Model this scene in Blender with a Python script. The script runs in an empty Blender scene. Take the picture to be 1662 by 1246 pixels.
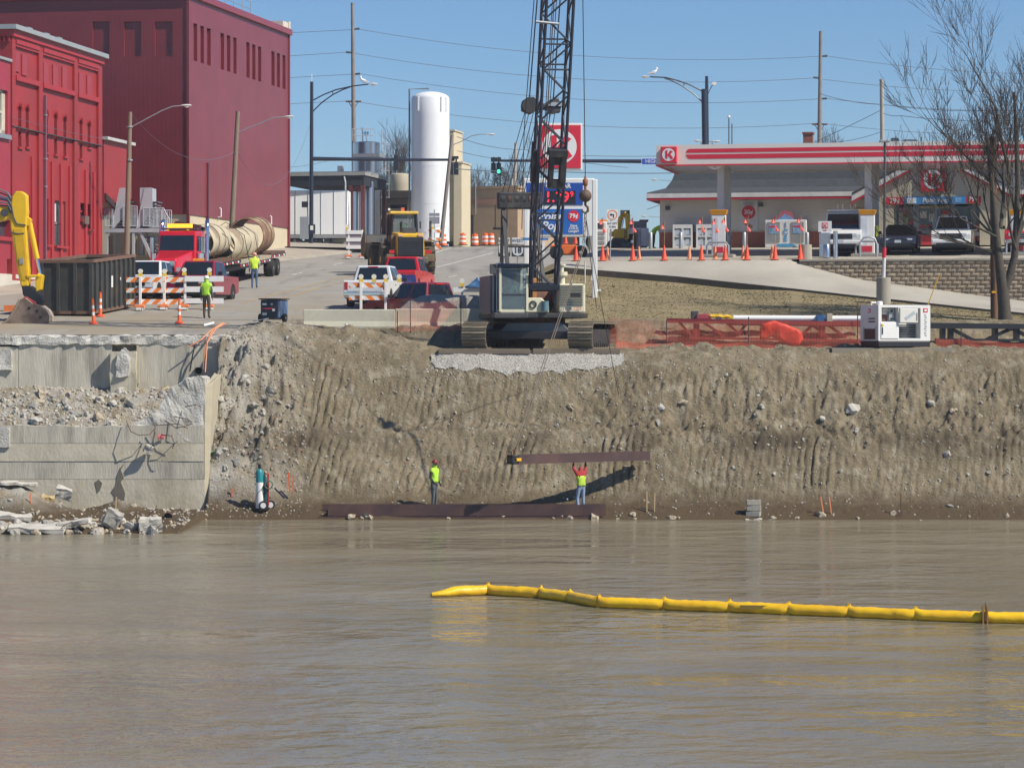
import bpy, bmesh, math, random
from mathutils import Vector, Matrix, noise
import numpy as np
# -- camera, light
SC = bpy.context.scene
COL = SC.collection
rnd = random.Random(11)
F, EYE, HX, HY = 4400.0,6.8,831.0,545.0
cam = bpy.data.cameras.new('camera')
cam.sensor_width = 36.0
cam.lens = F / 1662.0 * 36.0
cam.shift_y = -(623.0 - HY) / 1662.0
cam.clip_start = 0.5
cam.clip_end = 6000.0
camo = bpy.data.objects.new('camera', cam)
COL.objects.link(camo)
camo.location = (0,0, EYE)
camo.rotation_euler = (math.pi / 2,0,0)
SC.camera = camo
TO_SUN = Vector((7.4,-4.0,8.5)).normalized()
wd = bpy.data.worlds.new('World')
SC.world = wd
wd.use_nodes = True
nt = wd.node_tree
nt.nodes.clear()
sky = nt.nodes.new('ShaderNodeTexSky')
sky.sky_type = 'NISHITA'
sky.sun_disc = False
sky.sun_elevation = math.asin(TO_SUN.z)
sky.sun_rotation = math.atan2(TO_SUN.x, TO_SUN.y)
sky.altitude = 200
sky.air_density = 1.0
sky.dust_density = 0.0
sky.ozone_density = 10.0
bg = nt.nodes.new('ShaderNodeBackground')
bg.inputs['Strength'].default_value = 0.079
wo = nt.nodes.new('ShaderNodeOutputWorld')
nt.links.new(sky.outputs[0], bg.inputs[0])
nt.links.new(bg.outputs[0], wo.inputs[0])
sun = bpy.data.lights.new('sun', 'SUN')
sun.energy = 4.2
sun.angle = math.radians(0.53)
sun.color = (1.0,0.925,0.80)
suno = bpy.data.objects.new('sun', sun)
COL.objects.link(suno)
suno.rotation_euler = (-TO_SUN).to_track_quat('-Z', 'Y').to_euler()
suno.location = (60,-40,90)
SC.view_settings.view_transform = 'Standard'
SC.view_settings.look = 'None'
SC.view_settings.exposure = 0.42
SC.view_settings.gamma = 1.0
SC.view_settings.use_curve_mapping = False
# -- helpers
def W(px, py, d):
 return Vector(((px - HX) * d / F, d, EYE - (py - HY) * d / F))
def XZ(px, d):
 return (px - HX) * d / F
def ZY(py, d):
 return EYE - (py - HY) * d / F
def interp(x, kn):
 if x <= kn[0][0]:
  return kn[0][1]
 for (a, b),(c, e) in zip(kn, kn[1:]):
  if x <= c:
   return b + (e - b) * (x - a) / (c - a)
 return kn[-1][1]
ROADK = [(105,6.7),(112,7.2),(115,7.6),(137,9.2),(200,13.3),(215,13.9),(240,14.2),(600,14.6)]
def Rz(d):
 return interp(d, ROADK)
def droad(py):
 a, b = 106.0,205.0
 for _ in range(50):
  m = (a + b) / 2
  if Rz(m) - ZY(py, m) > 0:   # terrain above ray -> too far
   b = m
  else:
   a = m
 return (a + b) / 2
def onroad(px, py):
 lo = None
 d = droad(py)
 return W(px, py, d)
def smooth(a, b, x):
 t = min(1, max(0,(x - a) / (b - a)))
 return t * t * (3 - 2 * t)
def rotz(a):
 return Matrix.Rotation(a,3, 'Z')
def tagit(o, label=None, cat=None, group=None, kind=None):
 if label: o['label'] = label
 if cat: o['category'] = cat
 if group: o['group'] = group
 if kind: o['kind'] = kind
 return o
def thing(name, label, cat, loc=(0,0,0), rz=0.0, group=None):
 o = bpy.data.objects.new(name, None)
 o.empty_display_size = 0.3
 COL.objects.link(o)
 o.location = loc
 o.rotation_euler = (0,0, rz)
 return tagit(o, label, cat, group)
class MB:
 def __init__(s):
  s.v = []; s.f = []; s.m = []; s.mi = 0
 def add(s, vs, fs):
  o = len(s.v)
  s.v.extend([tuple(p) for p in vs])
  for f in fs:
   s.f.append(tuple(i + o for i in f)); s.m.append(s.mi)
  return s
 def bx(s, x0, x1, y0, y1, z0, z1):
  return s.add([(x0,y0,z0),(x1,y0,z0),(x1,y1,z0),(x0,y1,z0),(x0,y0,z1),(x1,y0,z1),(x1,y1,z1),(x0,y1,z1)],
    [(0,3,2,1),(4,5,6,7),(0,1,5,4),(1,2,6,5),(2,3,7,6),(3,0,4,7)])
 def box(s, c, size, rot=None):
  hx, hy, hz = size[0]/2, size[1]/2, size[2]/2
  c = Vector(c)
  vs = []
  for z in (-hz, hz):
   for x, y in ((-hx,-hy),(hx,-hy),(hx,hy),(-hx,hy)):
    p = Vector((x, y, z))
    if rot is not None: p = rot @ p
    vs.append(c + p)
  return s.add(vs,[(0,3,2,1),(4,5,6,7),(0,1,5,4),(1,2,6,5),(2,3,7,6),(3,0,4,7)])
 def hexa(s, bot, top):
  """bot, top: 4 points each"""
  return s.add(list(bot) + list(top),[(0,3,2,1),(4,5,6,7),(0,1,5,4),(1,2,6,5),(2,3,7,6),(3,0,4,7)])
 def cyl(s, p0, p1, r0, r1=None, n=10, caps=True):
  p0 = Vector(p0); p1 = Vector(p1)
  if r1 is None: r1 = r0
  d = (p1 - p0)
  if d.length < 1e-6: return s
  d.normalize()
  a = Vector((0,0,1)) if abs(d.z) < .9 else Vector((1,0,0))
  u = d.cross(a).normalized(); w = d.cross(u)
  vs = []
  for p, r in ((p0, r0),(p1, r1)):
   for i in range(n):
    t = 2*math.pi*i/n
    vs.append(p + (u*math.cos(t) + w*math.sin(t))*r)
  fs = [(i,(i+1)%n, n+(i+1)%n, n+i) for i in range(n)]
  if caps:
   fs.append(tuple(range(n-1,-1,-1))); fs.append(tuple(range(n,2*n)))
  return s.add(vs, fs)
 def tube(s, pts, r, n=6, caps=True):
  pts = [Vector(p) for p in pts]
  k = len(pts)
  rs = r if isinstance(r,(list, tuple)) else [r]*k
  vs = []; prev = None
  for i, p in enumerate(pts):
   d = (pts[min(i+1,k-1)] - pts[max(i-1,0)])
   if d.length < 1e-9: d = Vector((0,0,1))
   d.normalize()
   if prev is None:
    a = Vector((0,0,1)) if abs(d.z) < .9 else Vector((1,0,0))
    u = d.cross(a).normalized()
   else:
    u = (prev - d*prev.dot(d))
    if u.length < 1e-6: u = d.cross(Vector((1,0,0)))
    u.normalize()
   prev = u
   w = d.cross(u)
   for j in range(n):
    t = 2*math.pi*j/n
    vs.append(p + (u*math.cos(t) + w*math.sin(t))*rs[i])
  fs = []
  for i in range(k-1):
   for j in range(n):
    fs.append((i*n+j, i*n+(j+1)%n,(i+1)*n+(j+1)%n,(i+1)*n+j))
  if caps:
   fs.append(tuple(range(n-1,-1,-1))); fs.append(tuple(range((k-1)*n, k*n)))
  return s.add(vs, fs)
 def prism(s, poly, axis, a, b):
  """poly: 2-D outline; axis 'x': (y,z) outline extruded along x, 'y': (x,z), 'z': (x,y)"""
  def P(p, t):
   if axis == 'x': return (t, p[0], p[1])
   if axis == 'y': return (p[0], t, p[1])
   return (p[0], p[1], t)
  n = len(poly)
  vs = [P(p, a) for p in poly] + [P(p, b) for p in poly]
  fs = [tuple(range(n-1,-1,-1)), tuple(range(n,2*n))]
  fs += [(i,(i+1)%n, n+(i+1)%n, n+i) for i in range(n)]
  return s.add(vs, fs)
 def lathe(s, prof, c=(0,0,0), n=16):
  c = Vector(c); vs = []; k = len(prof)
  for r, z in prof:
   for j in range(n):
    t = 2*math.pi*j/n
    vs.append(c + Vector((r*math.cos(t), r*math.sin(t), z)))
  fs = []
  for i in range(k-1):
   for j in range(n):
    fs.append((i*n+j, i*n+(j+1)%n,(i+1)*n+(j+1)%n,(i+1)*n+j))
  fs.append(tuple(range(n-1,-1,-1))); fs.append(tuple(range((k-1)*n, k*n)))
  return s.add(vs, fs)
 def quad(s, a, b, c, d):
  return s.add([a,b,c,d],[(0,1,2,3)])
 def rock(s, c, r, rg, sq=(1,1,1), n=1, jag=.35):
  bm = bmesh.new()
  bmesh.ops.create_icosphere(bm, subdivisions=n, radius=1)
  off = Vector((rg.random()*50, rg.random()*50, rg.random()*50))
  q = Matrix.Rotation(rg.random()*6.28,3, Vector((rg.random()-.5, rg.random()-.5, rg.random()-.5)).normalized())
  vs = []
  for v in bm.verts:
   p = v.co.copy()
   m = max(abs(p.x), abs(p.y), abs(p.z))
   p = p * (.55 + .45 / m * .8)
   p = p * (1 + jag * noise.noise(p*1.3 + off))
   p = q @ Vector((p.x*sq[0], p.y*sq[1], p.z*sq[2]))
   vs.append(Vector(c) + p*r)
  bm.verts.ensure_lookup_table()
  fs = [tuple(v.index for v in f.verts) for f in bm.faces]
  bm.free()
  return s.add(vs, fs)
 def mesh(s, name, recalc=True):
  me = bpy.data.meshes.new(name)
  me.from_pydata(s.v,[], s.f)
  me.polygons.foreach_set('material_index', s.m)
  if recalc and len(s.f) < 60000:
   bm = bmesh.new(); bm.from_mesh(me)
   bmesh.ops.recalc_face_normals(bm, faces=bm.faces)
   bm.to_mesh(me); bm.free()
  me.update()
  return me
 def build(s, name, mat, parent=None, smooth=False, bevel=0, label=None, cat=None, group=None, kind=None, loc=None, rz=0, recalc=True, seg=2):
  me = s.mesh(name, recalc)
  return meshobj(name, me, mat, parent, smooth, bevel, label, cat, group, kind, loc, rz, seg)
def meshobj(name, me, mat, parent=None, smooth=False, bevel=0, label=None, cat=None, group=None, kind=None, loc=None, rz=0, seg=2):
 mats = mat if isinstance(mat,(list, tuple)) else [mat]
 if not me.materials:
  for m in mats: me.materials.append(m)
 if smooth:
  me.polygons.foreach_set('use_smooth',[True]*len(me.polygons))
  if smooth != 'all':
   try: me.set_sharp_from_angle(angle=math.radians(42))
   except Exception: pass
 o = bpy.data.objects.new(name, me)
 COL.objects.link(o)
 if parent is not None: o.parent = parent
 if loc is not None: o.location = loc
 if rz: o.rotation_euler = (0,0, rz)
 if bevel:
  b = o.modifiers.new('bevel', 'BEVEL'); b.width = bevel; b.segments = seg; b.limit_method = 'ANGLE'; b.angle_limit = math.radians(35)
 return tagit(o, label, cat, group, kind)
_unit = {}
def unit(kind, mat):
 k = (kind, mat.name)
 if k not in _unit:
  mb = MB()
  if kind == 'bar': mb.cyl((0,0,0),(0,0,1),1, n=8)
  elif kind == 'sq': mb.bx(-1,1,-1,1,0,1)
  elif kind == 'box': mb.bx(-.5,.5,-.5,.5,-.5,.5)
  elif kind == 'ball': mb.lathe([(math.sin(math.pi*i/8)+1e-4,-math.cos(math.pi*i/8)) for i in range(9)], n=14)
  elif kind == 'disc': mb.cyl((0,0,-.5),(0,0,.5),1,n=24)
  me = mb.mesh(kind + '_unit')
  me.materials.append(mat)
  if kind in ('bar', 'ball'):
   me.polygons.foreach_set('use_smooth',[True]*len(me.polygons))
   try: me.set_sharp_from_angle(angle=math.radians(50))
   except Exception: pass
  _unit[k] = me
 return _unit[k]
def bar(name, p0, p1, r, mat, parent=None, kind='bar', r2=None, **kw):
 p0 = Vector(p0); p1 = Vector(p1)
 o = bpy.data.objects.new(name, unit(kind, mat))
 COL.objects.link(o)
 if parent is not None: o.parent = parent
 d = p1 - p0
 q = d.to_track_quat('Z', 'Y') if kind == 'bar' else d.to_track_quat('Z', 'X')
 o.matrix_local = Matrix.Translation(p0) @ q.to_matrix().to_4x4() @ Matrix.Diagonal((r, r2 or r, d.length,1))
 return tagit(o, **kw)
def blk(name, c, size, mat, parent=None, rot=None, kind_='box', **kw):
 o = bpy.data.objects.new(name, unit(kind_, mat))
 COL.objects.link(o)
 if parent is not None: o.parent = parent
 m = Matrix.Translation(Vector(c))
 if rot is not None: m = m @ rot.to_4x4()
 o.matrix_local = m @ Matrix.Diagonal((size[0], size[1], size[2],1))
 return tagit(o, **kw)
def cut(me, cutter):
 """boolean difference of a mesh with an MB; returns a new mesh"""
 a = bpy.data.objects.new('a', me); COL.objects.link(a)
 cm = cutter.mesh('c')
 b = bpy.data.objects.new('b', cm); COL.objects.link(b)
 md = a.modifiers.new('x', 'BOOLEAN'); md.operation = 'DIFFERENCE'; md.object = b; md.solver = 'EXACT'
 dg = bpy.context.evaluated_depsgraph_get(); dg.update()
 out = bpy.data.meshes.new_from_object(a.evaluated_get(dg))
 bpy.data.objects.remove(a); bpy.data.objects.remove(b)
 return out
def text(name, s, size, mat, parent, loc, rot=None, ext=.004, align='CENTER', shear=0, bold=0, **kw):
 """flat lettering; reads along local x, up local z, faces -y"""
 cu = bpy.data.curves.new('t', 'FONT'); cu.body = s; cu.size = size; cu.extrude = ext
 cu.align_x = align; cu.align_y = 'CENTER'; cu.shear = shear; cu.offset = bold; cu.resolution_u = 2
 t = bpy.data.objects.new('t', cu); COL.objects.link(t)
 dg = bpy.context.evaluated_depsgraph_get(); dg.update()
 me = bpy.data.meshes.new_from_object(t.evaluated_get(dg))
 bpy.data.objects.remove(t); bpy.data.curves.remove(cu)
 me.transform(Matrix.Rotation(math.pi/2,4, 'X'))
 me.materials.clear(); me.materials.append(mat)
 o = bpy.data.objects.new(name, me); COL.objects.link(o)
 o.parent = parent
 m = Matrix.Translation(Vector(loc))
 if rot is not None: m = m @ rot.to_4x4()
 o.matrix_local = m
 return tagit(o, **kw)
def clone(root, loc=None, rz=None, label=None, group=None, z=None):
 r = root.copy(); COL.objects.link(r)
 if loc is not None: r.location = loc
 if rz is not None: r.rotation_euler = (0,0, rz)
 if label: r['label'] = label
 if group: r['group'] = group
 for ch in list(root.children):
  c = ch.copy(); COL.objects.link(c); c.parent = r
  for g in list(ch.children):
   e = g.copy(); COL.objects.link(e); e.parent = c
 return r
# -- materials
_mats = {}
def M(name, col, rough=.6, metal=0.0, var=.18, scale=2.0, bump=0.0, bscale=30.0, spec=.5, col2=None, s2=.6, t2=(.45,.62), emit=None, coat=0, coord='Object', stretch=None, trans=0):
 if name in _mats: return _mats[name]
 m = bpy.data.materials.new(name); m.use_nodes = True
 n = m.node_tree; N = n.nodes; L = n.links
 b = N['Principled BSDF']
 b.inputs['Roughness'].default_value = rough
 b.inputs['Metallic'].default_value = metal
 b.inputs['Specular IOR Level'].default_value = spec
 if coat:
  b.inputs['Coat Weight'].default_value = coat; b.inputs['Coat Roughness'].default_value = .06
 if trans:
  b.inputs['Transmission Weight'].default_value = trans
 tc = N.new('ShaderNodeTexCoord')
 src = tc.outputs[coord]
 if stretch:
  mp = N.new('ShaderNodeMapping'); mp.inputs['Scale'].default_value = stretch
  L.new(src, mp.inputs[0]); src = mp.outputs[0]
 nz = N.new('ShaderNodeTexNoise'); nz.inputs['Scale'].default_value = scale; nz.inputs['Detail'].default_value = 6; nz.inputs['Roughness'].default_value = .62
 L.new(src, nz.inputs['Vector'])
 base = None
 if col2:
  nz2 = N.new('ShaderNodeTexNoise'); nz2.inputs['Scale'].default_value = s2; nz2.inputs['Detail'].default_value = 8; nz2.inputs['Roughness'].default_value = .66
  L.new(src, nz2.inputs['Vector'])
  mr = N.new('ShaderNodeMapRange'); mr.inputs[1].default_value = t2[0]; mr.inputs[2].default_value = t2[1]
  L.new(nz2.outputs['Fac'], mr.inputs[0])
  mx = N.new('ShaderNodeMix'); mx.data_type = 'RGBA'
  mx.inputs[6].default_value = (*col,1); mx.inputs[7].default_value = (*col2,1)
  L.new(mr.outputs[0], mx.inputs[0])
  base = mx.outputs[2]
 if var:
  r = N.new('ShaderNodeMapRange'); r.inputs[1].default_value = .25; r.inputs[2].default_value = .75
  r.inputs[3].default_value = 1 - var; r.inputs[4].default_value = 1 + var
  L.new(nz.outputs['Fac'], r.inputs[0])
  mu = N.new('ShaderNodeMix'); mu.data_type = 'RGBA'; mu.blend_type = 'MULTIPLY'; mu.inputs[0].default_value = 1
  if base: L.new(base, mu.inputs[6])
  else: mu.inputs[6].default_value = (*col,1)
  L.new(r.outputs[0], mu.inputs[7])
  base = mu.outputs[2]
 if base: L.new(base, b.inputs['Base Color'])
 else: b.inputs['Base Color'].default_value = (*col,1)
 if bump:
  bn = N.new('ShaderNodeTexNoise'); bn.inputs['Scale'].default_value = bscale; bn.inputs['Detail'].default_value = 5
  L.new(src, bn.inputs['Vector'])
  bp = N.new('ShaderNodeBump'); bp.inputs['Strength'].default_value = bump; bp.inputs['Distance'].default_value = .05
  L.new(bn.outputs['Fac'], bp.inputs['Height']); L.new(bp.outputs[0], b.inputs['Normal'])
 if emit:
  b.inputs['Emission Color'].default_value = (*emit[0],1); b.inputs['Emission Strength'].default_value = emit[1]
 _mats[name] = m
 return m
def stripes(name, c1, c2, period, ang=45, axis=('X','Z'), duty=.5, rough=.5):
 """printed sheeting with straight stripes, in the object's own coordinates"""
 if name in _mats: return _mats[name]
 m = bpy.data.materials.new(name); m.use_nodes = True
 N = m.node_tree.nodes; L = m.node_tree.links; b = N['Principled BSDF']
 b.inputs['Roughness'].default_value = rough
 tc = N.new('ShaderNodeTexCoord'); sp = N.new('ShaderNodeSeparateXYZ'); L.new(tc.outputs['Object'], sp.inputs[0])
 def math_(op, a, bb):
  k = N.new('ShaderNodeMath'); k.operation = op
  for i, q in enumerate((a, bb)):
   if q is None: continue
   if isinstance(q,(int, float)): k.inputs[i].default_value = q
   else: L.new(q, k.inputs[i])
  return k.outputs[0]
 a = math.radians(ang)
 u = math_('ADD', math_('MULTIPLY', sp.outputs[axis[0]], math.cos(a)/period), math_('MULTIPLY', sp.outputs[axis[1]], math.sin(a)/period))
 fr = math_('FRACT', math_('ADD', u,100.0), None)
 g = math_('GREATER_THAN', fr, duty)
 nz = N.new('ShaderNodeTexNoise'); nz.inputs['Scale'].default_value = 4; nz.inputs['Detail'].default_value = 6
 L.new(tc.outputs['Object'], nz.inputs['Vector'])
 r = N.new('ShaderNodeMapRange'); r.inputs[1].default_value = .3; r.inputs[2].default_value = .7; r.inputs[3].default_value = .82; r.inputs[4].default_value = 1.05
 L.new(nz.outputs['Fac'], r.inputs[0])
 mx = N.new('ShaderNodeMix'); mx.data_type = 'RGBA'; mx.inputs[6].default_value = (*c1,1); mx.inputs[7].default_value = (*c2,1)
 L.new(g, mx.inputs[0])
 mu = N.new('ShaderNodeMix'); mu.data_type = 'RGBA'; mu.blend_type = 'MULTIPLY'; mu.inputs[0].default_value = 1
 L.new(mx.outputs[2], mu.inputs[6]); L.new(r.outputs[0], mu.inputs[7])
 L.new(mu.outputs[2], b.inputs['Base Color'])
 _mats[name] = m
 return m
def netmat(name, col, cell=.055, thick=.30):
 """plastic net fencing: a woven grid with open cells"""
 m = bpy.data.materials.new(name); m.use_nodes = True
 N = m.node_tree.nodes; L = m.node_tree.links; b = N['Principled BSDF']; out = N['Material Output']
 b.inputs['Base Color'].default_value = (*col,1); b.inputs['Roughness'].default_value = .5
 tc = N.new('ShaderNodeTexCoord'); sp = N.new('ShaderNodeSeparateXYZ'); L.new(tc.outputs['UV'], sp.inputs[0])
 fac = []
 for ax, c in (('X', cell),('Y', cell*.8)):
  k = N.new('ShaderNodeMath'); k.operation = 'MULTIPLY'; k.inputs[1].default_value = 1/c; L.new(sp.outputs[ax], k.inputs[0])
  f = N.new('ShaderNodeMath'); f.operation = 'FRACT'; L.new(k.outputs[0], f.inputs[0])
  g = N.new('ShaderNodeMath'); g.operation = 'LESS_THAN'; g.inputs[1].default_value = thick; L.new(f.outputs[0], g.inputs[0])
  fac.append(g.outputs[0])
 mxm = N.new('ShaderNodeMath'); mxm.operation = 'MAXIMUM'; L.new(fac[0], mxm.inputs[0]); L.new(fac[1], mxm.inputs[1])
 tr = N.new('ShaderNodeBsdfTransparent'); ms = N.new('ShaderNodeMixShader')
 L.new(mxm.outputs[0], ms.inputs[0]); L.new(tr.outputs[0], ms.inputs[1]); L.new(b.outputs[0], ms.inputs[2]); L.new(ms.outputs[0], out.inputs[0])
 return m
black = M('black_paint',(.018,.019,.024),.45, var=.25)
rubber = M('tyre_rubber',(.022,.021,.020),.85, var=.3, scale=5)
muddy_rubber = M('muddy_rubber',(.05,.042,.03),.9, var=.4, scale=4, col2=(.16,.13,.085), s2=3, t2=(.4,.7))
white = M('white_paint',(.78,.78,.76),.4, var=.06, scale=1.5)
dirty_white = M('dirty_white_paint',(.70,.69,.64),.5, var=.12, scale=3, col2=(.42,.38,.30), s2=2.0, t2=(.55,.8))
chrome = M('chrome',(.75,.76,.78),.12,1.0, var=0)
steel = M('brushed_steel',(.62,.63,.65),.28,1.0, var=.08, stretch=(1,1,.1))
galv = M('galvanized_steel',(.42,.45,.48),.45,.6, var=.12, scale=6)
grey_paint = M('grey_paint',(.28,.29,.30),.5, var=.12)
darkgrey = M('dark_grey_paint',(.07,.073,.08),.5, var=.2)
glass = M('dark_glass',(.012,.016,.02),.04, var=0, spec=.9)
glass2 = M('tinted_glass',(.05,.075,.085),.05, var=0, spec=.9)
orange = M('safety_orange',(.80,.13,.025),.5, var=.1)
orange_faded = M('faded_orange',(.78,.25,.12),.55, var=.12)
wood = M('weathered_wood',(.23,.175,.125),.85, var=.25, scale=3, stretch=(6,6,.6), bump=.3, bscale=20)
wood_new = M('raw_lumber',(.50,.36,.20),.8, var=.2, scale=4)
wood_dark = M('creosote_wood',(.085,.055,.04),.85, var=.35, scale=3, stretch=(6,6,.5), col2=(.20,.09,.045), s2=1.2)
amber = M('amber_lens',(.9,.42,.05),.3, var=0)
redlens = M('red_lens',(.55,.02,.02),.25, var=0)
signal_black = M('signal_black',(.02,.024,.035),.4, var=.15)
navy = M('dark_blue_pole_paint',(.022,.03,.055),.4, var=.15)
concrete = M('concrete',(.36,.335,.285),.9, var=.16, scale=1.4, col2=(.25,.235,.205), s2=.7, t2=(.45,.75), bump=.25, bscale=14)
cable = M('cable',(.03,.03,.032),.6, var=0)
rust = M('rust',(.16,.07,.04),.85, var=.35, scale=5, col2=(.07,.045,.038), s2=2)
# -- water
def water_mat():
 m = bpy.data.materials.new('muddy_water'); m.use_nodes = True
 N = m.node_tree.nodes; L = m.node_tree.links; b = N['Principled BSDF']
 tc = N.new('ShaderNodeTexCoord')
 nz = N.new('ShaderNodeTexNoise'); nz.inputs['Scale'].default_value = .22; nz.inputs['Detail'].default_value = 5
 mp0 = N.new('ShaderNodeMapping'); mp0.inputs['Scale'].default_value = (.5,1,1); L.new(tc.outputs['Object'], mp0.inputs[0]); L.new(mp0.outputs[0], nz.inputs[0])
 cr = N.new('ShaderNodeMix'); cr.data_type = 'RGBA'
 cr.inputs[6].default_value = (.180,.157,.106,1); cr.inputs[7].default_value = (.232,.202,.142,1)
 mr = N.new('ShaderNodeMapRange'); mr.inputs[1].default_value = .35; mr.inputs[2].default_value = .65
 L.new(nz.outputs['Fac'], mr.inputs[0]); L.new(mr.outputs[0], cr.inputs[0]); L.new(cr.outputs[2], b.inputs['Base Color'])
 n8 = N.new('ShaderNodeTexNoise'); n8.inputs['Scale'].default_value = .16; n8.inputs['Detail'].default_value = 4; mp8 = N.new('ShaderNodeMapping'); mp8.inputs['Scale'].default_value = (.35,1.2,1); mp8.inputs['Location'].default_value = (7,3,0); L.new(tc.outputs['Object'], mp8.inputs[0]); L.new(mp8.outputs[0], n8.inputs[0])
 m8 = N.new('ShaderNodeMapRange'); m8.inputs[1].default_value = .38; m8.inputs[2].default_value = .62; m8.inputs[3].default_value = .05; m8.inputs[4].default_value = .22; L.new(n8.outputs['Fac'], m8.inputs[0]); L.new(m8.outputs[0], b.inputs['Roughness']); b.inputs['IOR'].default_value = 1.33
 prev = None
 for sc, st, dist, stretch in ((.45,.40,.5,(.7,1,1)),(1.4,.38,.22,(.9,1,1)),(5.0,.30,.06,(1,1,1)),(.10,.15,1.4,(.8,1.2,1))):
  mp = N.new('ShaderNodeMapping'); mp.inputs['Scale'].default_value = stretch; L.new(tc.outputs['Object'], mp.inputs[0])
  n1 = N.new('ShaderNodeTexNoise'); n1.inputs['Scale'].default_value = sc; n1.inputs['Detail'].default_value = 3; n1.inputs['Roughness'].default_value = .5
  n1.inputs['Distortion'].default_value = .4
  L.new(mp.outputs[0], n1.inputs[0])
  bp = N.new('ShaderNodeBump'); bp.inputs['Strength'].default_value = st; bp.inputs['Distance'].default_value = dist
  L.new(n1.outputs['Fac'], bp.inputs['Height'])
  if prev: L.new(prev, bp.inputs['Normal'])
  prev = bp.outputs[0]
 L.new(prev, b.inputs['Normal'])
 return m
mb = MB(); mb.add([(-140,-80,0),(140,-80,0),(140,103,0),(-140,103,0)],[(0,1,2,3)])
mb.build('river_water', water_mat(), kind='structure')
# -- river bank (earth)
PR = [(90,-1.6),(96,-1.0),(99.9,-.10),(100.5,.06),(101.2,.36),(102.2,.60),(102.6,1.05),(103.5,2.35),(104.15,3.15),(104.7,3.45),(105.3,4.35),(106.0,5.35),(106.3,5.62),(106.75,6.05),(107.1,6.2),(113.3,6.24),(114.2,7.2),(115,7.55),(118,7.75)]
PL = [(90,-1.6),(96,-1.0),(99.9,-.10),(100.5,.06),(101.2,.36),(102.2,.60),(102.6,1.05),(103.5,2.35),(104.15,3.15),(104.7,3.45),(105.3,4.45),(105.9,5.5),(106.4,6.1),(107.2,6.75),(108.5,7.12),(110.5,7.12),(113,7.36),(118,7.75)]
PA = [(88,-1.2),(92.8,-.2),(93.6,.12),(95,.16),(98.5,.22),(101.6,.3),(102.0,.3),(102.5,3.0),(102.9,3.35),(104.5,3.95),(105.9,4.75),(106.15,4.8),(106.5,6.6),(107,6.8),(112,7.15),(118,7.72)]
def kn(a, y): return np.interp(y,[p[0] for p in a],[p[1] for p in a])
def fbm(x, y, z, o=4):
 return noise.fractal(Vector((x, y, z)),1.0,2.0, o)
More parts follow.
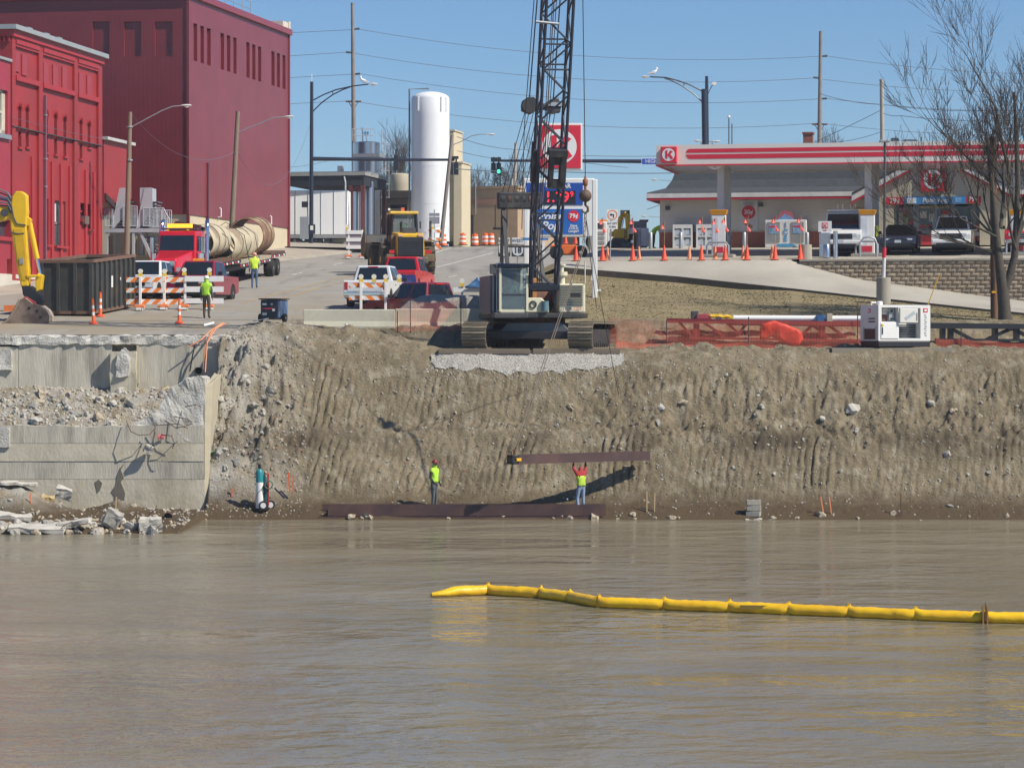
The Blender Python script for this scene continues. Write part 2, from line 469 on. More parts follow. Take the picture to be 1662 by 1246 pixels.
def bank_height(xs, ys):
 X, Y = np.meshgrid(xs, ys)
 wl = np.clip((-2.0 - X) / 7.0,0,1); wl = wl*wl*(3-2*wl)
 wob = np.zeros_like(X); big = np.zeros_like(X); mid = np.zeros_like(X); fine = np.zeros_like(X)
 for i in range(X.shape[0]):
  for j in range(X.shape[1]):
   x = X[i, j]; y = Y[i, j]
   big[i, j] = noise.noise(Vector((x*.33, y*.5,1.7)))
   mid[i, j] = fbm(x*1.15, y*1.5,4.2,3)
   fine[i, j] = fbm(x*4.6, y*5.5,9.1,3)
 Yw = Y + .25*big
 lb = np.clip((-7.8 - X)/2.6,0,1)       # rough shoulder beside the abutment stands forward
 Yw2 = Yw + lb*.9*np.clip((Y-101)/1.5,0,1)*np.clip((108-Y)/2,0,1)
 Z = kn(PR, Yw2)*(1-wl) + kn(PL, Yw2)*wl
 st_ = np.clip((-1.55-X)/.5,0,1)*np.clip((X+9)/1.5,0,1); Z += st_*np.maximum(0, np.interp(Y,[110.3,110.6,111.4,112.0,113,118],[-9,5.9,6.5,7.08,7.3,7.74])-Z)
 sr_ = np.clip((X-3.9)/.5,0,1); Z += sr_*np.maximum(0, np.interp(Y,[112.0,112.3,113.1,113.8,118],[-9,6.2,6.75,7.22,7.74])-Z)
 face = np.clip((Y-102.2)/.5,0,1)*np.clip((106.3-Y)/.5,0,1)
 top = np.clip((Y-106.2)/.6,0,1)
 calm = np.clip((X+2.2)/1.2,0,1)*np.clip((5.6-X)/1.0,0,1)*top
 rough = .10 + .85*np.clip((-7.6-X)/1.6,0,1) + .30*np.clip((X-1.6)/2.0,0,1)*np.clip((Y-103.6)/.8,0,1)
 Z += face*(rough*mid*.75 + .15*fine*(.5+rough*2.0)) + top*(1-calm*.8)*(.10*mid + .055*fine + .06*np.maximum(mid,0)) + (1-face)*(1-top)*(.05*mid + .03*fine)*np.clip((Y-100.2)/.6,0,1)
 gm = face*(np.clip((X+8.4)/.8,0,1)*np.clip((1.6-X)/1.2,0,1)*np.clip((Y-104.35)/.2,0,1)
   + np.clip((X+8.4)/.8,0,1)*np.clip((2.2-X)/1.0,0,1)*.8*np.clip((104.1-Y)/.3,0,1)
   + np.clip((X-2.4)/1.,0,1)*np.clip((104.0-Y)/.3,0,1)*.9
   + np.clip((X-5)/1.,0,1)*np.clip((Y-105.2)/.2,0,1)*.6)
 ph = (X - (Y-104)*.28 + .10*big + .06*mid)*math.pi/.30
 gw = .6+.4*np.sin(X*1.7+1) ;
 gw = np.clip(gw*(.9+.9*big+.5*mid),.32,1.4); Z += gm*gw*(.06 -.20*(1-np.abs(np.sin(ph)))**2 + .03*np.sin(3.1*ph+mid*3))
 led = np.exp(-((Y-104.35)/.16)**2)*np.clip((X+7)/1,0,1)
 Z -= .16*led*(.6+.6*big)
 Z += .42*np.exp(-((X+9.6)/1.5)**2-((Y-107.3)/.8)**2)*(1+.3*mid) + .22*np.exp(-((X+5.5)/2.3)**2-((Y-108.2)/.9)**2)*(1+.5*mid)
 Z += .20*np.exp(-((X-9)/5)**2-((Y-108.6)/.7)**2)*(.5+mid) + .2*np.exp(-((X-17)/3)**2-((Y-108.9)/.8)**2)*(.5+mid)
 ab = (X < -11.45)
 ZA = kn(PA, Y) + np.where((Y > 102.7) & (Y < 106.1),.10*mid + .05*fine,.035*mid+.015*fine)
 ZA += 1.15*np.exp(-((X+18.3)/1.9)**2-((Y-98.6)/1.3)**2)*(1+.25*mid) + .42*np.exp(-((X+14.6)/.9)**2-((Y-100.6)/.8)**2)*(1+.4*mid)
 Z = np.where(ab, ZA, Z)
 rd = np.clip((-10.9-X)/.4,0,1)*np.clip((Y-106.9)/.3,0,1)
 Rr = np.interp(Y,[k[0] for k in ROADK],[k[1] for k in ROADK])
 Z = Z*(1-rd) + (Rr-.05+.01*fine)*rd
 far = np.clip((Y-114.6)/1.2,0,1)
 Z = Z*(1-far) + (Rr-.25)*far
 return X, Y, Z
xs = np.concatenate([np.arange(-34,-21.5,.25), np.arange(-21.5,21.6,.058), np.arange(21.75,34,.25)])
ys = np.concatenate([np.arange(91,100,.3), np.arange(100.0,102.2,.11), np.arange(102.2,106.6,.062), np.arange(106.6,110,.1), np.arange(110,116.4,.2)])
BX, BY, BZ = bank_height(xs, ys)
def gridmesh(name, X, Y, Z):
 ny, nx = X.shape
 co = np.stack([X, Y, Z],-1).reshape(-1,3)
 idx = np.arange(ny*nx).reshape(ny, nx)
 q = np.stack([idx[:-1,:-1], idx[:-1,1:], idx[1:,1:], idx[1:,:-1]],-1).reshape(-1,4)
 me = bpy.data.meshes.new(name)
 me.vertices.add(len(co)); me.vertices.foreach_set('co', co.ravel())
 me.loops.add(q.size); me.loops.foreach_set('vertex_index', q.ravel().astype(np.int32))
 me.polygons.add(len(q)); me.polygons.foreach_set('loop_start', np.arange(0, q.size,4, dtype=np.int32));
 me.polygons.foreach_set('use_smooth', np.ones(len(q), dtype=bool))
 me.update(calc_edges=True); me.validate()
 return me
def bz(x, y):
 i = min(max(int(np.searchsorted(ys, y)),1), len(ys)-1); j = min(max(int(np.searchsorted(xs, x)),1), len(xs)-1)
 ty = (y-ys[i-1])/(ys[i]-ys[i-1]); tx = (x-xs[j-1])/(xs[j]-xs[j-1])
 a = BZ[i-1,j-1]*(1-tx)+BZ[i-1,j]*tx; b = BZ[i,j-1]*(1-tx)+BZ[i,j]*tx
 return float(a*(1-ty)+b*ty)
def onbank(px, py, d0=100.4, d1=114):
 """the point of the bank seen at a pixel"""
 d = d0
 while d < d1:
  if bz(XZ(px, d), d) >= ZY(py, d): break
  d += .03
 return Vector((XZ(px, d), d, bz(XZ(px, d), d)))
def soil_mat():
 m = bpy.data.materials.new('bank_soil'); m.use_nodes = True
 N = m.node_tree.nodes; L = m.node_tree.links; b = N['Principled BSDF']
 b.inputs['Roughness'].default_value = .95; b.inputs['Specular IOR Level'].default_value = .15
 tc = N.new('ShaderNodeTexCoord')
 def nz(sc, det=8, ro=.65):
  n = N.new('ShaderNodeTexNoise'); n.inputs['Scale'].default_value = sc; n.inputs['Detail'].default_value = det; n.inputs['Roughness'].default_value = ro
  L.new(tc.outputs['Object'], n.inputs[0]); return n.outputs['Fac']
 def ramp(v, a, bb):
  r = N.new('ShaderNodeMapRange'); r.inputs[1].default_value = a; r.inputs[2].default_value = bb; L.new(v, r.inputs[0]); return r.outputs[0]
 def mix(f, a, c, mode='MIX'):
  x = N.new('ShaderNodeMix'); x.data_type = 'RGBA'; x.blend_type = mode
  if isinstance(f, float): x.inputs[0].default_value = f
  else: L.new(f, x.inputs[0])
  for i, q in ((6, a),(7, c)):
   if isinstance(q, tuple): x.inputs[i].default_value = (*q,1)
   else: L.new(q, x.inputs[i])
  return x.outputs[2]
 c = mix(ramp(nz(.55),.40,.62),(.25,.206,.134),(.172,.139,.088))
 c = mix(ramp(nz(1.6),.50,.68), c,(.33,.29,.215))
 c = mix(ramp(nz(9),.56,.70), c,(.125,.10,.07))
 c = mix(ramp(nz(19,4),.60,.70), c,(.44,.41,.35))
 sp = N.new('ShaderNodeSeparateXYZ'); L.new(tc.outputs['Object'], sp.inputs[0])
 gx = ramp(sp.outputs['X'],-7.5,-10.8)
 gm = N.new('ShaderNodeMath'); gm.operation = 'MULTIPLY'; L.new(gx, gm.inputs[0]); L.new(ramp(nz(1.1),.36,.58), gm.inputs[1])
 c = mix(gm.outputs[0], c,(.40,.375,.325))
 ad = N.new('ShaderNodeMath'); ad.operation = 'MULTIPLY_ADD'; L.new(nz(1.3), ad.inputs[0]); ad.inputs[1].default_value = -.9; L.new(sp.outputs['Z'], ad.inputs[2])
 c = mix(ramp(ad.outputs[0],.66,-.05), c,(.105,.076,.045))
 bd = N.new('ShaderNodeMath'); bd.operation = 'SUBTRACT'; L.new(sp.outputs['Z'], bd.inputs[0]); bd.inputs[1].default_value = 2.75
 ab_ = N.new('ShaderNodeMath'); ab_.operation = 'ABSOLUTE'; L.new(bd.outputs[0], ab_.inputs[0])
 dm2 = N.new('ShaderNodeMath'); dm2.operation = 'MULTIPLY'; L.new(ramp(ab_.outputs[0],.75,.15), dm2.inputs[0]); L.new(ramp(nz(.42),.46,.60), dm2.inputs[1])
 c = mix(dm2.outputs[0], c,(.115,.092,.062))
 L.new(c, b.inputs['Base Color'])
 bp = N.new('ShaderNodeBump'); bp.inputs['Strength'].default_value = 1.0; bp.inputs['Distance'].default_value = .09; L.new(nz(11,6,.7), bp.inputs['Height'])
 L.new(bp.outputs[0], b.inputs['Normal'])
 return m
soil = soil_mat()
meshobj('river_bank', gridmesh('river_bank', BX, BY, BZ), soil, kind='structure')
# -- ground, road, kerbs
gx_ = np.concatenate([np.arange(-160,-30,10), np.arange(-30,30,2.5), np.arange(30,200,10)])
gy_ = np.concatenate([np.arange(114.8,180,2.5), np.arange(180,260,5), np.arange(260,900,40)])
GX, GY = np.meshgrid(gx_, gy_)
GZ = np.interp(GY,[k[0] for k in ROADK],[k[1] for k in ROADK]) - .12
drop = np.clip((GX-.5)/4,0,1)*np.clip((205-GY)/30,0,1)
GZ -= 1.7*drop
meshobj('ground', gridmesh('ground', GX, GY, GZ), M('packed_ground',(.22,.195,.15),.95, var=.2, scale=.4, col2=(.15,.14,.09), s2=.15), kind='structure')
def road_mat():
 m = bpy.data.materials.new('road_surface'); m.use_nodes = True
 N = m.node_tree.nodes; L = m.node_tree.links; b = N['Principled BSDF']; b.inputs['Roughness'].default_value = .9; b.inputs['Specular IOR Level'].default_value = .2
 tc = N.new('ShaderNodeTexCoord')
 def nz(sc, det=8, st=(1,1,1)):
  mp = N.new('ShaderNodeMapping'); mp.inputs['Scale'].default_value = st; mp.inputs['Rotation'].default_value = (0,0,math.radians(6.5)); L.new(tc.outputs['Object'], mp.inputs[0])
  n = N.new('ShaderNodeTexNoise'); n.inputs['Scale'].default_value = sc; n.inputs['Detail'].default_value = det; n.inputs['Roughness'].default_value = .6
  L.new(mp.outputs[0], n.inputs[0]); return n.outputs['Fac']
 def ramp(v, a, bb):
  r = N.new('ShaderNodeMapRange'); r.inputs[1].default_value = a; r.inputs[2].default_value = bb; L.new(v, r.inputs[0]); return r.outputs[0]
 def mix(f, a, c):
  x = N.new('ShaderNodeMix'); x.data_type = 'RGBA'; L.new(f, x.inputs[0])
  for i, q in ((6, a),(7, c)):
   if isinstance(q, tuple): x.inputs[i].default_value = (*q,1)
   else: L.new(q, x.inputs[i])
  return x.outputs[2]
 c = mix(ramp(nz(.5),.35,.65),(.275,.262,.235),(.335,.32,.285))
 c = mix(ramp(nz(.9,6,(1,.07,1)),.52,.72), c,(.20,.19,.17))
 sp = N.new('ShaderNodeSeparateXYZ'); L.new(tc.outputs['Object'], sp.inputs[0])
 a = N.new('ShaderNodeMath'); a.operation = 'MULTIPLY'; L.new(ramp(sp.outputs['Y'],142,112), a.inputs[0]); L.new(ramp(nz(.33,8),.36,.60), a.inputs[1])
 c = mix(a.outputs[0], c,(.30,.255,.185))
 L.new(c, b.inputs['Base Color'])
 return m
roadm = road_mat()
mb = MB()
ry = [106.95,109,111.6,113.1,113.4,115,118,122,128,137] + list(range(142,260,6)) + [300,400]
def road_l(y): return -30 if y < 131 else interp(y,[(131,-24),(140,-22.6),(160,-18.2),(177,-13.9),(200,-8.8),(230,-3),(260,3),(400,28)])
def road_r(y): return interp(y,[(106.9,-10.6),(109,-10.4),(111.5,-9.8),(113.1,-9.2),(113.3,-2.5),(114.6,0.6),(137,2.0),(160,3.5),(205,9),(260,16),(400,40)])
NX = 14
vs = []
for y in ry:
 for i in range(NX+1):
  x = road_l(y) + (road_r(y)-road_l(y))*i/NX
  jag = .18*noise.noise(Vector((x*1.4, y,0))) if y < 112.5 else 0
  vs.append((x, y+jag, Rz(y)+ (0.0 if y > 113 else .0)))
mb.add(vs,[(r*(NX+1)+i, r*(NX+1)+i+1,(r+1)*(NX+1)+i+1,(r+1)*(NX+1)+i) for r in range(len(ry)-1) for i in range(NX)])
mb.build('road', roadm, kind='structure', recalc=False)
yellow_line = M('worn_yellow_marking',(.46,.30,.08),.8, var=.2, col2=(.27,.235,.17), s2=1.6, t2=(.48,.6))
white_line = M('worn_white_marking',(.62,.61,.57),.8, var=.15, col2=(.32,.31,.285), s2=1.4, t2=(.5,.65))
def strip(name, a, b, w, mat, n=12):
 a = onroad(*a) if len(a) == 2 else Vector(a); b = onroad(*b) if len(b) == 2 else Vector(b)
 d = Vector((b.x-a.x, b.y-a.y,0)).normalized(); s = Vector((d.y,-d.x,0))*w/2
 mb = MB(); vs = []
 for i in range(n+1):
  p = a.lerp(b, i/n)
  z = Rz(p.y)+.006
  vs += [(p.x-s.x, p.y-s.y, z),(p.x+s.x, p.y+s.y, z)]
 mb.add(vs,[(2*i,2*i+1,2*i+3,2*i+2) for i in range(n)])
 return mb.build(name, mat, kind='structure', recalc=False)
strip('road_marking',(392,493),(590,443),.13, yellow_line)
strip('road_marking',(415,497),(600,447),.13, yellow_line)
strip('road_marking',(575,449),(640,432),.13, yellow_line)
for a, b in (((708,434),(800,410.5)),((475,446),(491,442)),((541,430),(556,426.5)),((700,412),(745,401)),((728,450),(742,447)),((640,415),(700,404))):
 strip('road_marking', a, b,.14, white_line if a[0] != 640 else yellow_line)
pave = M('pavement_concrete',(.40,.36,.29),.9, var=.14, scale=.8, col2=(.30,.275,.225), s2=.4)
mb = MB()
pl = []
for y in (118,134,146,160,172,184,196,205):
 xl = road_l(y); q_ = min(1, max(0,(y-138)/24))
 pl.append((xl-9, y, Rz(y)+.03+.52*q_)); pl.append((xl-.25, y, Rz(y)+.03+.13*q_)); pl.append((xl, y, Rz(y)+.02+.11*q_)); pl.append((xl+.02, y, Rz(y)-.1))
for i in range(7):
 for k in range(3):
  mb.add([pl[i*4+k], pl[i*4+k+1], pl[i*4+k+5], pl[i*4+k+4]],[(0,1,2,3)])
mb.build('pavement', pave, kind='structure', recalc=False)
mb = MB(); mb.add([(-22,189,13.15),(-9.2,189,12.9),(-5.5,206,14.0),(2,232,14.6),(-22,232,14.8)],[(0,1,2,3,4)])
mb.build('pavement', pave, kind='structure', recalc=False)
# -- petrol station lot
TH = math.atan(906/4400.0)
RV = Vector((math.cos(TH),-math.sin(TH),0)); UV = Vector((math.sin(TH), math.cos(TH),0))
S0 = Vector((XZ(1065,138),138,0))
def lotz(s): return 10.55 + .075*(min(s,11.5)+3) + .012*max(0, s-11.5)
def ST(t, s, z=None):
 p = S0 + RV*t + UV*s
 p.z = lotz(s) if z is None else z
 return p
def stpx(px, s):
 """t so that the lot point at depth s shows in column px"""
 k = (px-HX)/F
 return (k*(S0.y+UV.y*s) - S0.x - UV.x*s)/(RV.x - k*RV.y)
lotm = M('lot_concrete',(.39,.36,.30),.9, var=.16, scale=.7, col2=(.27,.25,.21), s2=.45)
mb = MB()
ss = [-3,0,4,8,11.5,20,35,60]; tt = [-4.6,0,6,12,20,34,60]
for s in ss:
 for t in tt:
  mb.v.append(tuple(ST(t if t > -4 else -4.6 + max(0, s)*.02, s)))
n = len(tt)
mb.f = [(i*n+j, i*n+j+1,(i+1)*n+j+1,(i+1)*n+j) for i in range(len(ss)-1) for j in range(n-1)]; mb.m = [0]*len(mb.f)
mb.build('parking_lot', lotm, kind='structure', recalc=False)
FAR = [(p, None, None) for p in ()]
near = [(905,433.5,134.6),(1000,441,133.6),(1100,449,132.3),(1200,459.5,130.8),(1284,468.3,129.5),(1286,468.5,129.45),(1300,470,129.2),(1400,481,127.6),(1500,491.5,126),(1600,502,124.5),(1700,512,123),(1850,527,121)]
farp = []
for (px, py, d) in near:
 if px < 1285:
  farp.append(ST(stpx(px,-3),-3) - Vector((0,0,.004)))
 else:
  yb = interp(px,[(1285,423.5),(1400,453),(1500,466),(1600,480),(1700,492),(1850,509)])
  t = stpx(px,-3.05); p = ST(t,-3.05); p.z = ZY(yb, p.y); farp.append(p)
nearp = [W(*a) for a in near]
mb = MB(); k = len(near)
K = 4
for i in range(k):
 for j in range(K+1): mb.v.append(tuple(nearp[i].lerp(farp[i], j/K)))
mb.f = [(i*(K+1)+j,(i+1)*(K+1)+j,(i+1)*(K+1)+j+1, i*(K+1)+j+1) for i in range(k-1) for j in range(K)]; mb.m = [0]*len(mb.f)
mb.build('driveway', M('driveway_concrete',(.40,.375,.32),.9, var=.14, scale=.8, col2=(.31,.29,.25), s2=.4), kind='structure', smooth='all', recalc=False)
kerbm = M('dark_kerb',(.10,.085,.065),.9, var=.25, scale=2)
mb = MB()
for i in range(k-1):
 h0 = .30 if near[i][0] < 1250 else .14; h1 = .30 if near[i+1][0] < 1250 else .14
 a, b = nearp[i], nearp[i+1]; o = Vector((0,-.16,0))
 mb.hexa([a+o-Vector((0,0,h0+.1)), b+o-Vector((0,0,h1+.1)), b-Vector((0,0,h1+.1)), a-Vector((0,0,h0+.1))],[a+o+Vector((0,0,.01)), b+o+Vector((0,0,.01)), b+Vector((0,0,.01)), a+Vector((0,0,.01))])
mb.build('kerb', kerbm, kind='structure')
mb = MB(); rows = 34
gcols = [(-3.4, None)] + list(range(k))
cols = []
a0 = Vector((-2.2,134.8, Rz(134.8)-.12)); b0 = Vector((-1.2,113.6,7.05))
cols.append((b0, a0))
a1 = Vector((1.2,134.7,9.75)); cols.append((Vector((1.6,113.6,7.12)), a1))
for i in range(k):
 p = nearp[i] - Vector((0,.1,.30 if near[i][0] < 1250 else .10))
 d0 = 113.7; px = near[i][0]
 f = Vector((XZ(px if px < 1700 else px-40, d0), d0,7.12 if px < 1500 else 7.05)); f.x = max(f.x,2.6+i*.01) if i == 0 else f.x
 cols.append((f, p))
fine_cols = []
for (c0, c1) in zip(cols, cols[1:]):
 for q in range(6): fine_cols.append((c0[0].lerp(c1[0], q/6), c0[1].lerp(c1[1], q/6)))
fine_cols.append(cols[-1])
GR = []
for a, b in fine_cols:
 for j in range(rows+1):
  t = j/rows; p = a.lerp(b, t)
  p.z += .22*math.sin(math.pi*t)*(.6) + .06*noise.noise(p*.5)*math.sin(math.pi*t)
  mb.v.append(tuple(p))
m_ = rows+1
mb.f = [(i*m_+j,(i+1)*m_+j,(i+1)*m_+j+1, i*m_+j+1) for i in range(len(fine_cols)-1) for j in range(rows)]; mb.m = [0]*len(mb.f)
grassm = M('winter_grass',(.20,.163,.078),.95, var=.22, scale=1.6, col2=(.26,.207,.115), s2=.5, t2=(.38,.64), stretch=(.6,1,1))
mb.build('grass_bank', grassm, kind='structure', smooth='all', recalc=False)
gb = MB(); rg = random.Random(5)
gmesh = mb
for q in range(24000):
 i = rg.randrange(6, len(fine_cols)-1); j = rg.randrange(0, rows-1)
 u, v = rg.random(), rg.random()
 if abs(fine_cols[i+1][0].x-fine_cols[i][0].x) < .1: continue
 p = Vector(mb.v[i*m_+j]).lerp(Vector(mb.v[(i+1)*m_+j]), u).lerp(Vector(mb.v[i*m_+j+1]).lerp(Vector(mb.v[(i+1)*m_+j+1]), u), v)
 w = .015+.03*rg.random(); h = .012+.03*rg.random(); a = rg.random()*3.14
 dx, dy = math.cos(a)*w, math.sin(a)*w; lx, ly = (rg.random()-.5)*.3,(rg.random()-.8)*.2
 gb.mi = rg.randrange(3)
 gb.add([(p.x-dx,p.y-dy,p.z-.01),(p.x+dx,p.y+dy,p.z-.01),(p.x+lx,p.y+ly,p.z+h)],[(0,1,2)])
gb.build('grass',[M('straw_blade',(.25,.21,.115),.9, var=.2), M('olive_blade',(.165,.155,.07),.9, var=.2), M('brown_blade',(.20,.165,.09),.9, var=.2)], kind='stuff', recalc=False)
mb = MB()
sh = []
for s in (-3,3,10,20,40,60):
 p = ST(-4.55, s); q = p + Vector((-3.2,-.3,0)); q.z = Rz(q.y)-.1
 sh += [tuple(q), tuple(p.lerp(q,.4)), tuple(p+Vector((0,0,-.02)))]
sh = [(-2.2,134.8,Rz(134.8)-.1),(1.2,134.7,9.75),tuple(nearp[0])] + sh
mb.add(sh,[(3*i+j,3*i+j+1,3*i+j+4,3*i+j+3) for i in range(6) for j in range(2)])
mb.build('grass_verge', grassm, kind='structure', recalc=False)
wall = thing('retaining_wall', 'tan split-face block retaining wall below the parking lot', 'wall', ST(7.6,-3.0),-TH)
bl = [M('wall_block_tan',(.30,.235,.165),.95, var=.3, scale=6, bump=.8, bscale=14), M('wall_block_grey',(.25,.205,.155),.95, var=.3, scale=6, bump=.8, bscale=14), M('wall_block_light',(.345,.28,.205),.95, var=.3, scale=6, bump=.8, bscale=14)]
def blockmesh(seed, L, H, D):
 r_ = random.Random(seed); b = MB(); ny = 4;
 vs = []
 for iz in range(3):
  for ix in range(ny+1):
   e = (ix in (0, ny)) or iz in (0,2)
   vs.append((-L/2+L*ix/ny,-D/2 + (0.03 if e else -.03*r_.random()+.005),-H/2+H*iz/2))
 b.add(vs,[(iz*(ny+1)+ix, iz*(ny+1)+ix+1,(iz+1)*(ny+1)+ix+1,(iz+1)*(ny+1)+ix) for iz in range(2) for ix in range(ny)])
 b.add([(-L/2,-D/2+.03,-H/2),(L/2,-D/2+.03,-H/2),(L/2,D/2,-H/2),(-L/2,D/2,-H/2),(-L/2,-D/2+.03,H/2),(L/2,-D/2+.03,H/2),(L/2,D/2,H/2),(-L/2,D/2,H/2)],[(0,3,2,1),(4,5,6,7),(1,2,6,5),(2,3,7,6),(3,0,4,7)])
 me = b.mesh('block', False); me.materials.append(bl[seed % 3]); return me
BLM = [blockmesh(i,.43,.188,.30) for i in range(9)]
pale_cap = M('wall_cap',(.37,.33,.27),.9, var=.15)
base = wall.location
for rr in range(11):
 zc = -.19 - rr*.2
 for q in range(31):
  t = q*.45 + (.225 if rr % 2 else 0)
  p = ST(7.6+t,-3.0)
  px = HX + p.x*F/p.y
  if px > 1740: break
  yb = interp(px,[(1285,423.5),(1400,453),(1500,466),(1600,480),(1700,492),(1850,509)])
  if base.z + zc + .1 < ZY(yb, p.y) - .12: continue
  o = bpy.data.objects.new('block', BLM[rnd.randrange(9)]); COL.objects.link(o); o.parent = wall
  o.location = (t+.2,-.12 + rr*-.012 + rnd.uniform(-.012,.012), zc); o.rotation_euler = (0,0, rnd.uniform(-.015,.015))
for q in range(23):
 blk('cap_block',(q*.62+.31,-.1,-.045),(.60,.40,.09), pale_cap, wall)
mb = MB(); mb.bx(0,20,.12,.5,-2.6,-.09); mb.build('backfill', M('wall_core',(.12,.1,.08),.95), wall)
# -- people
def person(name, label, loc, rz, pose, shirt, trousers, skin=(.42,.26,.18), boots=(.06,.045,.035), vest=None, vest_band=(.75,.75,.7), hat=None, gloves=None, hood=None, vrange=(1.0,1.45), cat='person', group=None, scale=1.0):
 J = dict(pel=(0,0,.95), spi=(0,0,1.14), che=(0,0,1.33), nec=(0,.005,1.50), hea=(0,-.01,1.58), cra=(0,-.015,1.70),
    shl=(.17,0,1.42), ell=(.24,.03,1.15), wrl=(.255,-.05,.91), hal=(.255,-.07,.83),
    shr=(-.17,0,1.42), elr=(-.24,.03,1.15), wrr=(-.255,-.05,.91), har=(-.255,-.07,.83),
    hil=(.09,0,.90), knl=(.105,-.025,.50), anl=(.11,.02,.10), tol=(.125,-.13,.045),
    hir=(-.09,0,.90), knr=(-.105,-.025,.50), anr=(-.11,.02,.10), tor=(-.125,-.13,.045))
 J.update(pose)
 Rr = dict(pel=.145, spi=.135, che=.165, nec=.062, hea=.078, cra=.092, sh=.078, el=.052, wr=.036, ha=.036, hi=.10, kn=.068, an=.046, to=.044)
 keys = list(J); idx = {k_: i for i, k_ in enumerate(keys)}
 verts = [Vector(J[k_]) for k_ in keys]
 rad = [Rr.get(k_, Rr.get(k_[:2],.05)) for k_ in keys]
 reg = {}
 E = [('pel','spi','s'),('spi','che','s'),('che','nec','s'),('nec','hea','k'),('hea','cra','k'),('che','shl','s'),('shl','ell','s'),('ell','wrl','s'),('wrl','hal','k'),
   ('che','shr','s'),('shr','elr','s'),('elr','wrr','s'),('wrr','har','k'),('pel','hil','t'),('hil','knl','t'),('knl','anl','t'),('anl','tol','b'),('pel','hir','t'),('hir','knr','t'),('knr','anr','t'),('anr','tor','b')]
 edges = [(idx[a], idx[b]) for a, b, _ in E]
 segs = [(Vector(J[a]), Vector(J[b]), c, Rr.get(a, Rr.get(a[:2],.05))) for a, b, c in E]
 for sfx in 'lr':     # thumb and four fingers of unequal length
  wv, hv = Vector(J['wr'+sfx]), Vector(J['ha'+sfx])
  d = (hv-wv).normalized(); side = Vector((0,-1,0)); side = (side - d*side.dot(d)); side = side.normalized() if side.length > .1 else Vector((1,0,0))
  inw = d.cross(side)*(1 if sfx == 'l' else -1)
  for q,(o, ln) in enumerate(((.026,.068),(.009,.08),(-.009,.074),(-.026,.056))):
   i0 = len(verts); verts += [hv + side*o + d*.012, hv + side*o*1.15 + d*(.02+ln*.5) + inw*.006, hv + side*o*1.15 + d*(.01+ln*.9) + inw*.03]; rad += [.012,.0095,.008]
   edges += [(idx['ha'+sfx], i0),(i0, i0+1),(i0+1, i0+2)]; segs.append((hv, verts[-1], 'k',.02))
  i0 = len(verts); verts += [wv.lerp(hv,.5) + side*.03, wv.lerp(hv,.9)+side*.062+inw*.01, hv + side*.06 + d*.03 + inw*.02]; rad += [.014,.011,.009]
  edges += [(idx['wr'+sfx], i0),(i0, i0+1),(i0+1, i0+2)]; segs.append((wv, verts[-1], 'k',.02))
 h = Vector(J['hea']); c_ = Vector(J['cra']); up = (c_-h).normalized()
 fw = Vector(pose.get('face',(0,-1,0))); fw = (fw-up*fw.dot(up)).normalized()
 me = bpy.data.meshes.new('p'); me.from_pydata([tuple(v) for v in verts], edges,[])
 o = bpy.data.objects.new('p', me); COL.objects.link(o)
 sk = o.modifiers.new('s', 'SKIN'); sk.use_smooth_shade = True
 for i, v in enumerate(me.skin_vertices[0].data):
  v.radius = (rad[i], rad[i]*(.78 if i < len(keys) and keys[i] in ('spi','pel','che') else 1)); v.use_root = (i == idx['pel'])
 o.modifiers.new('ss', 'SUBSURF').levels = 2
 dg = bpy.context.evaluated_depsgraph_get(); dg.update()
 bm_ = bpy.data.meshes.new_from_object(o.evaluated_get(dg))
 bpy.data.objects.remove(o)
 root = thing(name, label, cat, loc, rz, group)
 if scale != 1: root.scale = (scale,)*3
 cm = lambda n_, c: M('cloth_%s_%02d_%02d_%02d' % (n_, int(c[0]*99), int(c[1]*99), int(c[2]*99)), c,.85, var=.15, scale=9, bump=.3, bscale=25)
 skm = M('skin_%02d' % int(skin[0]*99), skin,.55, var=.06)
 mats = [cm('shirt', shirt), cm('trousers', trousers), cm('boot', boots), skm, cm('glove', gloves) if gloves else skm]
 bm_.materials.clear()
 code = {'s':0,'t':1,'b':2,'k':3}
 for p in bm_.polygons:
  c = p.center; best = None; bd = 1e9
  for a, b, k_, r_ in segs:
   ab = b-a; t = max(0, min(1,(c-a).dot(ab)/max(1e-6, ab.length_squared)))
   dd = (c-(a+ab*t)).length/(r_+.02)
   if dd < bd: bd = dd; best = k_; bb = (a, b)
  mi = code[best]
  if best == 's' and c.z < J['pel'][2]+.01 and (c-Vector(J['pel'])).length < .3: mi = 1
  if best == 'k' and ((c-Vector(J['wrl'])).length < .22 or (c-Vector(J['wrr'])).length < .22): mi = 4
  if hood and best == 'k' and mi == 3 and (c-h).dot(fw) < .035: mi = 0
  p.material_index = mi
 bm_.polygons.foreach_set('use_smooth',[True]*len(bm_.polygons))
 body = bpy.data.objects.new('body', bm_); COL.objects.link(body); body.parent = root
 for m_ in mats: bm_.materials.append(m_)
 fm = MB()
 fm.hexa([h+fw*.06+up*.03+Vector((-.016,0,0)), h+fw*.06+up*.03+Vector((.016,0,0)), h+fw*.115+up*.035+Vector((.012,0,0)), h+fw*.115+up*.035+Vector((-.012,0,0))],
   [h+fw*.07+up*.085+Vector((-.009,0,0)), h+fw*.07+up*.085+Vector((.009,0,0)), h+fw*.092+up*.085+Vector((.006,0,0)), h+fw*.092+up*.085+Vector((-.006,0,0))])
 fm.build('nose', skm, root, smooth='all')
 sd = fw.cross(up)
 for s_ in (-1,1):
  blk('eye', h+fw*.083+up*.082+sd*.032*s_,(.022,.022,.012), M('eye_dark',(.03,.02,.015),.3, var=0), root)
  blk('ear', h+up*.065+sd*.092*s_,(.022,.04,.06), skm, root)
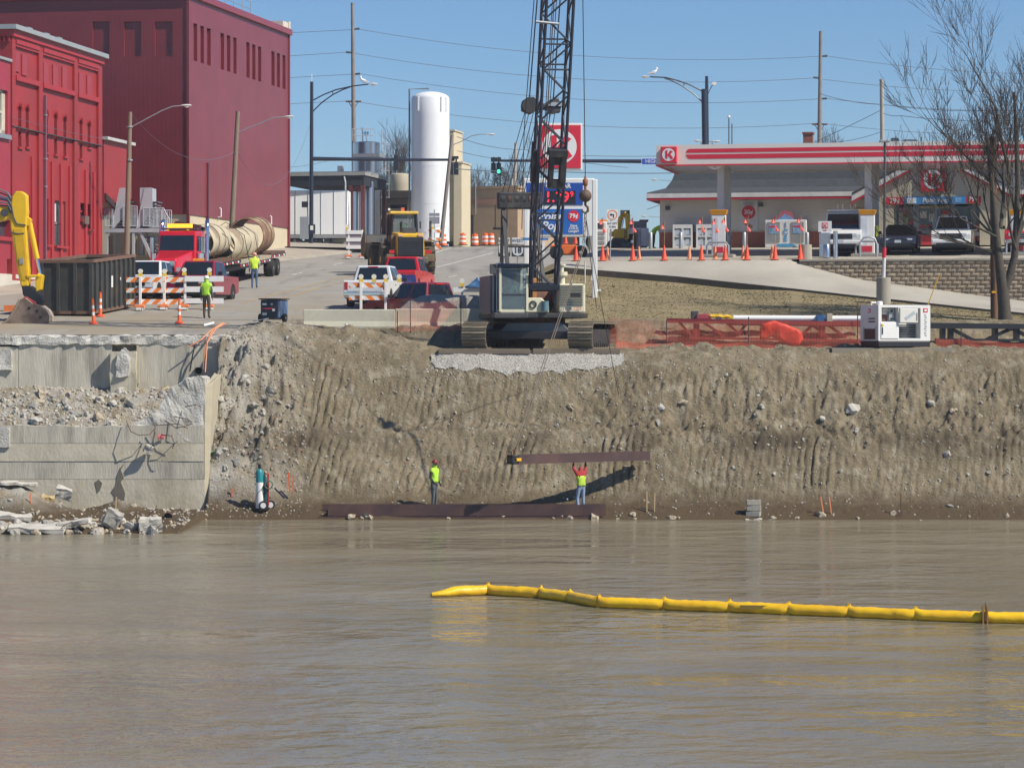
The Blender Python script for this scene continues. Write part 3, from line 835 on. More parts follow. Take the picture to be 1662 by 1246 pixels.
 if vest:
  vm = M('hivis_%02d%02d' % (int(vest[0]*99), int(vest[1]*99)), vest,.6, var=.08, scale=8, emit=None)
  bmv = bmesh.new(); bmv.from_mesh(bm_)
  T0, T1 = Vector(J['pel']), Vector(J['nec']); ax = (T1-T0).normalized(); ln = (T1-T0).length
  kill = []
  for f in bmv.faces:
   c = f.calc_center_median(); t = (c-T0).dot(ax)/ln; off = (c-T0-ax*(t*ln)).length
   if f.material_index not in (0,1) or t < vrange[0]-.95 or t > vrange[1] or off > .235 or (off > .21 and t < .72) : kill.append(f)
   else:
    f.material_index = 1 if abs(t-.36) < .055 else 0
  bmesh.ops.delete(bmv, geom=kill, context='FACES')
  for v in bmv.verts:
   v.co += v.normal*.022
  mv = bpy.data.meshes.new('vest'); bmv.to_mesh(mv); bmv.free()
  mv.materials.clear(); mv.materials.append(vm); mv.materials.append(M('reflective_tape_%02d%02d' % (int(vest_band[0]*99), int(vest_band[1]*99)), vest_band,.35, var=.05))
  vo = bpy.data.objects.new('vest', mv); COL.objects.link(vo); vo.parent = root
  so = vo.modifiers.new('t', 'SOLIDIFY'); so.thickness = .012
 if hat:
  hm = M('hard_hat_%02d%02d' % (int(hat[0]*99), int(hat[1]*99)), hat,.3, var=.05)
  hb = MB(); prof = [(.118,.0),(.116,.03),(.104,.075),(.075,.11),(.03,.125),(.001,.126)]
  q = up.to_track_quat('Z', 'Y').to_matrix()
  t_ = MB(); t_.lathe([(.118,-.004)]+prof, n=14)
  t_.prism([(-.10,-.17),(.10,-.17),(.125,-.05),(.12,.08),(0,.135),(-.12,.08),(-.125,-.05)], 'z',-.006,.006)
  yawm = Matrix.Rotation(math.atan2(fw.x,-fw.y),3, 'Z')
  hb.add([c_ + q @ (yawm @ Vector(v)) - up*.005 for v in t_.v], t_.f)
  hb.build('hard_hat', hm, root, smooth=True)
 return root
HV = (.42,.74,.05)
# -- abutment on the left bank
ab = thing('bridge_abutment', 'broken concrete bridge abutment with stepped wall at left of the bank', 'abutment',(0,0,0))
ab_a = M('old_concrete_wall',(.54,.495,.385),.92, var=.18, scale=.9, col2=(.35,.305,.215), s2=.5, t2=(.45,.68), bump=.35, bscale=9, stretch=(1,1,.6))
ab_b = M('stained_concrete_wall',(.51,.475,.39),.92, var=.2, scale=.8, col2=(.29,.27,.225), s2=.7, t2=(.48,.68), bump=.35, bscale=9, stretch=(2.2,1,.35))
ab_c = M('fresh_broken_concrete',(.58,.56,.51),.95, var=.16, scale=3, col2=(.40,.38,.33), s2=1.6, bump=.7, bscale=14)
def plate(x0, x1, y0, th, z0, z1, jag=0, nx=24, nz=4, seed=0, face=.012):
 """wall slab with slightly uneven face and a broken top edge"""
 b = MB(); vs = []
 for iz in range(nz+1):
  for ix in range(nx+1):
   x = x0+(x1-x0)*ix/nx; t = iz/nz
   zt = z1 + jag*noise.noise(Vector((x*1.7+seed*9.1,3.3, seed))) + .5*jag*noise.noise(Vector((x*5.1, seed,7.7)))
   z = z0+(zt-z0)*t
   vs.append((x, y0+face*noise.noise(Vector((x*1.2, z*1.5, seed*3.3))), z))
 k_ = len(vs)
 for ix in range(nx+1):
  q = vs[nz*(nx+1)+ix]; vs.append((q[0], y0+th, q[2]-jag*.4*abs(noise.noise(Vector((q[0]*3,1,1))))))
 fs = [(iz*(nx+1)+ix, iz*(nx+1)+ix+1,(iz+1)*(nx+1)+ix+1,(iz+1)*(nx+1)+ix) for iz in range(nz) for ix in range(nx)]
 fs += [(nz*(nx+1)+ix, nz*(nx+1)+ix+1, k_+ix+1, k_+ix) for ix in range(nx)]
 b.add(vs, fs)
 b.add([(x0,y0,z0),(x0,y0+th,z0),(x0,y0+th,vs[k_][2]),vs[nz*(nx+1)]],[(0,1,2,3)])
 b.add([(x1,y0,z0),(x1,y0+th,z0),(x1,y0+th,vs[k_+nx][2]),vs[nz*(nx+1)+nx]],[(0,1,2,3)])
 return b
Y0 = 101.9
xr = XZ(331, Y0)
cz = [(.05,1.405),(1.42,2.075),(2.09,2.755),(2.77,3.42)]
for i,(a, b) in enumerate(cz):
 plate(-34, xr + (.0 if i else .02), Y0 + (.0,.012,-.006,.015)[i],.55, a, b,.10 if i == 3 else 0,60,3, i).build('concrete_course',[ab_a, ab_b][i % 2], ab)
mb = MB(); mb.bx(-34, xr-.02, Y0+.06, Y0+.5,.0,3.3); mb.build('joint_core', darkgrey, ab)
plate(-34, XZ(16, Y0), Y0-.10,.12,2.62,3.46,.10,12,3,8).build('broken_facing', ab_c, ab)
mb = MB(); mb.hexa([(xr+.012,Y0+.02,.3),(xr+.12,Y0+.1,.3),(xr+.2,Y0+3.6,.3),(xr+.012,Y0+3.6,.3)],[(xr+.012,Y0+.02,4.9),(xr+.30,Y0+.25,5.05),(xr+.36,Y0+3.6,5.4),(xr+.012,Y0+3.6,5.4)])
mb.build('end_return', M('pale_concrete_edge',(.45,.40,.29),.9, var=.12, scale=2), ab, bevel=.03)
def roughen(mb_, cuts, amp, sc, seed):
 me = mb_.mesh('t'); bm = bmesh.new(); bm.from_mesh(me)
 bmesh.ops.triangulate(bm, faces=[f for f in bm.faces if len(f.verts) > 4])
 bmesh.ops.subdivide_edges(bm, edges=bm.edges, cuts=cuts, use_grid_fill=True)
 for v in bm.verts:
  v.co += Vector((noise.noise(v.co*sc+Vector((seed,0,0))), noise.noise(v.co*sc+Vector((0,seed,5))), noise.noise(v.co*sc+Vector((9,0,seed)))))*amp + .35*amp*Vector((noise.noise(v.co*sc*3.1), noise.noise(v.co*sc*3.1+Vector((4,4,4))), noise.noise(v.co*sc*3.1+Vector((8,1,4)))))
 out = MB(); bm.verts.index_update(); out.add([v.co.copy() for v in bm.verts],[tuple(v.index for v in f.verts) for f in bm.faces]); bm.free(); return out
st = MB(); o = [(xr-3.0,3.38),(xr-2.3,3.62),(xr-1.75,4.0),(xr-1.35,4.75),(xr-.75,5.15),(xr-.2,5.28),(xr+.05,5.2),(xr+.02,2.95),(xr-.7,2.86),(xr-1.6,3.1)]
st.prism(o, 'y', Y0+.05, Y0+1.8)
roughen(st,4,.09,2.2,3.3).build('fractured_stub', ab_c, ab)
YU = 106.05
for i,(x0, x1, jg, yy) in enumerate(((-34, XZ(30,YU)-.02,.12,0),(XZ(30,YU), XZ(181,YU),.07,.03),(XZ(224,YU), XZ(364,YU),.07,.0))):
 plate(x0, x1, YU+yy,.5,4.5,6.55 if i else 6.35, jg,30,4,20+i).build('upper_wall_panel', ab_b, ab)
mb = MB(); mb.bx(XZ(181,YU)+.01, XZ(224,YU)-.01, YU-.42, YU+.5,4.55,6.2); roughen(mb,5,.05,1.6,8).build('pilaster', ab_a, ab)
mb = MB(); mb.prism([(XZ(192,YU),5.2),(XZ(212,YU),5.2),(XZ(213,YU),6.15),(XZ(205,YU),6.35),(XZ(193,YU),6.1)], 'y', YU-.55, YU-.2); roughen(mb,3,.06,3,2).build('broken_core', ab_c, ab)
mb = MB(); mb.prism([(XZ(0,YU),5.5),(XZ(19,YU),5.45),(XZ(20,YU),6.2),(XZ(8,YU),6.3),(XZ(0,YU),6.2)], 'y', YU-.12, YU+.2); roughen(mb,3,.05,3,6).build('broken_core', ab_c, ab)
bar('wall_post', W(224.5,622,YU-.1), W(223.5,560,YU-.1),.04, ab_a, ab, kind='sq')
mb = MB(); mb.bx(-34,-11.0, YU-.15, YU+1.0,6.42,6.78);
lip = MB();
for q in range(46): lip.bx(-34+q*.5,-34+q*.5+.5, YU-.04, YU+1.0,6.45,6.8)
roughen(lip,2,.09,2.6,4.4).build('broken_lip', ab_c, ab)
sb = MB()
sp_ = [(202,752),(196,762),(201,775),(196,782),(203,800),(200,824),(184,824),(186,805),(180,798),(188,786),(190,772),(196,758)]
sb.prism([(XZ(a, Y0-.02), ZY(b, Y0-.02)) for a, b in sp_], 'y', Y0-.024, Y0+.01)
sb.build('water_stain', M('wet_concrete',(.14,.125,.10),.6, var=.2), ab)
sb = MB(); sb.prism([(XZ(a, Y0-.02), ZY(b, Y0-.02)) for a, b in ((154,782),(160,778),(166,784),(162,796),(158,800))], 'y', Y0-.024, Y0+.01)
sb.build('water_stain', M('wet_concrete',(.14,.125,.10),.6), ab)
rg = random.Random(3)
rub = [M('rubble_pale',(.48,.455,.40),.95, var=.15, scale=4, bump=.4), M('rubble_grey',(.36,.34,.30),.95, var=.2, scale=4, bump=.4), M('rubble_tan',(.40,.34,.25),.95, var=.2, scale=4, bump=.4)]
RK = []
for i in range(14):
 b = MB(); b.rock((0,0,0),1, rg,(1,.85,.62+.2*rg.random()),2,.75); me = b.mesh('rubble'); me.materials.append(rub[i % 3]); RK.append(me)
def rock(name, p, r, label, group, cat='rubble', k_=None):
 o = bpy.data.objects.new(name, RK[rg.randrange(14) if k_ is None else k_]); COL.objects.link(o)
 o.location = p; o.scale = (r*(.8+.5*rg.random()), r*(.8+.4*rg.random()), r*(.75+.4*rg.random())); o.rotation_euler = (rg.uniform(-.4,.4), rg.uniform(-.4,.4), rg.random()*6.3)
 return tagit(o, label, cat, group)
for i in range(75):     # chunks lying on the shelf of the abutment
 x = rg.uniform(-21.5,-12.4); y = rg.uniform(102.7,105.7)
 rock('concrete_chunk',(x, y, bz(x, y)+.03), rg.choice((.09,.12,.15,.2,.27)), 'pale broken concrete chunk on the abutment shelf', 'rubble chunks on the abutment shelf')
sm = MB()
for i in range(1500):
 x = rg.uniform(-24,-12.1); y = rg.uniform(102.6,106.0); sm.mi = rg.randrange(3)
 sm.rock((x, y, bz(x, y)+.01), rg.uniform(.025,.085), rg,(1,.9,.7),1)
for i in range(700):
 x = rg.uniform(-19,-11.2); y = rg.uniform(93.4,101.7); sm.mi = rg.choice((1,2,2)); sm.rock((x, y, bz(x, y)+.005), rg.choice((.02,.03,.04,.06,.10)), rg,(1,.9,.6),1)
sm.build('rubble', rub, kind='stuff', recalc=False)
for i in range(95):     # spit of slabs in the river
 x = rg.uniform(-18.4,-12.1); y = rg.uniform(92.9,95.2); r = rg.choice((.09,.12,.16,.2,.26))
 rock('concrete_chunk',(x, y, max(.0, bz(x, y))+r*.25), r, 'pale broken slab chunk in the rubble spit at the water', 'slab chunks in the rubble spit')
def slab(p, size, rot, label, m_=None):
 b = MB(); b.box((0,0,0), size); r_ = roughen(b,4,.075,3.6, rg.random()*9)
 o = r_.build('concrete_slab', m_ or rub[0], label=label, cat='slab'); o.location = p; o.rotation_euler = rot; return o
slab(W(243,852,93.6),(.78,.5,.5),(.1,.05,.2), 'rounded pale concrete block at right tip of the rubble spit')
slab(W(182,842,93.9),(.55,.4,.62),(.2,.5,.1), 'dark grey broken block upright in the middle of the spit', rub[1])
slab(W(60,858,93.2),(1.9,.5,.16),(.25,.05,.05), 'long flat broken slab tipping into the water at far left')
slab(W(110,850,93.6),(1.6,.6,.15),(.1,-.18,-.1), 'cracked slab sloping down beside the rebar on the spit')
slab(W(20,838,95.2),(1.3,.6,.14),(.2,.1,.2), 'flat slab with rebar mesh at the picture edge of the spit')
slab(W(78,812,98.6),(.45,.3,.3),(.3,.2,.2), 'yellowish sandstone lump in the dirt heap below the abutment', M('sandstone',(.45,.34,.17),.9, var=.2))
slab(W(30,770+15,98.6),(1.3,.5,.1),(.1,.05,.2), 'thin broken slab lying on top of the dirt heap')
slab(W(103,800,100.6),(.55,.35,.4),(.3,.3,.2), 'whitish chunk with exposed bars against the abutment foot')
slab(W(241,729,101.6),(.30,.22,.28),(.2,.3,.4), 'concrete lump hanging from rebar on the abutment face')
rb = M('rusty_rebar',(.10,.055,.035),.8, var=.3)
rebars = [[(205,683,101.8),(212,700,101.5),(225,706,101.4),(243,705,101.5),(252,694,101.6),(250,688,101.6)],[(252,694,101.6),(249,710,101.5),(249,722,101.4),(243,727,101.5)],[(268,682,101.7),(285,694,101.3),(300,692,101.3),(312,687,101.6)],
   [(252,690,101.7),(290,688,101.4),(305,695,101.4)],[(300,660,101.9),(318,657,101.5),(327,660,101.6)],[(282,676,101.8),(300,679,101.5),(312,685,101.5)],[(262,705,101.6),(278,707,101.4),(283,718,101.4),(280,728,101.5)]]
for a in rebars:
 b = MB(); b.tube([W(*q) for q in a],.016,5); b.build('rebar', rb, label='thin bent rebar sticking out of the broken abutment stub', cat='rebar', group='bent rebars on the abutment')
for a in ([(92,866,93.1),(104,852,93.1),(118,846,93.2)],[(112,853,93.2),(146,849,93.0)],[(170,866,93.0),(196,862,93.0)],[(206,863,93.0),(232,862,92.9)],[(10,868,93.0),(22,858,93.1)],[(20,845,93.4),(28,858,93.2),(46,868,93.0)],[(244,868,92.9),(262,850,93.0)],[(238,838,93.6),(246,832,93.5),(253,826,93.4),(254,820,93.4)]):
 b = MB(); b.tube([W(*q) for q in a],.014,5); b.build('rebar', rust, label='rusty rebar poking out of the rubble spit', cat='rebar', group='rebars in the rubble spit')
slab(W(262,709,101.75),(.28,.05,.2),(.1,.2,.5), 'small pink scrap of netting caught on the abutment rebar', M('pink_scrap',(.62,.17,.18),.7))
b = MB(); b.cyl((0,0,0),(0,-.6,-.06),.215, n=18, caps=False); b.cyl((0,0,0),(0,-.6,-.06),.19,n=18,caps=False)
t = thing('drain_pipe', 'green plastic drain pipe end sticking out beside the abutment', 'pipe', W(345,738,102.9),.25)
b.build('pipe_wall', M('green_pipe',(.10,.30,.20),.4, var=.15), t, smooth=True); b = MB(); b.cyl((0,.02,0),(0,.05,0),.19,n=16); b.build('pipe_void', black, t)
t = thing('drain_pipe', 'dark pipe stub below the orange conduits at top of abutment', 'pipe', W(321,601,105.9),.2)
b = MB(); b.cyl((0,.4,0),(0,-.35,0),.13,n=14,caps=False); b.cyl((0,.4,0),(0,-.35,0),.11,n=14,caps=False); b.build('pipe_wall', darkgrey, t, smooth=True); b = MB(); b.cyl((0,0,0),(0,.04,0),.11,n=12); b.build('pipe_void', black, t)
t = thing('drain_pipe', 'half buried corrugated culvert end at waterline by abutment', 'pipe', W(273,838,98.2),.1)
b = MB(); b.cyl((0,.6,0),(0,-.2,0),.15,n=16,caps=False); b.build('pipe_wall', rust, t, smooth=True); b = MB(); b.cyl((0,0,0),(0,.05,0),.145,n=14); b.build('pipe_void', black, t)
oc = M('orange_conduit',(.62,.25,.12),.5, var=.1)
for i, a in enumerate(([(362,524,106.6),(345,536,106.2),(333,560,105.6),(330,600,105.3)],[(358,526,106.6),(340,538,106.0),(326,552,105.7),(306,563,105.6)],[(366,525,106.7),(350,533,106.2),(336,556,105.6),(333,604,105.2)])):
 b = MB(); b.tube([W(*q) for q in a],.03,6); b.build('conduit', oc, label='orange conduit drooping over the broken road edge', cat='conduit', group='orange conduits over the road edge')
b = MB(); b.tube([W(331,528,106.7), W(347,524,106.9)],.05,8); b.build('conduit', white, label='short white pipe lying on the broken road edge', cat='pipe')
b = MB(); b.tube([W(308,603,105.8), W(312,580,105.8), W(316,560,105.9)],.03,6); b.build('conduit', black, label='black cable hanging down the upper abutment wall', cat='cable')
def stake(px, y0, y1, d, m_, label, lean=0, group=None):
 bar('stake', W(px, y0, d), W(px+lean, y1, d),.022, m_, kind='sq', label=label, cat='stake', group=group)
stake(187,836,806,97.5,wood_new,'pale wooden stake in front of the wet stain on the abutment',2)
stake(51,822,800,97.6,orange_faded,'short orange-tinted stake in dirt heap below abutment',-2)
stake(1050,836,797,100.9,wood_new,'pair of pale survey stakes right of the steel stack',0,'pale stakes right of the steel stack')
stake(1062,836,800,100.9,wood_new,'pair of pale survey stakes right of the steel stack',1,'pale stakes right of the steel stack')
stake(1337,834,806,100.8,orange_faded,'reddish stakes at the waterline right of the concrete block',-5,'reddish stakes at the waterline')
stake(1350,838,806,100.8,orange_faded,'reddish stakes at the waterline right of the concrete block',-4,'reddish stakes at the waterline')
stake(1462,846,802,100.7,wood_dark,'dark lone stake standing at waterline on right',0)
stake(470,798,766,101.9,orange,'bright orange stakes stuck behind the gas cylinder cart',-2,'orange stakes by the cylinder cart')
stake(476,798,772,101.9,orange,'bright orange stakes stuck behind the gas cylinder cart',0,'orange stakes by the cylinder cart')
stake(376,806,792,101.8,orange,'small orange stake at foot of the rough slope by abutment',0)
for (px, py, r, lab) in ((430,646,.16,'white concrete lump high on the rough left slope'),(1383,664,.30,'large pale concrete block embedded high in right bank'),(1537,738,.17,'pale stone low in the right bank above ripple marks'),(1110,655,.20,'upper pale rock right of the crane in bank'),
      (1072,664,.18,'pale rock just under the crest right of crane'),(1068,686,.14,'small pale rock in the loose right slope'),(926,660,.16,'pale flat rock below gravel pad'),(712,678,.10,'cream stone above the left worker'),(1512,655,.19,'white boulder in upper right bank'),(1548,667,.17,'flat white slab piece in upper right bank'),
      (1590,676,.12,'grey stone far right in upper bank'),(1388,700,.14,'grey lump under the large block'),(1541,822,.14,'white stone near the waterline at right'),(1336,683,.14,'stone left of the large block'),(1236,661,.13,'white shard left of the generator slope')):
 p = onbank(px, py); rock('bank_stone', p, r, lab, None, 'stone')
for i in range(110):
 px = rg.choice((rg.uniform(350,480), rg.uniform(860,1660), rg.uniform(1000,1660))); py = rg.uniform(606,790) if px < 480 or px > 1000 else rg.uniform(610,700)
 rock('bank_stone', onbank(px, py), rg.choice((.03,.04,.05,.08)), 'small stone or brick bit set in the river bank soil', 'small stones in the river bank', 'stone')
for i in range(46):     # broken concrete mixed into the shoulder beside the abutment
 p = onbank(rg.uniform(352,470), rg.uniform(545,790)); rock('bank_stone', p, rg.choice((.07,.1,.13,.18)), 'pale broken concrete piece mixed into the rough slope beside the abutment', 'broken concrete in the slope beside the abutment', 'rubble')
for i in range(26):
 px = rg.uniform(520,1640); p = onbank(px, rg.uniform(834,846)); p.z = max(p.z,-.02)
 rock('shore_stone', p, rg.choice((.07,.1,.14,.2)), 'flat wet stone lying along the waterline', 'wet stones along the waterline', 'stone',2+3*rg.randrange(4))
sm = MB()
cl = [M('clod_brown',(.21,.175,.13),.95, var=.25, scale=8), M('clod_grey',(.38,.35,.295),.95, var=.2, scale=8), M('brick_bit',(.36,.13,.075),.9, var=.2)]
for i in range(5200):
 px = rg.uniform(345,1662)
 if rg.random() < .35: px = rg.uniform(345,500)
 x = XZ(px,105); y = rg.uniform(100.6,110.5) if rg.random() < .55 else rg.uniform(102.3,106.6)
 if -3.3 < x < 4.6 and y > 106.2: continue
 sm.mi = rg.choices((0,1,2),(.35,.63,.02))[0]
 sm.rock((x, y, bz(x, y)+.005), rg.uniform(.012,.055) * (1.5 if rg.random() < .12 else 1), rg,(1,.9,.7),1,.4)
sm.build('loose_soil', cl, kind='stuff', recalc=False)
cbm = M('cinder_block',(.36,.34,.29),.95, var=.15, scale=5, bump=.3)
for k_,(dx, dz) in enumerate(((0,0),(.02,.21),(.0,.42))):
 t = thing('cinder_block',('bottom', 'middle', 'top')[k_]+' concrete block of the small stack at the waterline', 'block', W(1223+dx*40,836,100.75)+Vector((0,0,dz-.05)),-.25+.12*k_)
 t.location.z = .10+dz
 b = MB(); b.bx(-.26,.26,-.19,.19,0,.195); b.build('block_body', cbm, t, bevel=.012);
 for sx in (-.12,.12):
  b = MB(); b.bx(sx-.08, sx+.08,-.11,.11,.196,.199); b.build('cell', black, t)
slab(W(1233,843,100.5),(1.1,.5,.06),(0,0,.1), 'flat pale slab under the stack of concrete blocks')
slab(W(1520,847,100.3),(1.2,.4,.08),(0,.03,.05), 'flat grey slab awash at right end of shoreline')
# -- steel piles
pile_m = M('primed_steel',(.085,.052,.052),.55,.3, var=.2, scale=2, col2=(.12,.065,.055), s2=1.1)
def hpile(L, b_=.40, h_=.42):
 """H section along x"""
 m_ = MB(); t_ = .025;
 m_.prism([(-b_/2,-h_/2),(b_/2,-h_/2),(b_/2,-h_/2+t_),(t_/2,-h_/2+t_),(t_/2,h_/2-t_),(b_/2,h_/2-t_),(b_/2,h_/2),(-b_/2,h_/2),(-b_/2,h_/2-t_),(-t_/2,h_/2-t_),(-t_/2,-h_/2+t_),(-b_/2,-h_/2+t_)], 'x',0, L)
 return m_
def flat(mb_):
 mb_.v = [(x,-z, y) for x, y, z in mb_.v]; return mb_
L0 = (983-533)/F*100.7
t = flat(hpile(L0,.42,.44)); o = t.build('steel_pile', pile_m, label='upper long brown steel H pile of the stack at the waterline', cat='steel beam'); o.location = W(533,829,100.72); o.location.z = .335
t = flat(hpile(L0+.1,.14,.62)); o = t.build('steel_pile', pile_m, label='lower brown steel section sticking out left under the stack', cat='steel beam'); o.location = W(517,836,100.75); o.location.z = .04
t = flat(hpile(1.6,.36,.40)); o = t.build('steel_pile', pile_m, label='rear steel pile end showing left behind the stack', cat='steel beam'); o.location = W(524,829,101.25); o.location.z = .33
for px in (560,700,860,960):
 blk('timber_block', W(px,842,100.7)*1,(.25,.7,.1), wood, label='short timber packing under the steel pile stack', cat='timber', group='timber packings under the pile stack').location.z = -.08
A = W(838,745.5,99.8); B = W(1051,739,102.65)
d = (B-A); L1 = d.length
t = hpile(L1,.34,.36); o = t.build('steel_pile', pile_m, label='brown steel pile hanging from the crane above the red-sleeved worker', cat='steel beam')
X_ = d.normalized(); Y_ = Vector((0,0,1)).cross(X_).normalized(); Z_ = X_.cross(Y_)
o.matrix_world = Matrix.Translation(A) @ Matrix((X_, Y_, Z_)).transposed().to_4x4() @ Matrix.Rotation(math.radians(0),4, 'X')
o.rotation_mode = 'XYZ'
o.matrix_world = Matrix.Translation(A) @ Matrix((X_, Y_, Z_)).transposed().to_4x4() @ Matrix.Rotation(math.radians(90),4, 'X')
cl_ = thing('pile_clamp', 'dark shackle clamp with yellow tag on the hanging pile end', 'clamp', A + Vector((-.12,-.02,.0)), math.atan2(d.y, d.x))
b = MB(); b.bx(-.16,.16,-.2,.2,-.17,-.05); b.bx(-.16,.16,-.2,.2,.06,.17); b.bx(-.16,-.04,-.2,.2,-.17,.17); b.build('jaw', black, cl_, bevel=.02)
b = MB(); b.bx(.02,.22,-.24,-.205,-.05,.06); b.build('tag', M('yellow_paint',(.75,.42,.02),.4, var=.12), cl_)
b = MB(); b.tube([(-.05,0,.15),(-.08,0,.3),(0,0,.36),(.07,0,.3),(.05,0,.15)],.025,6); b.build('shackle', rust, cl_)
# -- bank workers
w1 = person('person', 'worker in yellow vest and red hard hat standing behind the steel pile stack', Vector((XZ(705,101.25),101.25, bz(XZ(705,101.25),101.25)-.01)), math.radians(60),
 dict(ell=(.25,.05,1.15), wrl=(.23,-.10,.95), hal=(.22,-.14,.88), wrr=(-.22,-.14,.96), har=(-.18,-.19,.90), face=(0,-1,0), knl=(.105,-.02,.5)),(.055,.05,.048),(.10,.115,.115), vest=HV, hat=(.20,.025,.03), gloves=(.12,.11,.10), hood=True)
w2p = Vector((XZ(943,101.0),101.0, bz(XZ(943,101.0),101.0)-.01))
w2 = person('person', 'worker in red hoodie, vest and blue jeans reaching up to steady the hanging pile', w2p, math.radians(-150),
 dict(ell=(.27,-.13,1.62), wrl=(.20,-.20,1.83), hal=(.18,-.20,1.89), elr=(-.29,-.16,1.60), wrr=(-.34,-.24,1.80), har=(-.36,-.25,1.86), shl=(.18,-.02,1.44), shr=(-.18,-.02,1.44), hea=(0,-.06,1.57), cra=(0,-.07,1.68), face=(0,-1,.4), knl=(.13,-.06,.5), anl=(.15,.05,.1), tol=(.17,-.1,.045)),(.36,.03,.035),(.22,.30,.42), vest=(.42,.60,.05), hat=None, vrange=(.98,.66), gloves=(.30,.03,.04), hood=True, boots=(.20,.15,.09))
ct = thing('cylinder_cart', 'two-wheeled welding cart holding a white and teal gas cylinder and hoses', 'cart', Vector((XZ(424,101.1),101.1, bz(XZ(424,101.1),101.1))),0)
tilt = Matrix.Rotation(math.radians(4),3, 'Y')
b = MB(); b.lathe([(.135,.05),(.14,.08),(.14,1.02)],(-.06,-.05,0),16); b.build('cylinder_body', white, ct, smooth=True)
b = MB(); b.lathe([(.14,1.02),(.14,1.36),(.12,1.46),(.07,1.52),(.03,1.53)],(-.06,-.05,0),16); b.build('cylinder_shoulder', M('teal_paint',(.02,.22,.25),.4, var=.1), ct, smooth=True)
b = MB(); b.lathe([(.05,1.53),(.06,1.56),(.06,1.68),(.03,1.7)],(-.06,-.05,0),10); b.build('valve_cap', black, ct, smooth=True)
b = MB(); b.lathe([(.13,.05),(.135,.5),(.135,1.2),(.06,1.32)],(.14,.15,0),14); b.build('second_cylinder', M('dark_teal_paint',(.02,.07,.075),.4), ct, smooth=True)
rd = M('cart_red',(.45,.03,.02),.45)
for x in (.20,.27): bar('frame_rail',(x,.05,.15),(x-.01,.1,1.35),.02, rd, ct)
for z in (.3,.8,1.25): bar('cross_rail',(-.2,.08,z),(.27,.08,z),.015, rd, ct)
b = MB(); b.bx(-.22,.3,-.2,.3,.03,.06); b.build('toe_plate', black, ct)
for x, y in ((.10,-.24),(.34,.12)):
 b = MB(); b.cyl((x,y-.04,.17),(x,y+.04,.17),.17,n=18); wb = b.build('wheel', rubber, ct, smooth=True); b = MB(); b.cyl((x,y-.05,.17),(x,y+.05,.17),.105,n=14); b.build('rim', white, wb)
b = MB(); pts = [(.30+.14*math.cos(q*.7)+.02*math.sin(q*2.1),-.12+.1*math.sin(q*1.3),.93+.15*math.sin(q*.7)) for q in range(54)]; b.tube(pts,.018,5); b.build('hose_coil', M('hose_green',(.10,.15,.10),.6), ct, smooth='all')
b = MB(); b.tube([(.1,-.22,.85),(-.12,-.3,.6),(-.22,-.3,.3),(-.24,-.2,.05)],.012,5); b.build('strap_hose', black, ct)
# -- containment boom on the river
bt = thing('containment_boom', 'yellow floating containment boom stretched across the brown river', 'boom',(0,0,0))
ybm = M('boom_vinyl',(.88,.54,.012),.42, var=.10, scale=3, col2=(.74,.42,.015), s2=1.5, bump=.25, bscale=6)
knots = [(700,968),(792,965),(878,970),(925,976),(972,985),(1078,989),(1184,993),(1280,997),(1378,1001),(1486,1006),(1597,1010),(1700,1012),(1810,1016)]
def wl(px, py):
 d = EYE*F/(py-HY); return Vector((XZ(px, d), d,0))
for i in range(len(knots)-1):
 a = wl(*knots[i]); b_ = wl(*knots[i+1])
 dv = b_-a; up = Vector((0,0,1)); sd = up.cross(dv.normalized())
 m_ = MB(); vs = []; n_ = 12; NR = 15
 for q in range(NR+1):
  u = q/NR; e = min(u,1-u)*2
  pinch = .84 + .16*min(1, e*4)
  for j in range(n_):
   t = 2*math.pi*j/n_
   wr = 1 + .16*noise.noise(Vector((i*7+u*9, t*1.6,2))) + .10*noise.noise(Vector((i*3+u*31, t*2,5)))
   c = a + dv*u; tp_ = min(1,.35+u*1.5) if i == 0 else 1
   hz = .15*tp_*math.sin(t)*(pinch if math.sin(t) < 0 else (1.25 if e < .10 else .96))*wr
   vs.append(c + sd*(.17*math.cos(t)*(pinch if e > .10 else .55)*wr) + up*(hz+.12*tp_))
 m_.add(vs,[(q*n_+j, q*n_+(j+1)%n_,(q+1)*n_+(j+1)%n_,(q+1)*n_+j) for q in range(NR) for j in range(n_)])
 m_.add([vs[j] for j in range(n_)],[tuple(range(n_))]); m_.add([vs[NR*n_+j] for j in range(n_)],[tuple(range(n_))])
 m_.build('float_section', ybm, bt, smooth='all', recalc=False)
 sk_ = MB(); sk_.hexa([a-sd*.01-up*.35, b_-sd*.01-up*.35, b_+sd*.01-up*.35, a+sd*.01-up*.35],[a-sd*.01+up*.02, b_-sd*.01+up*.02, b_+sd*.01+up*.02, a+sd*.01+up*.02]); sk_.build('skirt', ybm, bt)
 if 0 < i and i != 10:
  cb = MB(); cb.hexa([a-sd*.09-dv.normalized()*.05-up*.1, a-sd*.09+dv.normalized()*.05-up*.1, a+sd*.09+dv.normalized()*.05-up*.1, a+sd*.09-dv.normalized()*.05-up*.1],[a-sd*.02-dv.normalized()*.03+up*.33, a-sd*.02+dv.normalized()*.03+up*.33, a+sd*.02+dv.normalized()*.03+up*.33, a+sd*.02-dv.normalized()*.03+up*.33])
  cb.build('section_fold', ybm, bt)
c = wl(1597,1010)
m_ = MB(); m_.box(c+Vector((-.05,-.14,.2)),(.04,.12,.42)); m_.box(c+Vector((.05,-.14,.2)),(.04,.12,.42)); m_.build('end_connector', M('boom_connector',(.35,.2,.06),.5,.4), bt)
bar('toggle_pin', c+Vector((-.0,-.2,.05)), c+Vector((0,-.2,.5)),.012, rust, bt)
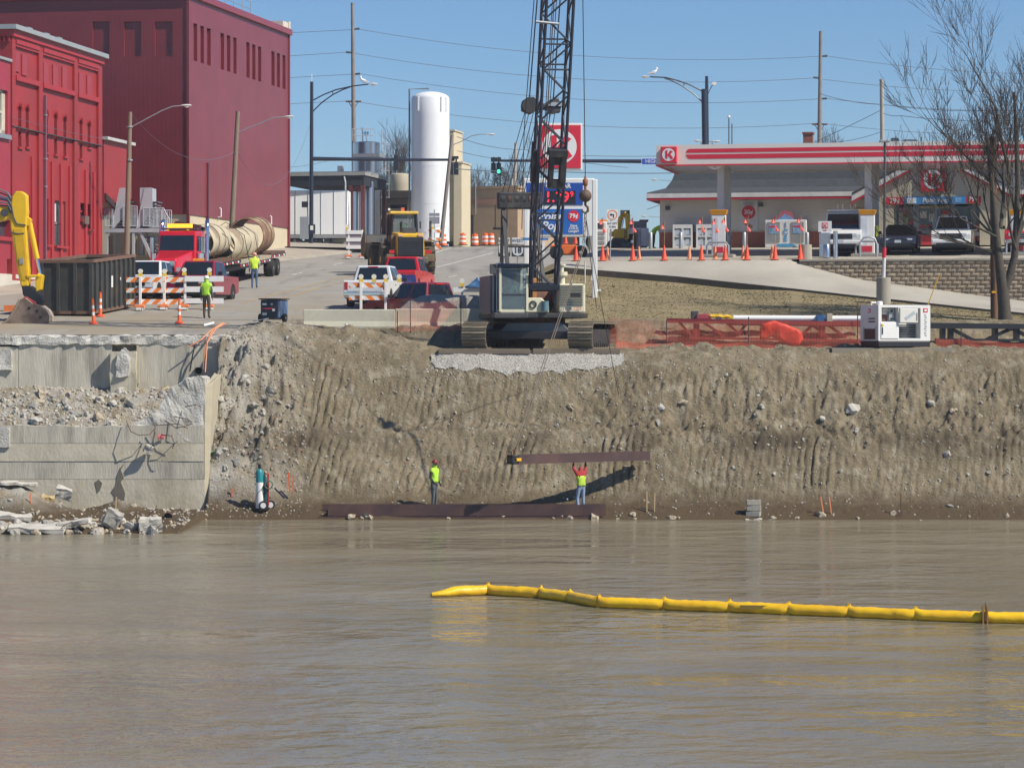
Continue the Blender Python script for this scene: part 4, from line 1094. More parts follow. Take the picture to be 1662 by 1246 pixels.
m_ = MB(); p = wl(1225,995)+Vector((0,-.165,.17)); m_.box(p,(.75,.02,.09), rotz(-.12)); m_.build('printed_patch', M('boom_print',(.22,.15,.03),.6), bt)
# -- buildings on the left
def ribbed(name, col, period, rough=.5, depth=.02, hor=False, var=.1):
 if name in _mats: return _mats[name]
 m = M(name, col, rough, var=var, scale=.5)
 N = m.node_tree.nodes; L = m.node_tree.links; b = N['Principled BSDF']
 tc = N.new('ShaderNodeTexCoord'); sp = N.new('ShaderNodeSeparateXYZ'); L.new(tc.outputs['Object'], sp.inputs[0])
 if hor: src = sp.outputs['Z']
 else:
  ad = N.new('ShaderNodeMath'); ad.operation = 'ADD'; L.new(sp.outputs['X'], ad.inputs[0]); L.new(sp.outputs['Y'], ad.inputs[1]); src = ad.outputs[0]
 k_ = N.new('ShaderNodeMath'); k_.operation = 'MULTIPLY'; k_.inputs[1].default_value = 1/period; L.new(src, k_.inputs[0])
 f = N.new('ShaderNodeMath'); f.operation = 'PINGPONG' if not hor else 'FRACT'; L.new(k_.outputs[0], f.inputs[0]);
 if not hor: f.inputs[1].default_value = .5
 bp = N.new('ShaderNodeBump'); bp.inputs['Strength'].default_value = .7; bp.inputs['Distance'].default_value = depth
 L.new(f.outputs[0], bp.inputs['Height']); L.new(bp.outputs[0], b.inputs['Normal'])
 return m
class Fr:
 """a building frame: x to the right along the front, y away along the side"""
 def __init__(s, px, d, th, zb):
  s.o = Vector((XZ(px, d), d, zb)); s.th = th
  s.r = Vector((math.cos(th),-math.sin(th),0)); s.u = Vector((math.sin(th), math.cos(th),0))
 def y(s, px, x=0):      # on the plane x = const
  k = (px-HX)/F; o = s.o + s.r*x
  return (k*o.y-o.x)/(s.u.x-k*s.u.y)
 def x(s, px, y=0):
  k = (px-HX)/F; o = s.o + s.u*y
  return (k*o.y-o.x)/(s.r.x-k*s.r.y)
 def P(s, x, y): return s.o + s.r*x + s.u*y
 def z(s, py, x, y): return ZY(py, s.P(x, y).y) - s.o.z
def arch_prism(mb, y0, y1, z0, z1, x0, x1):
 r = (y1-y0)/2; c = (y0+y1)/2; zz = z1-r
 o = [(y0,z0),(y1,z0)] + [(c+r*math.cos(t*math.pi/6), zz+r*math.sin(t*math.pi/6)) for t in range(7)]
 mb.prism(o, 'x', x0, x1)
red_siding = ribbed('dark_red_siding',(.20,.030,.038),.30,.35, depth=.008, var=.16)
red_brick = M('painted_red_brick',(.35,.028,.030),.5, var=.16, scale=.9, col2=(.27,.03,.032), s2=.45, bump=.25, bscale=7)
red_trim = M('painted_red_trim',(.37,.028,.035),.5, var=.1)
beige = ribbed('beige_block_wall',(.55,.47,.33),.6,.9,.008)
fb = Fr(305,168, TH,11.0)
tb = thing('tall_red_building', 'tall windowless dark red metal-sided factory building with flat roof', 'building', fb.o,-TH)
YE = fb.y(468.6); zr = fb.z(347.6,0,0); zt = fb.z(-5,0,0)
mb = MB(); mb.bx(-34,0,0, YE, zr, zt)
ct_ = MB()
for a, b in ((150.3,177.7),(201.2,229),(251.3,280)):
 x0, x1 = fb.x(a), fb.x(b); ct_.bx(x0, x1,-.5,.14, fb.z(92,x0,0), fb.z(35,x1,0))
zw1 = fb.z(38.5,0, fb.y(316.5)); zw0 = fb.z(99.5,0, fb.y(317))
for a, b in ((314,320),(325.2,331),(336,342),(357.8,363.8),(368.2,373.8),(378.7,384),(399.8,405.2),(409.3,414.6),(419,424),(440.5,445.7),(449.5,454.4),(458.6,463.4)):
 ct_.bx(-.22,.5, fb.y(a), fb.y(b), zw0, zw1)
me = cut(mb.mesh('siding_wall'), ct_); meshobj('siding_wall', me, red_siding, tb)
mb = MB(); mb.bx(-34,-.08,.08, YE-.08,-1.5, zr-.002); mb.build('block_base', beige, tb)
for px in (336.5,):
 y = fb.y(px); mb = MB(); mb.bx(-.08,.10, y-.08, y+.08,-.5, zw0-6.2); mb.build('downspout', M('dark_red_pipe',(.12,.03,.04),.4), tb)
mb = MB(); mb.bx(-34.2,.22,-.22, YE+.22, zt, zt+.42); mb.build('coping', M('red_coping',(.24,.035,.05),.35, var=.05), tb, bevel=.03)
mb = MB(); mb.bx(-.06,.10,-.09,.10, zr-2.4, zt-.01); mb.build('corner_trim', red_siding, tb)
mb = MB(); mb.bx(-.12,.08, YE-.1,YE+.12,-1.0, zt-.01); mb.build('corner_trim', red_siding, tb)
mb = MB(); mb.bx(-1.2,.05, YE-1.6, YE-.05, zt+.42, zt+.85); mb.bx(.05,.12,YE-.3,YE+.05,zt+.42,zt+.95); mb.build('parapet_return', M('cream_panel',(.62,.56,.46),.6), tb)
for px, y0 in ((354,339),(436,351)):
 y = fb.y(px); z0 = fb.z(y0+14,0, y);
 mb = MB(); mb.tube([(.0,y,z0),(.2,y,z0+.05),(.2,y,z0+.55),(.1,y,z0+.62)],.045,6); mb.build('vent_pipe', white, tb)
rt = thing('roof_tank', 'shiny steel tank and railing on the roof of the tall red building', 'tank', fb.P(-2.2, fb.y(358)),-TH)
rt.location.z = fb.o.z+zt+.42
mb = MB(); mb.lathe([(.95,0),(.95,3.2),(.8,3.5),(.1,3.6)], n=18); mb.build('tank_shell', steel, rt, smooth=True)
mb = MB(); mb.bx(-.4,.4,-1.8,-1.2,0,1.6); mb.build('pump_box', white, rt)
for q in range(6): bar('rail_post',(1.6,-1+q*1.9,0),(1.6,-1+q*1.9,1.1),.025, galv, rt)
bar('handrail',(1.6,-1,1.1),(1.6,8.5,1.1),.025, galv, rt); bar('handrail',(1.6,-1,.6),(1.6,8.5,.6),.02, galv, rt)
TB = math.atan(729/4400.0)
f2 = Fr(20,140.4, TB,8.7)
bb = thing('red_brick_building', 'bright red painted brick building with arched slit windows and grey coping', 'building', f2.o,-TB)
Y2 = f2.y(166); zt2 = f2.z(48,0,0)
W0 = -26
zbw = f2.z(443,0,-3)
mb = MB(); mb.bx(W0,0,-.0, Y2, zbw-.3, zt2)
ct_ = MB()
bays = [(25.5,63.5),(70,121),(126.5,160)]
zp1 = f2.z(64,0, f2.y(25.5)); zp0 = f2.z(122,0, f2.y(25.3)); zl1 = zp0-.28
for a, b in bays:
 ct_.bx(-.13,.5, f2.y(a), f2.y(b), zp0, zp1)
 ct_.bx(-.13,.5, f2.y(a), f2.y(b), zbw-.2, zl1)
me = cut(mb.mesh('brick_wall'), ct_)
ct_ = MB()
arch = [(36,167,239),(48,169,239),(79,177,248),(94,180,251),(109,185,254),(135,190,258),(148,194,240)]
for px, a, b in arch:
 y = f2.y(px); w_ = .24
 arch_prism(ct_, y-w_, y+w_, f2.z(b,0,y), f2.z(a+4,0,y),-.42,.4)
win = [(77,82.5,322,396),(92.5,110,325,398),(134,142.5,329,356),(146,150.5,331,371),(47.5,52,318,372)]
for a, b, t_, u_ in win:
 ct_.bx(-.42,.4, f2.y(a), f2.y(b), f2.z(u_,0,f2.y(a)), f2.z(t_,0,f2.y(a)))
me = cut(me, ct_); meshobj('brick_wall', me, red_brick, bb)
for px, a, b in arch:
 y = f2.y(px); mb = MB(); arch_prism(mb, y-.25, y+.25, f2.z(b,0,y)-.02, f2.z(a+4,0,y),-.36,-.33); w = mb.build('window', M('old_pane',(.10,.085,.085),.3, var=.2), bb)
 mb = MB(); r = .30
 for q in range(8):
  t0 = q*math.pi/8; t1 = (q+1)*math.pi/8; c = f2.z(a+4,0,y)-.24
  mb.hexa([(-.12,y+r*math.cos(t0),c+r*math.sin(t0)),(-.10,y+r*math.cos(t0),c+r*math.sin(t0)),(-.10,y+r*math.cos(t1),c+r*math.sin(t1)),(-.12,y+r*math.cos(t1),c+r*math.sin(t1))],
    [(-.12,y+1.3*r*math.cos(t0),c+1.3*r*math.sin(t0)),(-.07,y+1.3*r*math.cos(t0),c+1.3*r*math.sin(t0)),(-.07,y+1.3*r*math.cos(t1),c+1.3*r*math.sin(t1)),(-.12,y+1.3*r*math.cos(t1),c+1.3*r*math.sin(t1))])
 mb.build('arch_hood', red_trim, w)
 mb = MB(); mb.bx(-.14,-.02,y-.33,y+.33,f2.z(b,0,y)-.1,f2.z(b,0,y)); mb.build('sill', red_trim, w)
for i,(a, b, t_, u_) in enumerate(win):
 y0, y1 = f2.y(a), f2.y(b); z0, z1 = f2.z(u_,0,y0), f2.z(t_,0,y0)
 mb = MB(); mb.bx(-.34,-.32,y0,y1,z0,z1); w = mb.build('window', M('grimy_pane',(.055,.06,.07),.15, var=.4, scale=2), bb)
 fm = red_trim if i != 1 else M('grey_frame',(.20,.20,.20),.5)
 mb = MB(); zm = (z0+z1)/2
 for (ya, yb_, za, zb_) in ((y0,y0+.06,z0,z1),(y1-.06,y1,z0,z1),(y0+.061,y1-.061,zm-.05,zm+.05),(y0+.061,y1-.061,z1-.08,z1)): mb.bx(-.318,-.25,ya,yb_,za,zb_)
 mb.build('frame', fm, w); mb = MB(); mb.bx(-.2,.05,y0-.1,y1+.1,z0-.14,z0-.02); mb.build('sill', red_trim, w)
 if i == 1: mb = MB(); mb.bx(-.31,-.29,y0+.1,y0+.75*(y1-y0)*.5,zm+.08,z1-.12); mb.build('blind', M('white_blind',(.6,.62,.64),.6), w)
 if i == 2: mb = MB(); mb.bx(-.3,.12,y0+.12,y1-.1,z0-.25,z0+.2); mb.build('air_conditioner', M('ac_dark',(.16,.11,.10),.6), w)
mb = MB(); mb.bx(W0-.3,.32,-.32, Y2+.25, zt2, zt2+.24); mb.build('coping', M('grey_coping',(.30,.33,.34),.5, var=.1), bb)
mb = MB(); mb.bx(W0,.12,-.12, Y2+.06, zt2-.35, zt2-.002); mb.build('cornice', red_trim, bb)
for a, b in bays:
 mb = MB(); mb.bx(-.12,.06, f2.y(a)+.02, f2.y(b)-.02, zp1-.22, zp1); mb.bx(-.12,.0, f2.y(a)+.02, f2.y(b)-.02, zp1-.36, zp1-.221); mb.build('corbel', red_trim, bb)
 mb = MB(); mb.bx(-.12,.07, f2.y(a)-.0, f2.y(b)+.0, zl1+.01, zp0-.01); mb.build('belt_course', red_trim, bb)
for px, z0_, z1_ in [(30,73,112),(42,77,118)]+[(77,90,132),(92,94,136),(107,97,141)]+[(134,107,147),(147,111,151)]:
 y = f2.y(px); mb = MB(); mb.bx(-.129,-.06,y-.36,y+.36,f2.z(z1_+5,0,y),f2.z(z0_+12,0,y)); mb.build('brick_panel', M('faded_red_brick',(.33,.045,.06),.55, var=.08), bb, bevel=.02)
for px in (55,87,101.5,116,129,141.5,155):
 y = f2.y(px); mb = MB(); mb.bx(-.13,-.03,y-.16,y+.16,zbw-.2,f2.z(250+.25*(px-36),0,y)); mb.build('rib', red_trim, bb)
y = f2.y(73); mb = MB(); mb.bx(-.04,.08,y-.09,y+.09,zbw,f2.z(155,0,y)); mb.build('downspout', M('downspout_mauve',(.22,.07,.10),.4), bb)
for z_ in (187,258,303): mb = MB(); mb.bx(-.02,.10,y-.12,y+.12,f2.z(z_+1.2,0,y),f2.z(z_-1.2,0,y)); mb.build('pipe_bracket', galv, bb)
mb = MB(); mb.bx(-.1,.06,0,Y2,f2.z(196,0,0)-.3,f2.z(196,0,0)-.26); mb.build('conduit', darkgrey, bb)
for px in (60,88,108): blk('roof_vent',(-.6, f2.y(px), zt2+.35),(.5,.7,.35), galv, bb)
mb = MB(); mb.bx(-1.2,-.75,-.03,.12,f2.z(96,0,0),f2.z(62,0,0)); mb.build('window', black, bb)
for q in range(9): mb = MB(); mb.bx(-.95-q*.24+.75,-.85-q*.24+.75,-.14,-.0,zt2-.62,zt2-.36); mb.build('corbel_brick', red_trim, bb)
zw = f2.z(101.5,0,0)
mb = MB(); mb.bx(W0,-.05,-13,-.13, zbw, zw)
ct_ = MB(); ys0 = f2.y(-22,-.05); ys1 = f2.y(12.5,-.05)
ct_.bx(-.45,.3, ys0, ys1, f2.z(219,-.05,ys1), f2.z(148,-.05,ys1)); ct_.bx(-.45,.3,f2.y(-20,-.05),f2.y(17,-.05),f2.z(384,-.05,-1),f2.z(357,-.05,-1))
yd0, yd1 = f2.y(10.5,-.05), f2.y(18.5,-.05); ct_.bx(-.45,.3,yd0,yd1,f2.z(475,-.05,yd0),f2.z(420,-.05,yd0))
meshobj('brick_wing', cut(mb.mesh('w'), ct_), M('painted_red_wing',(.34,.028,.045),.45, var=.12, scale=.6), bb)
mb = MB(); mb.bx(W0-.1,.06,-13.1,-.16,zw,zw+.14); mb.build('wing_coping', M('grey_coping',(.30,.33,.34),.5), bb)
mb = MB(); mb.bx(-.40,-.38,ys0,ys1,f2.z(219,-.05,ys1),f2.z(148,-.05,ys1)); w = mb.build('window', M('sky_pane',(.10,.14,.20),.08, var=.1), bb)
mb = MB(); z0, z1 = f2.z(219,-.05,ys1), f2.z(148,-.05,ys1)
for (ya, yb_, za, zb_) in ((ys1-.5,ys1,z0,z1),(ys0,ys1,z0,z0+.2),(ys0,ys1,z1-.12,z1),(ys1-1.3,ys1-1.1,z0,z1),(ys1-2.4,ys1-.5,(z0+z1)/2-.06,(z0+z1)/2+.06)): mb.bx(-.37,-.2,ya,yb_,za,zb_)
mb.build('frame', M('cream_frame',(.55,.52,.42),.5), w)
mb = MB(); mb.bx(-.3,.12,ys0,ys1+.15,z0-.25,z0-.02); mb.build('sill', galv, w)
mb = MB(); mb.bx(-.40,-.36,f2.y(-20,-.05),f2.y(17,-.05),f2.z(384,-.05,-1),f2.z(357,-.05,-1)); mb.build('window', M('grimy_pane',(.055,.06,.07),.15), bb)
mb = MB(); mb.bx(-.2,.10,f2.y(-20,-.05),f2.y(17.5,-.05),f2.z(391,-.05,-1),f2.z(384.5,-.05,-1)); mb.build('sill', red_trim, bb)
mb = MB(); mb.bx(-.42,-.3,yd0,yd1,f2.z(475,-.05,yd0),f2.z(420,-.05,yd0)); mb.build('door', M('old_door',(.18,.10,.10),.6), bb)
mb = MB(); mb.bx(W0,-.01,-13.05,Y2-.5,-1.5,zbw); mb.build('white_base', M('whitewashed_base',(.56,.53,.46),.85, var=.15, scale=1.5), bb)
fs = Fr(166,155.4, TB,9.5)
sh_ = thing('red_shed_wing', 'lower red shed joining the brick building to the tall building', 'building', fs.P(0,.3),-TB)
ysE = fs.y(212); zsh = fs.z(226,0,0)
mb = MB(); mb.prism([(.1,zsh),(ysE,zsh-.0),(ysE,fs.z(322,0,ysE)),(fs.y(190),fs.z(337,0,fs.y(190))),(.1,fs.z(327,0,0))], 'x',-6,-.03); mb.build('siding_wall', red_brick, sh_)
mb = MB(); mb.bx(-6.2,.22,.05,ysE,zsh+.005,zsh+.18); mb.build('eave', M('pale_gutter',(.5,.5,.48),.4), sh_)
mb = MB(); mb.bx(-6,-5.4,.1,ysE,-.5,zsh-3); mb.build('dark_interior', black, sh_)
mb = MB(); mb.hexa([(-.05,.15,fs.z(323,0,0)),(.1,.15,fs.z(323,0,0)),(.1,fs.y(192),fs.z(350,0,4)),(-.05,fs.y(192),fs.z(350,0,4))],[(-.05,.15,fs.z(313,0,0)),(.1,.15,fs.z(313,0,0)),(.1,fs.y(192),fs.z(340,0,4)),(-.05,fs.y(192),fs.z(340,0,4))]); mb.build('stringer', M('dark_brown_steel',(.05,.025,.025),.6), sh_)
D_ = 158.0
gs = thing('steel_staircase', 'galvanised steel landing with railings and stair flights beside brick building', 'stairs', W(225,425,D_),-.1)
def G(px, py, dy=0):
 p = W(px, py, D_) - gs.location; return Vector((p.x, dy, p.z))
pgal = M('pale_galvanised',(.50,.53,.57),.5,.25, var=.1, scale=5)
mb = MB(); a, b = G(174,378,-.8), G(272,371,1.2); mb.bx(a.x,b.x,-.9,1.2,a.z,a.z+.22); mb.build('landing', pgal, gs)
for px in (178,222,268):
 for dy in (-.8,1.1): bar('post', G(px,424,dy), G(px,378,dy),.07, pgal, gs, kind='sq')
def fence_run(pa, pb, h, n, dy):
 a, b = G(*pa, dy), G(*pb, dy)
 up = Vector((0,0,h))
 for z in (h,.12): bar('rail', a+Vector((0,0,z)), b+Vector((0,0,z)),.03, pgal, gs)
 for i in range(n+1): p = a.lerp(b, i/n); bar('baluster', p+Vector((0,0,.12)), p+up,.016 if i % 5 else .03, pgal, gs)
fence_run((175,371),(188,371),1.1,5,-.85); fence_run((205,371),(228,371),1.25,10,-.85); fence_run((238,371),(272,371),1.15,16,-.85); fence_run((175,371),(272,371),1.1,30,1.1)
fence_run((272,371),(281,388),1.1,5,-.85)
for (x0, x1, yt) in ((185,205,306),(226,246,306)):
 mb = MB(); mb.prism([(G(x0,371).x,G(x0,371).z),(G(x0+5,371).x,G(x0,371).z),(G(x1,352).x+.25,G(x1,345).z),(G(x1,345).x+.25,G(x1,yt).z),(G(x1-6,yt).x,G(x1-6,yt).z)], 'y',-.80,-.77)
 mb.build('stair_side', M('galvanised_mesh',(.55,.57,.60),.5,.3, var=.1, scale=9), gs)
 for q in range(9):
  p = G(x0+4+q*2.0,369-q*5.0); mb = MB(); mb.bx(p.x, p.x+.55,-.7,.5, p.z-.03, p.z+.03); mb.build('tread', M('tread_dark',(.12,.14,.17),.6), gs)
mb = MB(); a = G(228,306); mb.bx(a.x+.15, a.x+.75,-.76,.8, G(0,345).z, a.z); mb.build('cage', pgal, gs)
for q in range(7):
 p = G(236+q*2.6,385+q*6.2); mb = MB(); mb.bx(p.x-.1, p.x+.5,-.7,.6, p.z-.03, p.z+.03); mb.build('tread', M('tread_dark',(.12,.14,.17),.6), gs)
for dy in (-.75,.65): bar('stringer', G(233,378,dy), G(254,424,dy),.08, pgal, gs, kind='sq')
dk = thing('loading_dock', 'beige concrete dock wall under the steel staircase', 'wall', W(225,428,159.5),-.15)
mb = MB();
for a, b in ((174,181),(206,220),(225,236)): p0, p1 = XZ(a,159.5)-dk.location.x, XZ(b,159.5)-dk.location.x; mb.bx(p0,p1,0,.3,-.5,ZY(383,159.5)-dk.location.z)
mb.bx(XZ(166,159.5)-dk.location.x, XZ(262,159.5)-dk.location.x,-.6,.0,-1, ZY(415,159.5)-dk.location.z); mb.build('dock_wall', beige, dk)
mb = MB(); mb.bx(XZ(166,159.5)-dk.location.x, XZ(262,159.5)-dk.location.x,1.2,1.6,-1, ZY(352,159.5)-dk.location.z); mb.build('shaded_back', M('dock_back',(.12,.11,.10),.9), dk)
# -- tanks and far yard
def tankthing(name, label, px0, px1, ytop, ybot, d, mat, dome=.35, n=28):
 r = (px1-px0)/2*d/F; z0 = ZY(ybot, d)
 t = thing(name, label, 'tank', Vector((XZ((px0+px1)/2, d), d, z0)))
 h = ZY(ytop, d)-z0
 pr = [(r,0)]+[(r, h*q/6-.0) for q in range(1,6)]+[(r,h-dome)]+[(r*math.cos(q*math.pi/12)+1e-3, h-dome+dome*math.sin(q*math.pi/12)) for q in range(1,7)]
 mb = MB(); mb.lathe(pr, n=n); mb.build('tank_shell', mat, t, smooth=True)
 return t, r, h
tw, r, h = tankthing('white_tank', 'tall white cylindrical gas storage tank',667.5,729.5,149,392,206, M('tank_white',(.80,.82,.84),.35, var=.03),.55)
for ang in (-2.2,-.95,-.6):
 x, y = (r+.02)*math.cos(ang),(r+.02)*math.sin(ang); bar('lifting_lug',(x,y,h-1.55),(x,y,h-.45),.05, white, tw, kind='sq')
mb = MB(); mb.tube([(-r-.12,-.5,0),(-r-.12,-.5,h+.15),(-.1,-.3,h+.2)],.07,8); mb.build('fill_pipe', M('tank_pipe',(.14,.16,.20),.4), tw)
for q in (.25,.5): mb = MB(); mb.lathe([(r+.012,h*q-.02),(r+.012,h*q+.02)], n=28); mb.build('weld_seam', M('tank_white',(.8,.82,.84)), tw)
steel2 = M('satin_steel',(.50,.52,.56),.32,1.0, var=.15, scale=3, stretch=(3,3,.05))
ts, r, h = tankthing('steel_silo', 'shiny stainless steel silo rising behind the loading canopy',572.5,617,230,392,212, steel2,.12)
mb = MB();
for a, b in (((0,0,h),(0,0,h+.7)),((-.3,0,h),(-.3,0,h+.9))): mb.cyl(a,b,.06)
mb.build('top_valve', chrome, ts); blk('valve_motor',(0,-.05,h+.62),(.35,.3,.3), M('valve_blue',(.08,.25,.40),.4), ts); blk('vent_cap',(-.35,0,h+1.0),(.15,.15,.12), darkgrey, ts)
for z in (.45,.95): bar('handrail',(-r,-.6,h+z),(r*.6,-.6,h+z),.03, pgal, ts)
for q in range(6): bar('rail_post',(-r+q*.36,-.6,h),(-r+q*.36,-.6,h+.95),.02, pgal, ts)
for x in (r+.15, r+.45): bar('ladder_rail',(x,-.2,0),(x,-.2,h+.9),.035, pgal, ts)
for q in range(26): bar('ladder_rung',(r+.15,-.2,.6+q*.3),(r+.45,-.2,.6+q*.3),.018, pgal, ts)
for q in range(5):
 mb = MB(); mb.tube([(r+.1,-.2,3.4+q*1.05),(r+.1,-.75,3.4+q*1.05),(r+.75,-.75,3.4+q*1.05),(r+.75,-.2,3.4+q*1.05)],.03,4); mb.build('ladder_hoop', pgal, ts)
for x in (r+.72, r+.45): bar('cage_strap',(x,-.75,3.4),(x,-.75,7.6),.025, pgal, ts)
for i,(a, b, d) in enumerate(((576.5,589,203.6),(592.5,607,205.2))):
 tankthing('steel_tank',('left','right')[i]+' polished steel tank standing inside the red framed loading bay', a, b,294,392, d, steel2,.1,18)
tankthing('steel_tank', 'wide dull steel tank in the shade behind the white trailer',525,565,294,392,216, steel2,.1,18)
tankthing('tan_tank', 'small tan plastic tank behind the silo ladder',633.5,665,281,392,224, M('tan_plastic',(.42,.37,.27),.6, var=.08),.15,20)
ca = thing('loading_canopy', 'flat grey loading canopy roof on maroon posts over the trailer', 'canopy', W(545,395,203),-TH)
zc0 = ZY(285,203)-ca.location.z
mb = MB(); x0 = XZ(466,203)-ca.location.x; x1 = XZ(594,203)-ca.location.x
mb.bx(x0,x1,-.0,7,zc0,zc0+.22); mb.build('roof_edge', M('canopy_grey',(.30,.30,.28),.6), ca)
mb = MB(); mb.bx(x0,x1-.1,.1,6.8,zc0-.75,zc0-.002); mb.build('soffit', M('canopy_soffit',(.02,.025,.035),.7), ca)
mb = MB(); mb.bx(x0,x1,.5,6.5,zc0+.222,zc0+.34); mb.build('roof_gravel', galv, ca)
mar = M('maroon_steel',(.12,.03,.035),.5)
for px, y in ((569,.2),(589,.2),(589,6.6),(569,6.6)):
 x = XZ(px,203)-ca.location.x; mb = MB(); mb.bx(x-.14,x+.14,y-.1,y+.2,-.5,zc0-.751); mb.build('post', mar, ca)
mb = MB(); mb.bx(XZ(569,203)-ca.location.x,XZ(589,203)-ca.location.x,.22,.4,zc0-1.2,zc0-.8); mb.build('beam', mar, ca)
mb = MB(); x = XZ(562,203)-ca.location.x; mb.tube([(x-.1,-.12,zc0-.1),(x,-.12,zc0-.5),(x,-.12,0)],.06,6); mb.build('downpipe', pgal, ca)
mb = MB(); mb.bx(x0+3,x0+3.4,2.8,3.2,zc0+.34,zc0+.9); mb.bx(x0+4.4,x0+6.5,2,5,zc0+1.5,zc0+1.75); mb.bx(x0+5.2,x0+5.5,3,3.3,zc0+.34,zc0+1.5); mb.build('roof_duct', galv, ca)
bs = thing('brown_shed', 'dark brown flat roofed shed behind the wheel loader', 'building', W(640,395,216),-TH)
mb = MB(); a, b = XZ(609,216)-bs.location.x, XZ(668,216)-bs.location.x; z1 = ZY(322,216)-bs.location.z
mb.bx(a,b,0,5,-.5,z1); mb.build('wall', M('shed_tan_brick',(.23,.165,.13),.9, var=.1), bs)
mb = MB(); mb.bx(a-.2,b+.2,-.4,5.2,z1+.01,ZY(310,216)-bs.location.z); mb.build('roof', M('shed_roof',(.06,.05,.045),.7), bs)
mb = MB(); mb.bx(b-1.7,b-.3,-.03,.05,z1-1.6,z1-.5); mb.build('window', glass, bs)
for i,(a, b, yt, d, nm) in enumerate(((728,737.5,213,210,'narrow tall'),(735,750.5,265,209.0,'lower'))):
 t = thing('beige_tower', nm+' beige block tower beside the white tank', 'building', W((a+b)/2,392,d),-TH)
 w_ = (b-a)*d/F; hh = ZY(yt,d)-t.location.z
 mb = MB(); mb.bx(-w_/2,w_/2,0,3,-.4,hh); mb.build('wall', M('cream_block',(.60,.52,.36),.85, var=.06), t, bevel=.08)
 mb = MB(); mb.bx(-w_/2-.06,w_/2+.06,-.06,3.06,hh+.005,hh+.12); mb.build('coping', M('cream_cap',(.55,.48,.36),.8), t)
tg = thing('tan_garage', 'tan brick garage with pinkish band beyond the road', 'building', W(780,400,216),-.40)
mb = MB(); mb.bx(-1.3,3.2,0,.0+8,-1,ZY(307,216)-tg.location.z); mb.build('brick_wall', M('tan_brick',(.42,.30,.19),.9, var=.1, scale=2, bump=.2, bscale=8), tg)
zz = ZY(307,216)-tg.location.z
mb = MB(); mb.bx(-1.4,3.3,-.1,8.1,zz+.01,zz+.22); mb.build('coping', M('tan_cap',(.36,.25,.17),.8), tg)
mb = MB(); mb.bx(-1.31,3.21,-.03,.2,zz-1.2,zz-.8); mb.build('brick_band', M('pink_brick',(.40,.22,.16),.9, var=.1), tg)
mb = MB(); mb.bx(-1.33,-1.29,.5,1.4,-.2,2.4); mb.build('door', darkgrey, tg)
mb = MB(); mb.bx(-1.0,-.6,-.04,.1,-.2,2.5); mb.build('narrow_window', darkgrey, tg)
bar('mast',(-.4,-.08,zz-2.0),(-.4,-.08,zz+.8),.05, galv, tg)
def wheel(parent, x, y, z, r, w_, axis='x', rim=chrome, tyre=rubber):
 mb = MB(); dx = Vector((w_/2,0,0)) if axis == 'x' else Vector((0,w_/2,0)); c = Vector((x,y,z))
 mb.lathe([(r*.62,-w_/2),(r*.95,-w_/2),(r,-w_*.36),(r,w_*.36),(r*.95,w_/2),(r*.62,w_/2)], n=18)
 q = Matrix.Rotation(math.pi/2,3, 'Y') if axis == 'x' else Matrix.Rotation(math.pi/2,3, 'X')
 mb.v = [tuple(c + q @ Vector(v)) for v in mb.v]
 o = mb.build('wheel', tyre, parent, smooth=True)
 mb = MB(); mb.cyl(c-dx*.86, c+dx*.86, r*.6, n=14); mb.cyl(c-dx*1.02, c+dx*1.02, r*.22, n=8); mb.build('rim', rim, o)
 return o
bt_ = thing('box_trailer', 'long white box trailer parked nose out beside the tall red building', 'trailer', Vector((XZ(535,200),200,0)),-.04)
bt_.location.z = ZY(402,200)
X0, X1 = XZ(455,200)-bt_.location.x, XZ(564,200)-bt_.location.x
ztr = ZY(309,200)-bt_.location.z; zbt = ZY(381,200)-bt_.location.z
mb = MB(); mb.bx(X0,X1,0,2.5,zbt,ztr); mb.build('box', M('trailer_white',(.88,.89,.88),.4, var=.05, scale=.6, stretch=(3,1,.2)), bt_, bevel=.04)
for q in range(5): bar('side_seam',(X0+1.1+q*.95,-.015,zbt),(X0+1.1+q*.95,-.015,ztr-.05),.018, galv, bt_, kind='sq')
mb = MB(); mb.bx(X0,X1,-.02,2.4,zbt-.25,zbt-.01); mb.build('side_rail', grey_paint, bt_)
for px in (478,505,512): wheel(bt_, XZ(px,200)-bt_.location.x,.3,.52,.52,.5, 'y')
mb = MB(); mb.bx(XZ(526,200)-bt_.location.x,XZ(534,200)-bt_.location.x,.1,1.8,.2,zbt-.26); mb.build('landing_gear', darkgrey, bt_)
mb = MB(); mb.hexa([(XZ(517,200)-bt_.location.x,.6,-.2),(X1+.3,.6,-.2),(X1+.3,2,-.2),(XZ(517,200)-bt_.location.x,2,-.2)],[(X1-1.0,.6,zbt-.3),(X1+.3,.6,zbt-.3),(X1+.3,2,zbt-.3),(X1-1.0,2,zbt-.3)])
o = mb.build('concrete_ramp', concrete, None, label='sloped concrete dock ramp under the rear of the white trailer', cat='ramp'); o.location = bt_.location; o.rotation_euler = bt_.rotation_euler
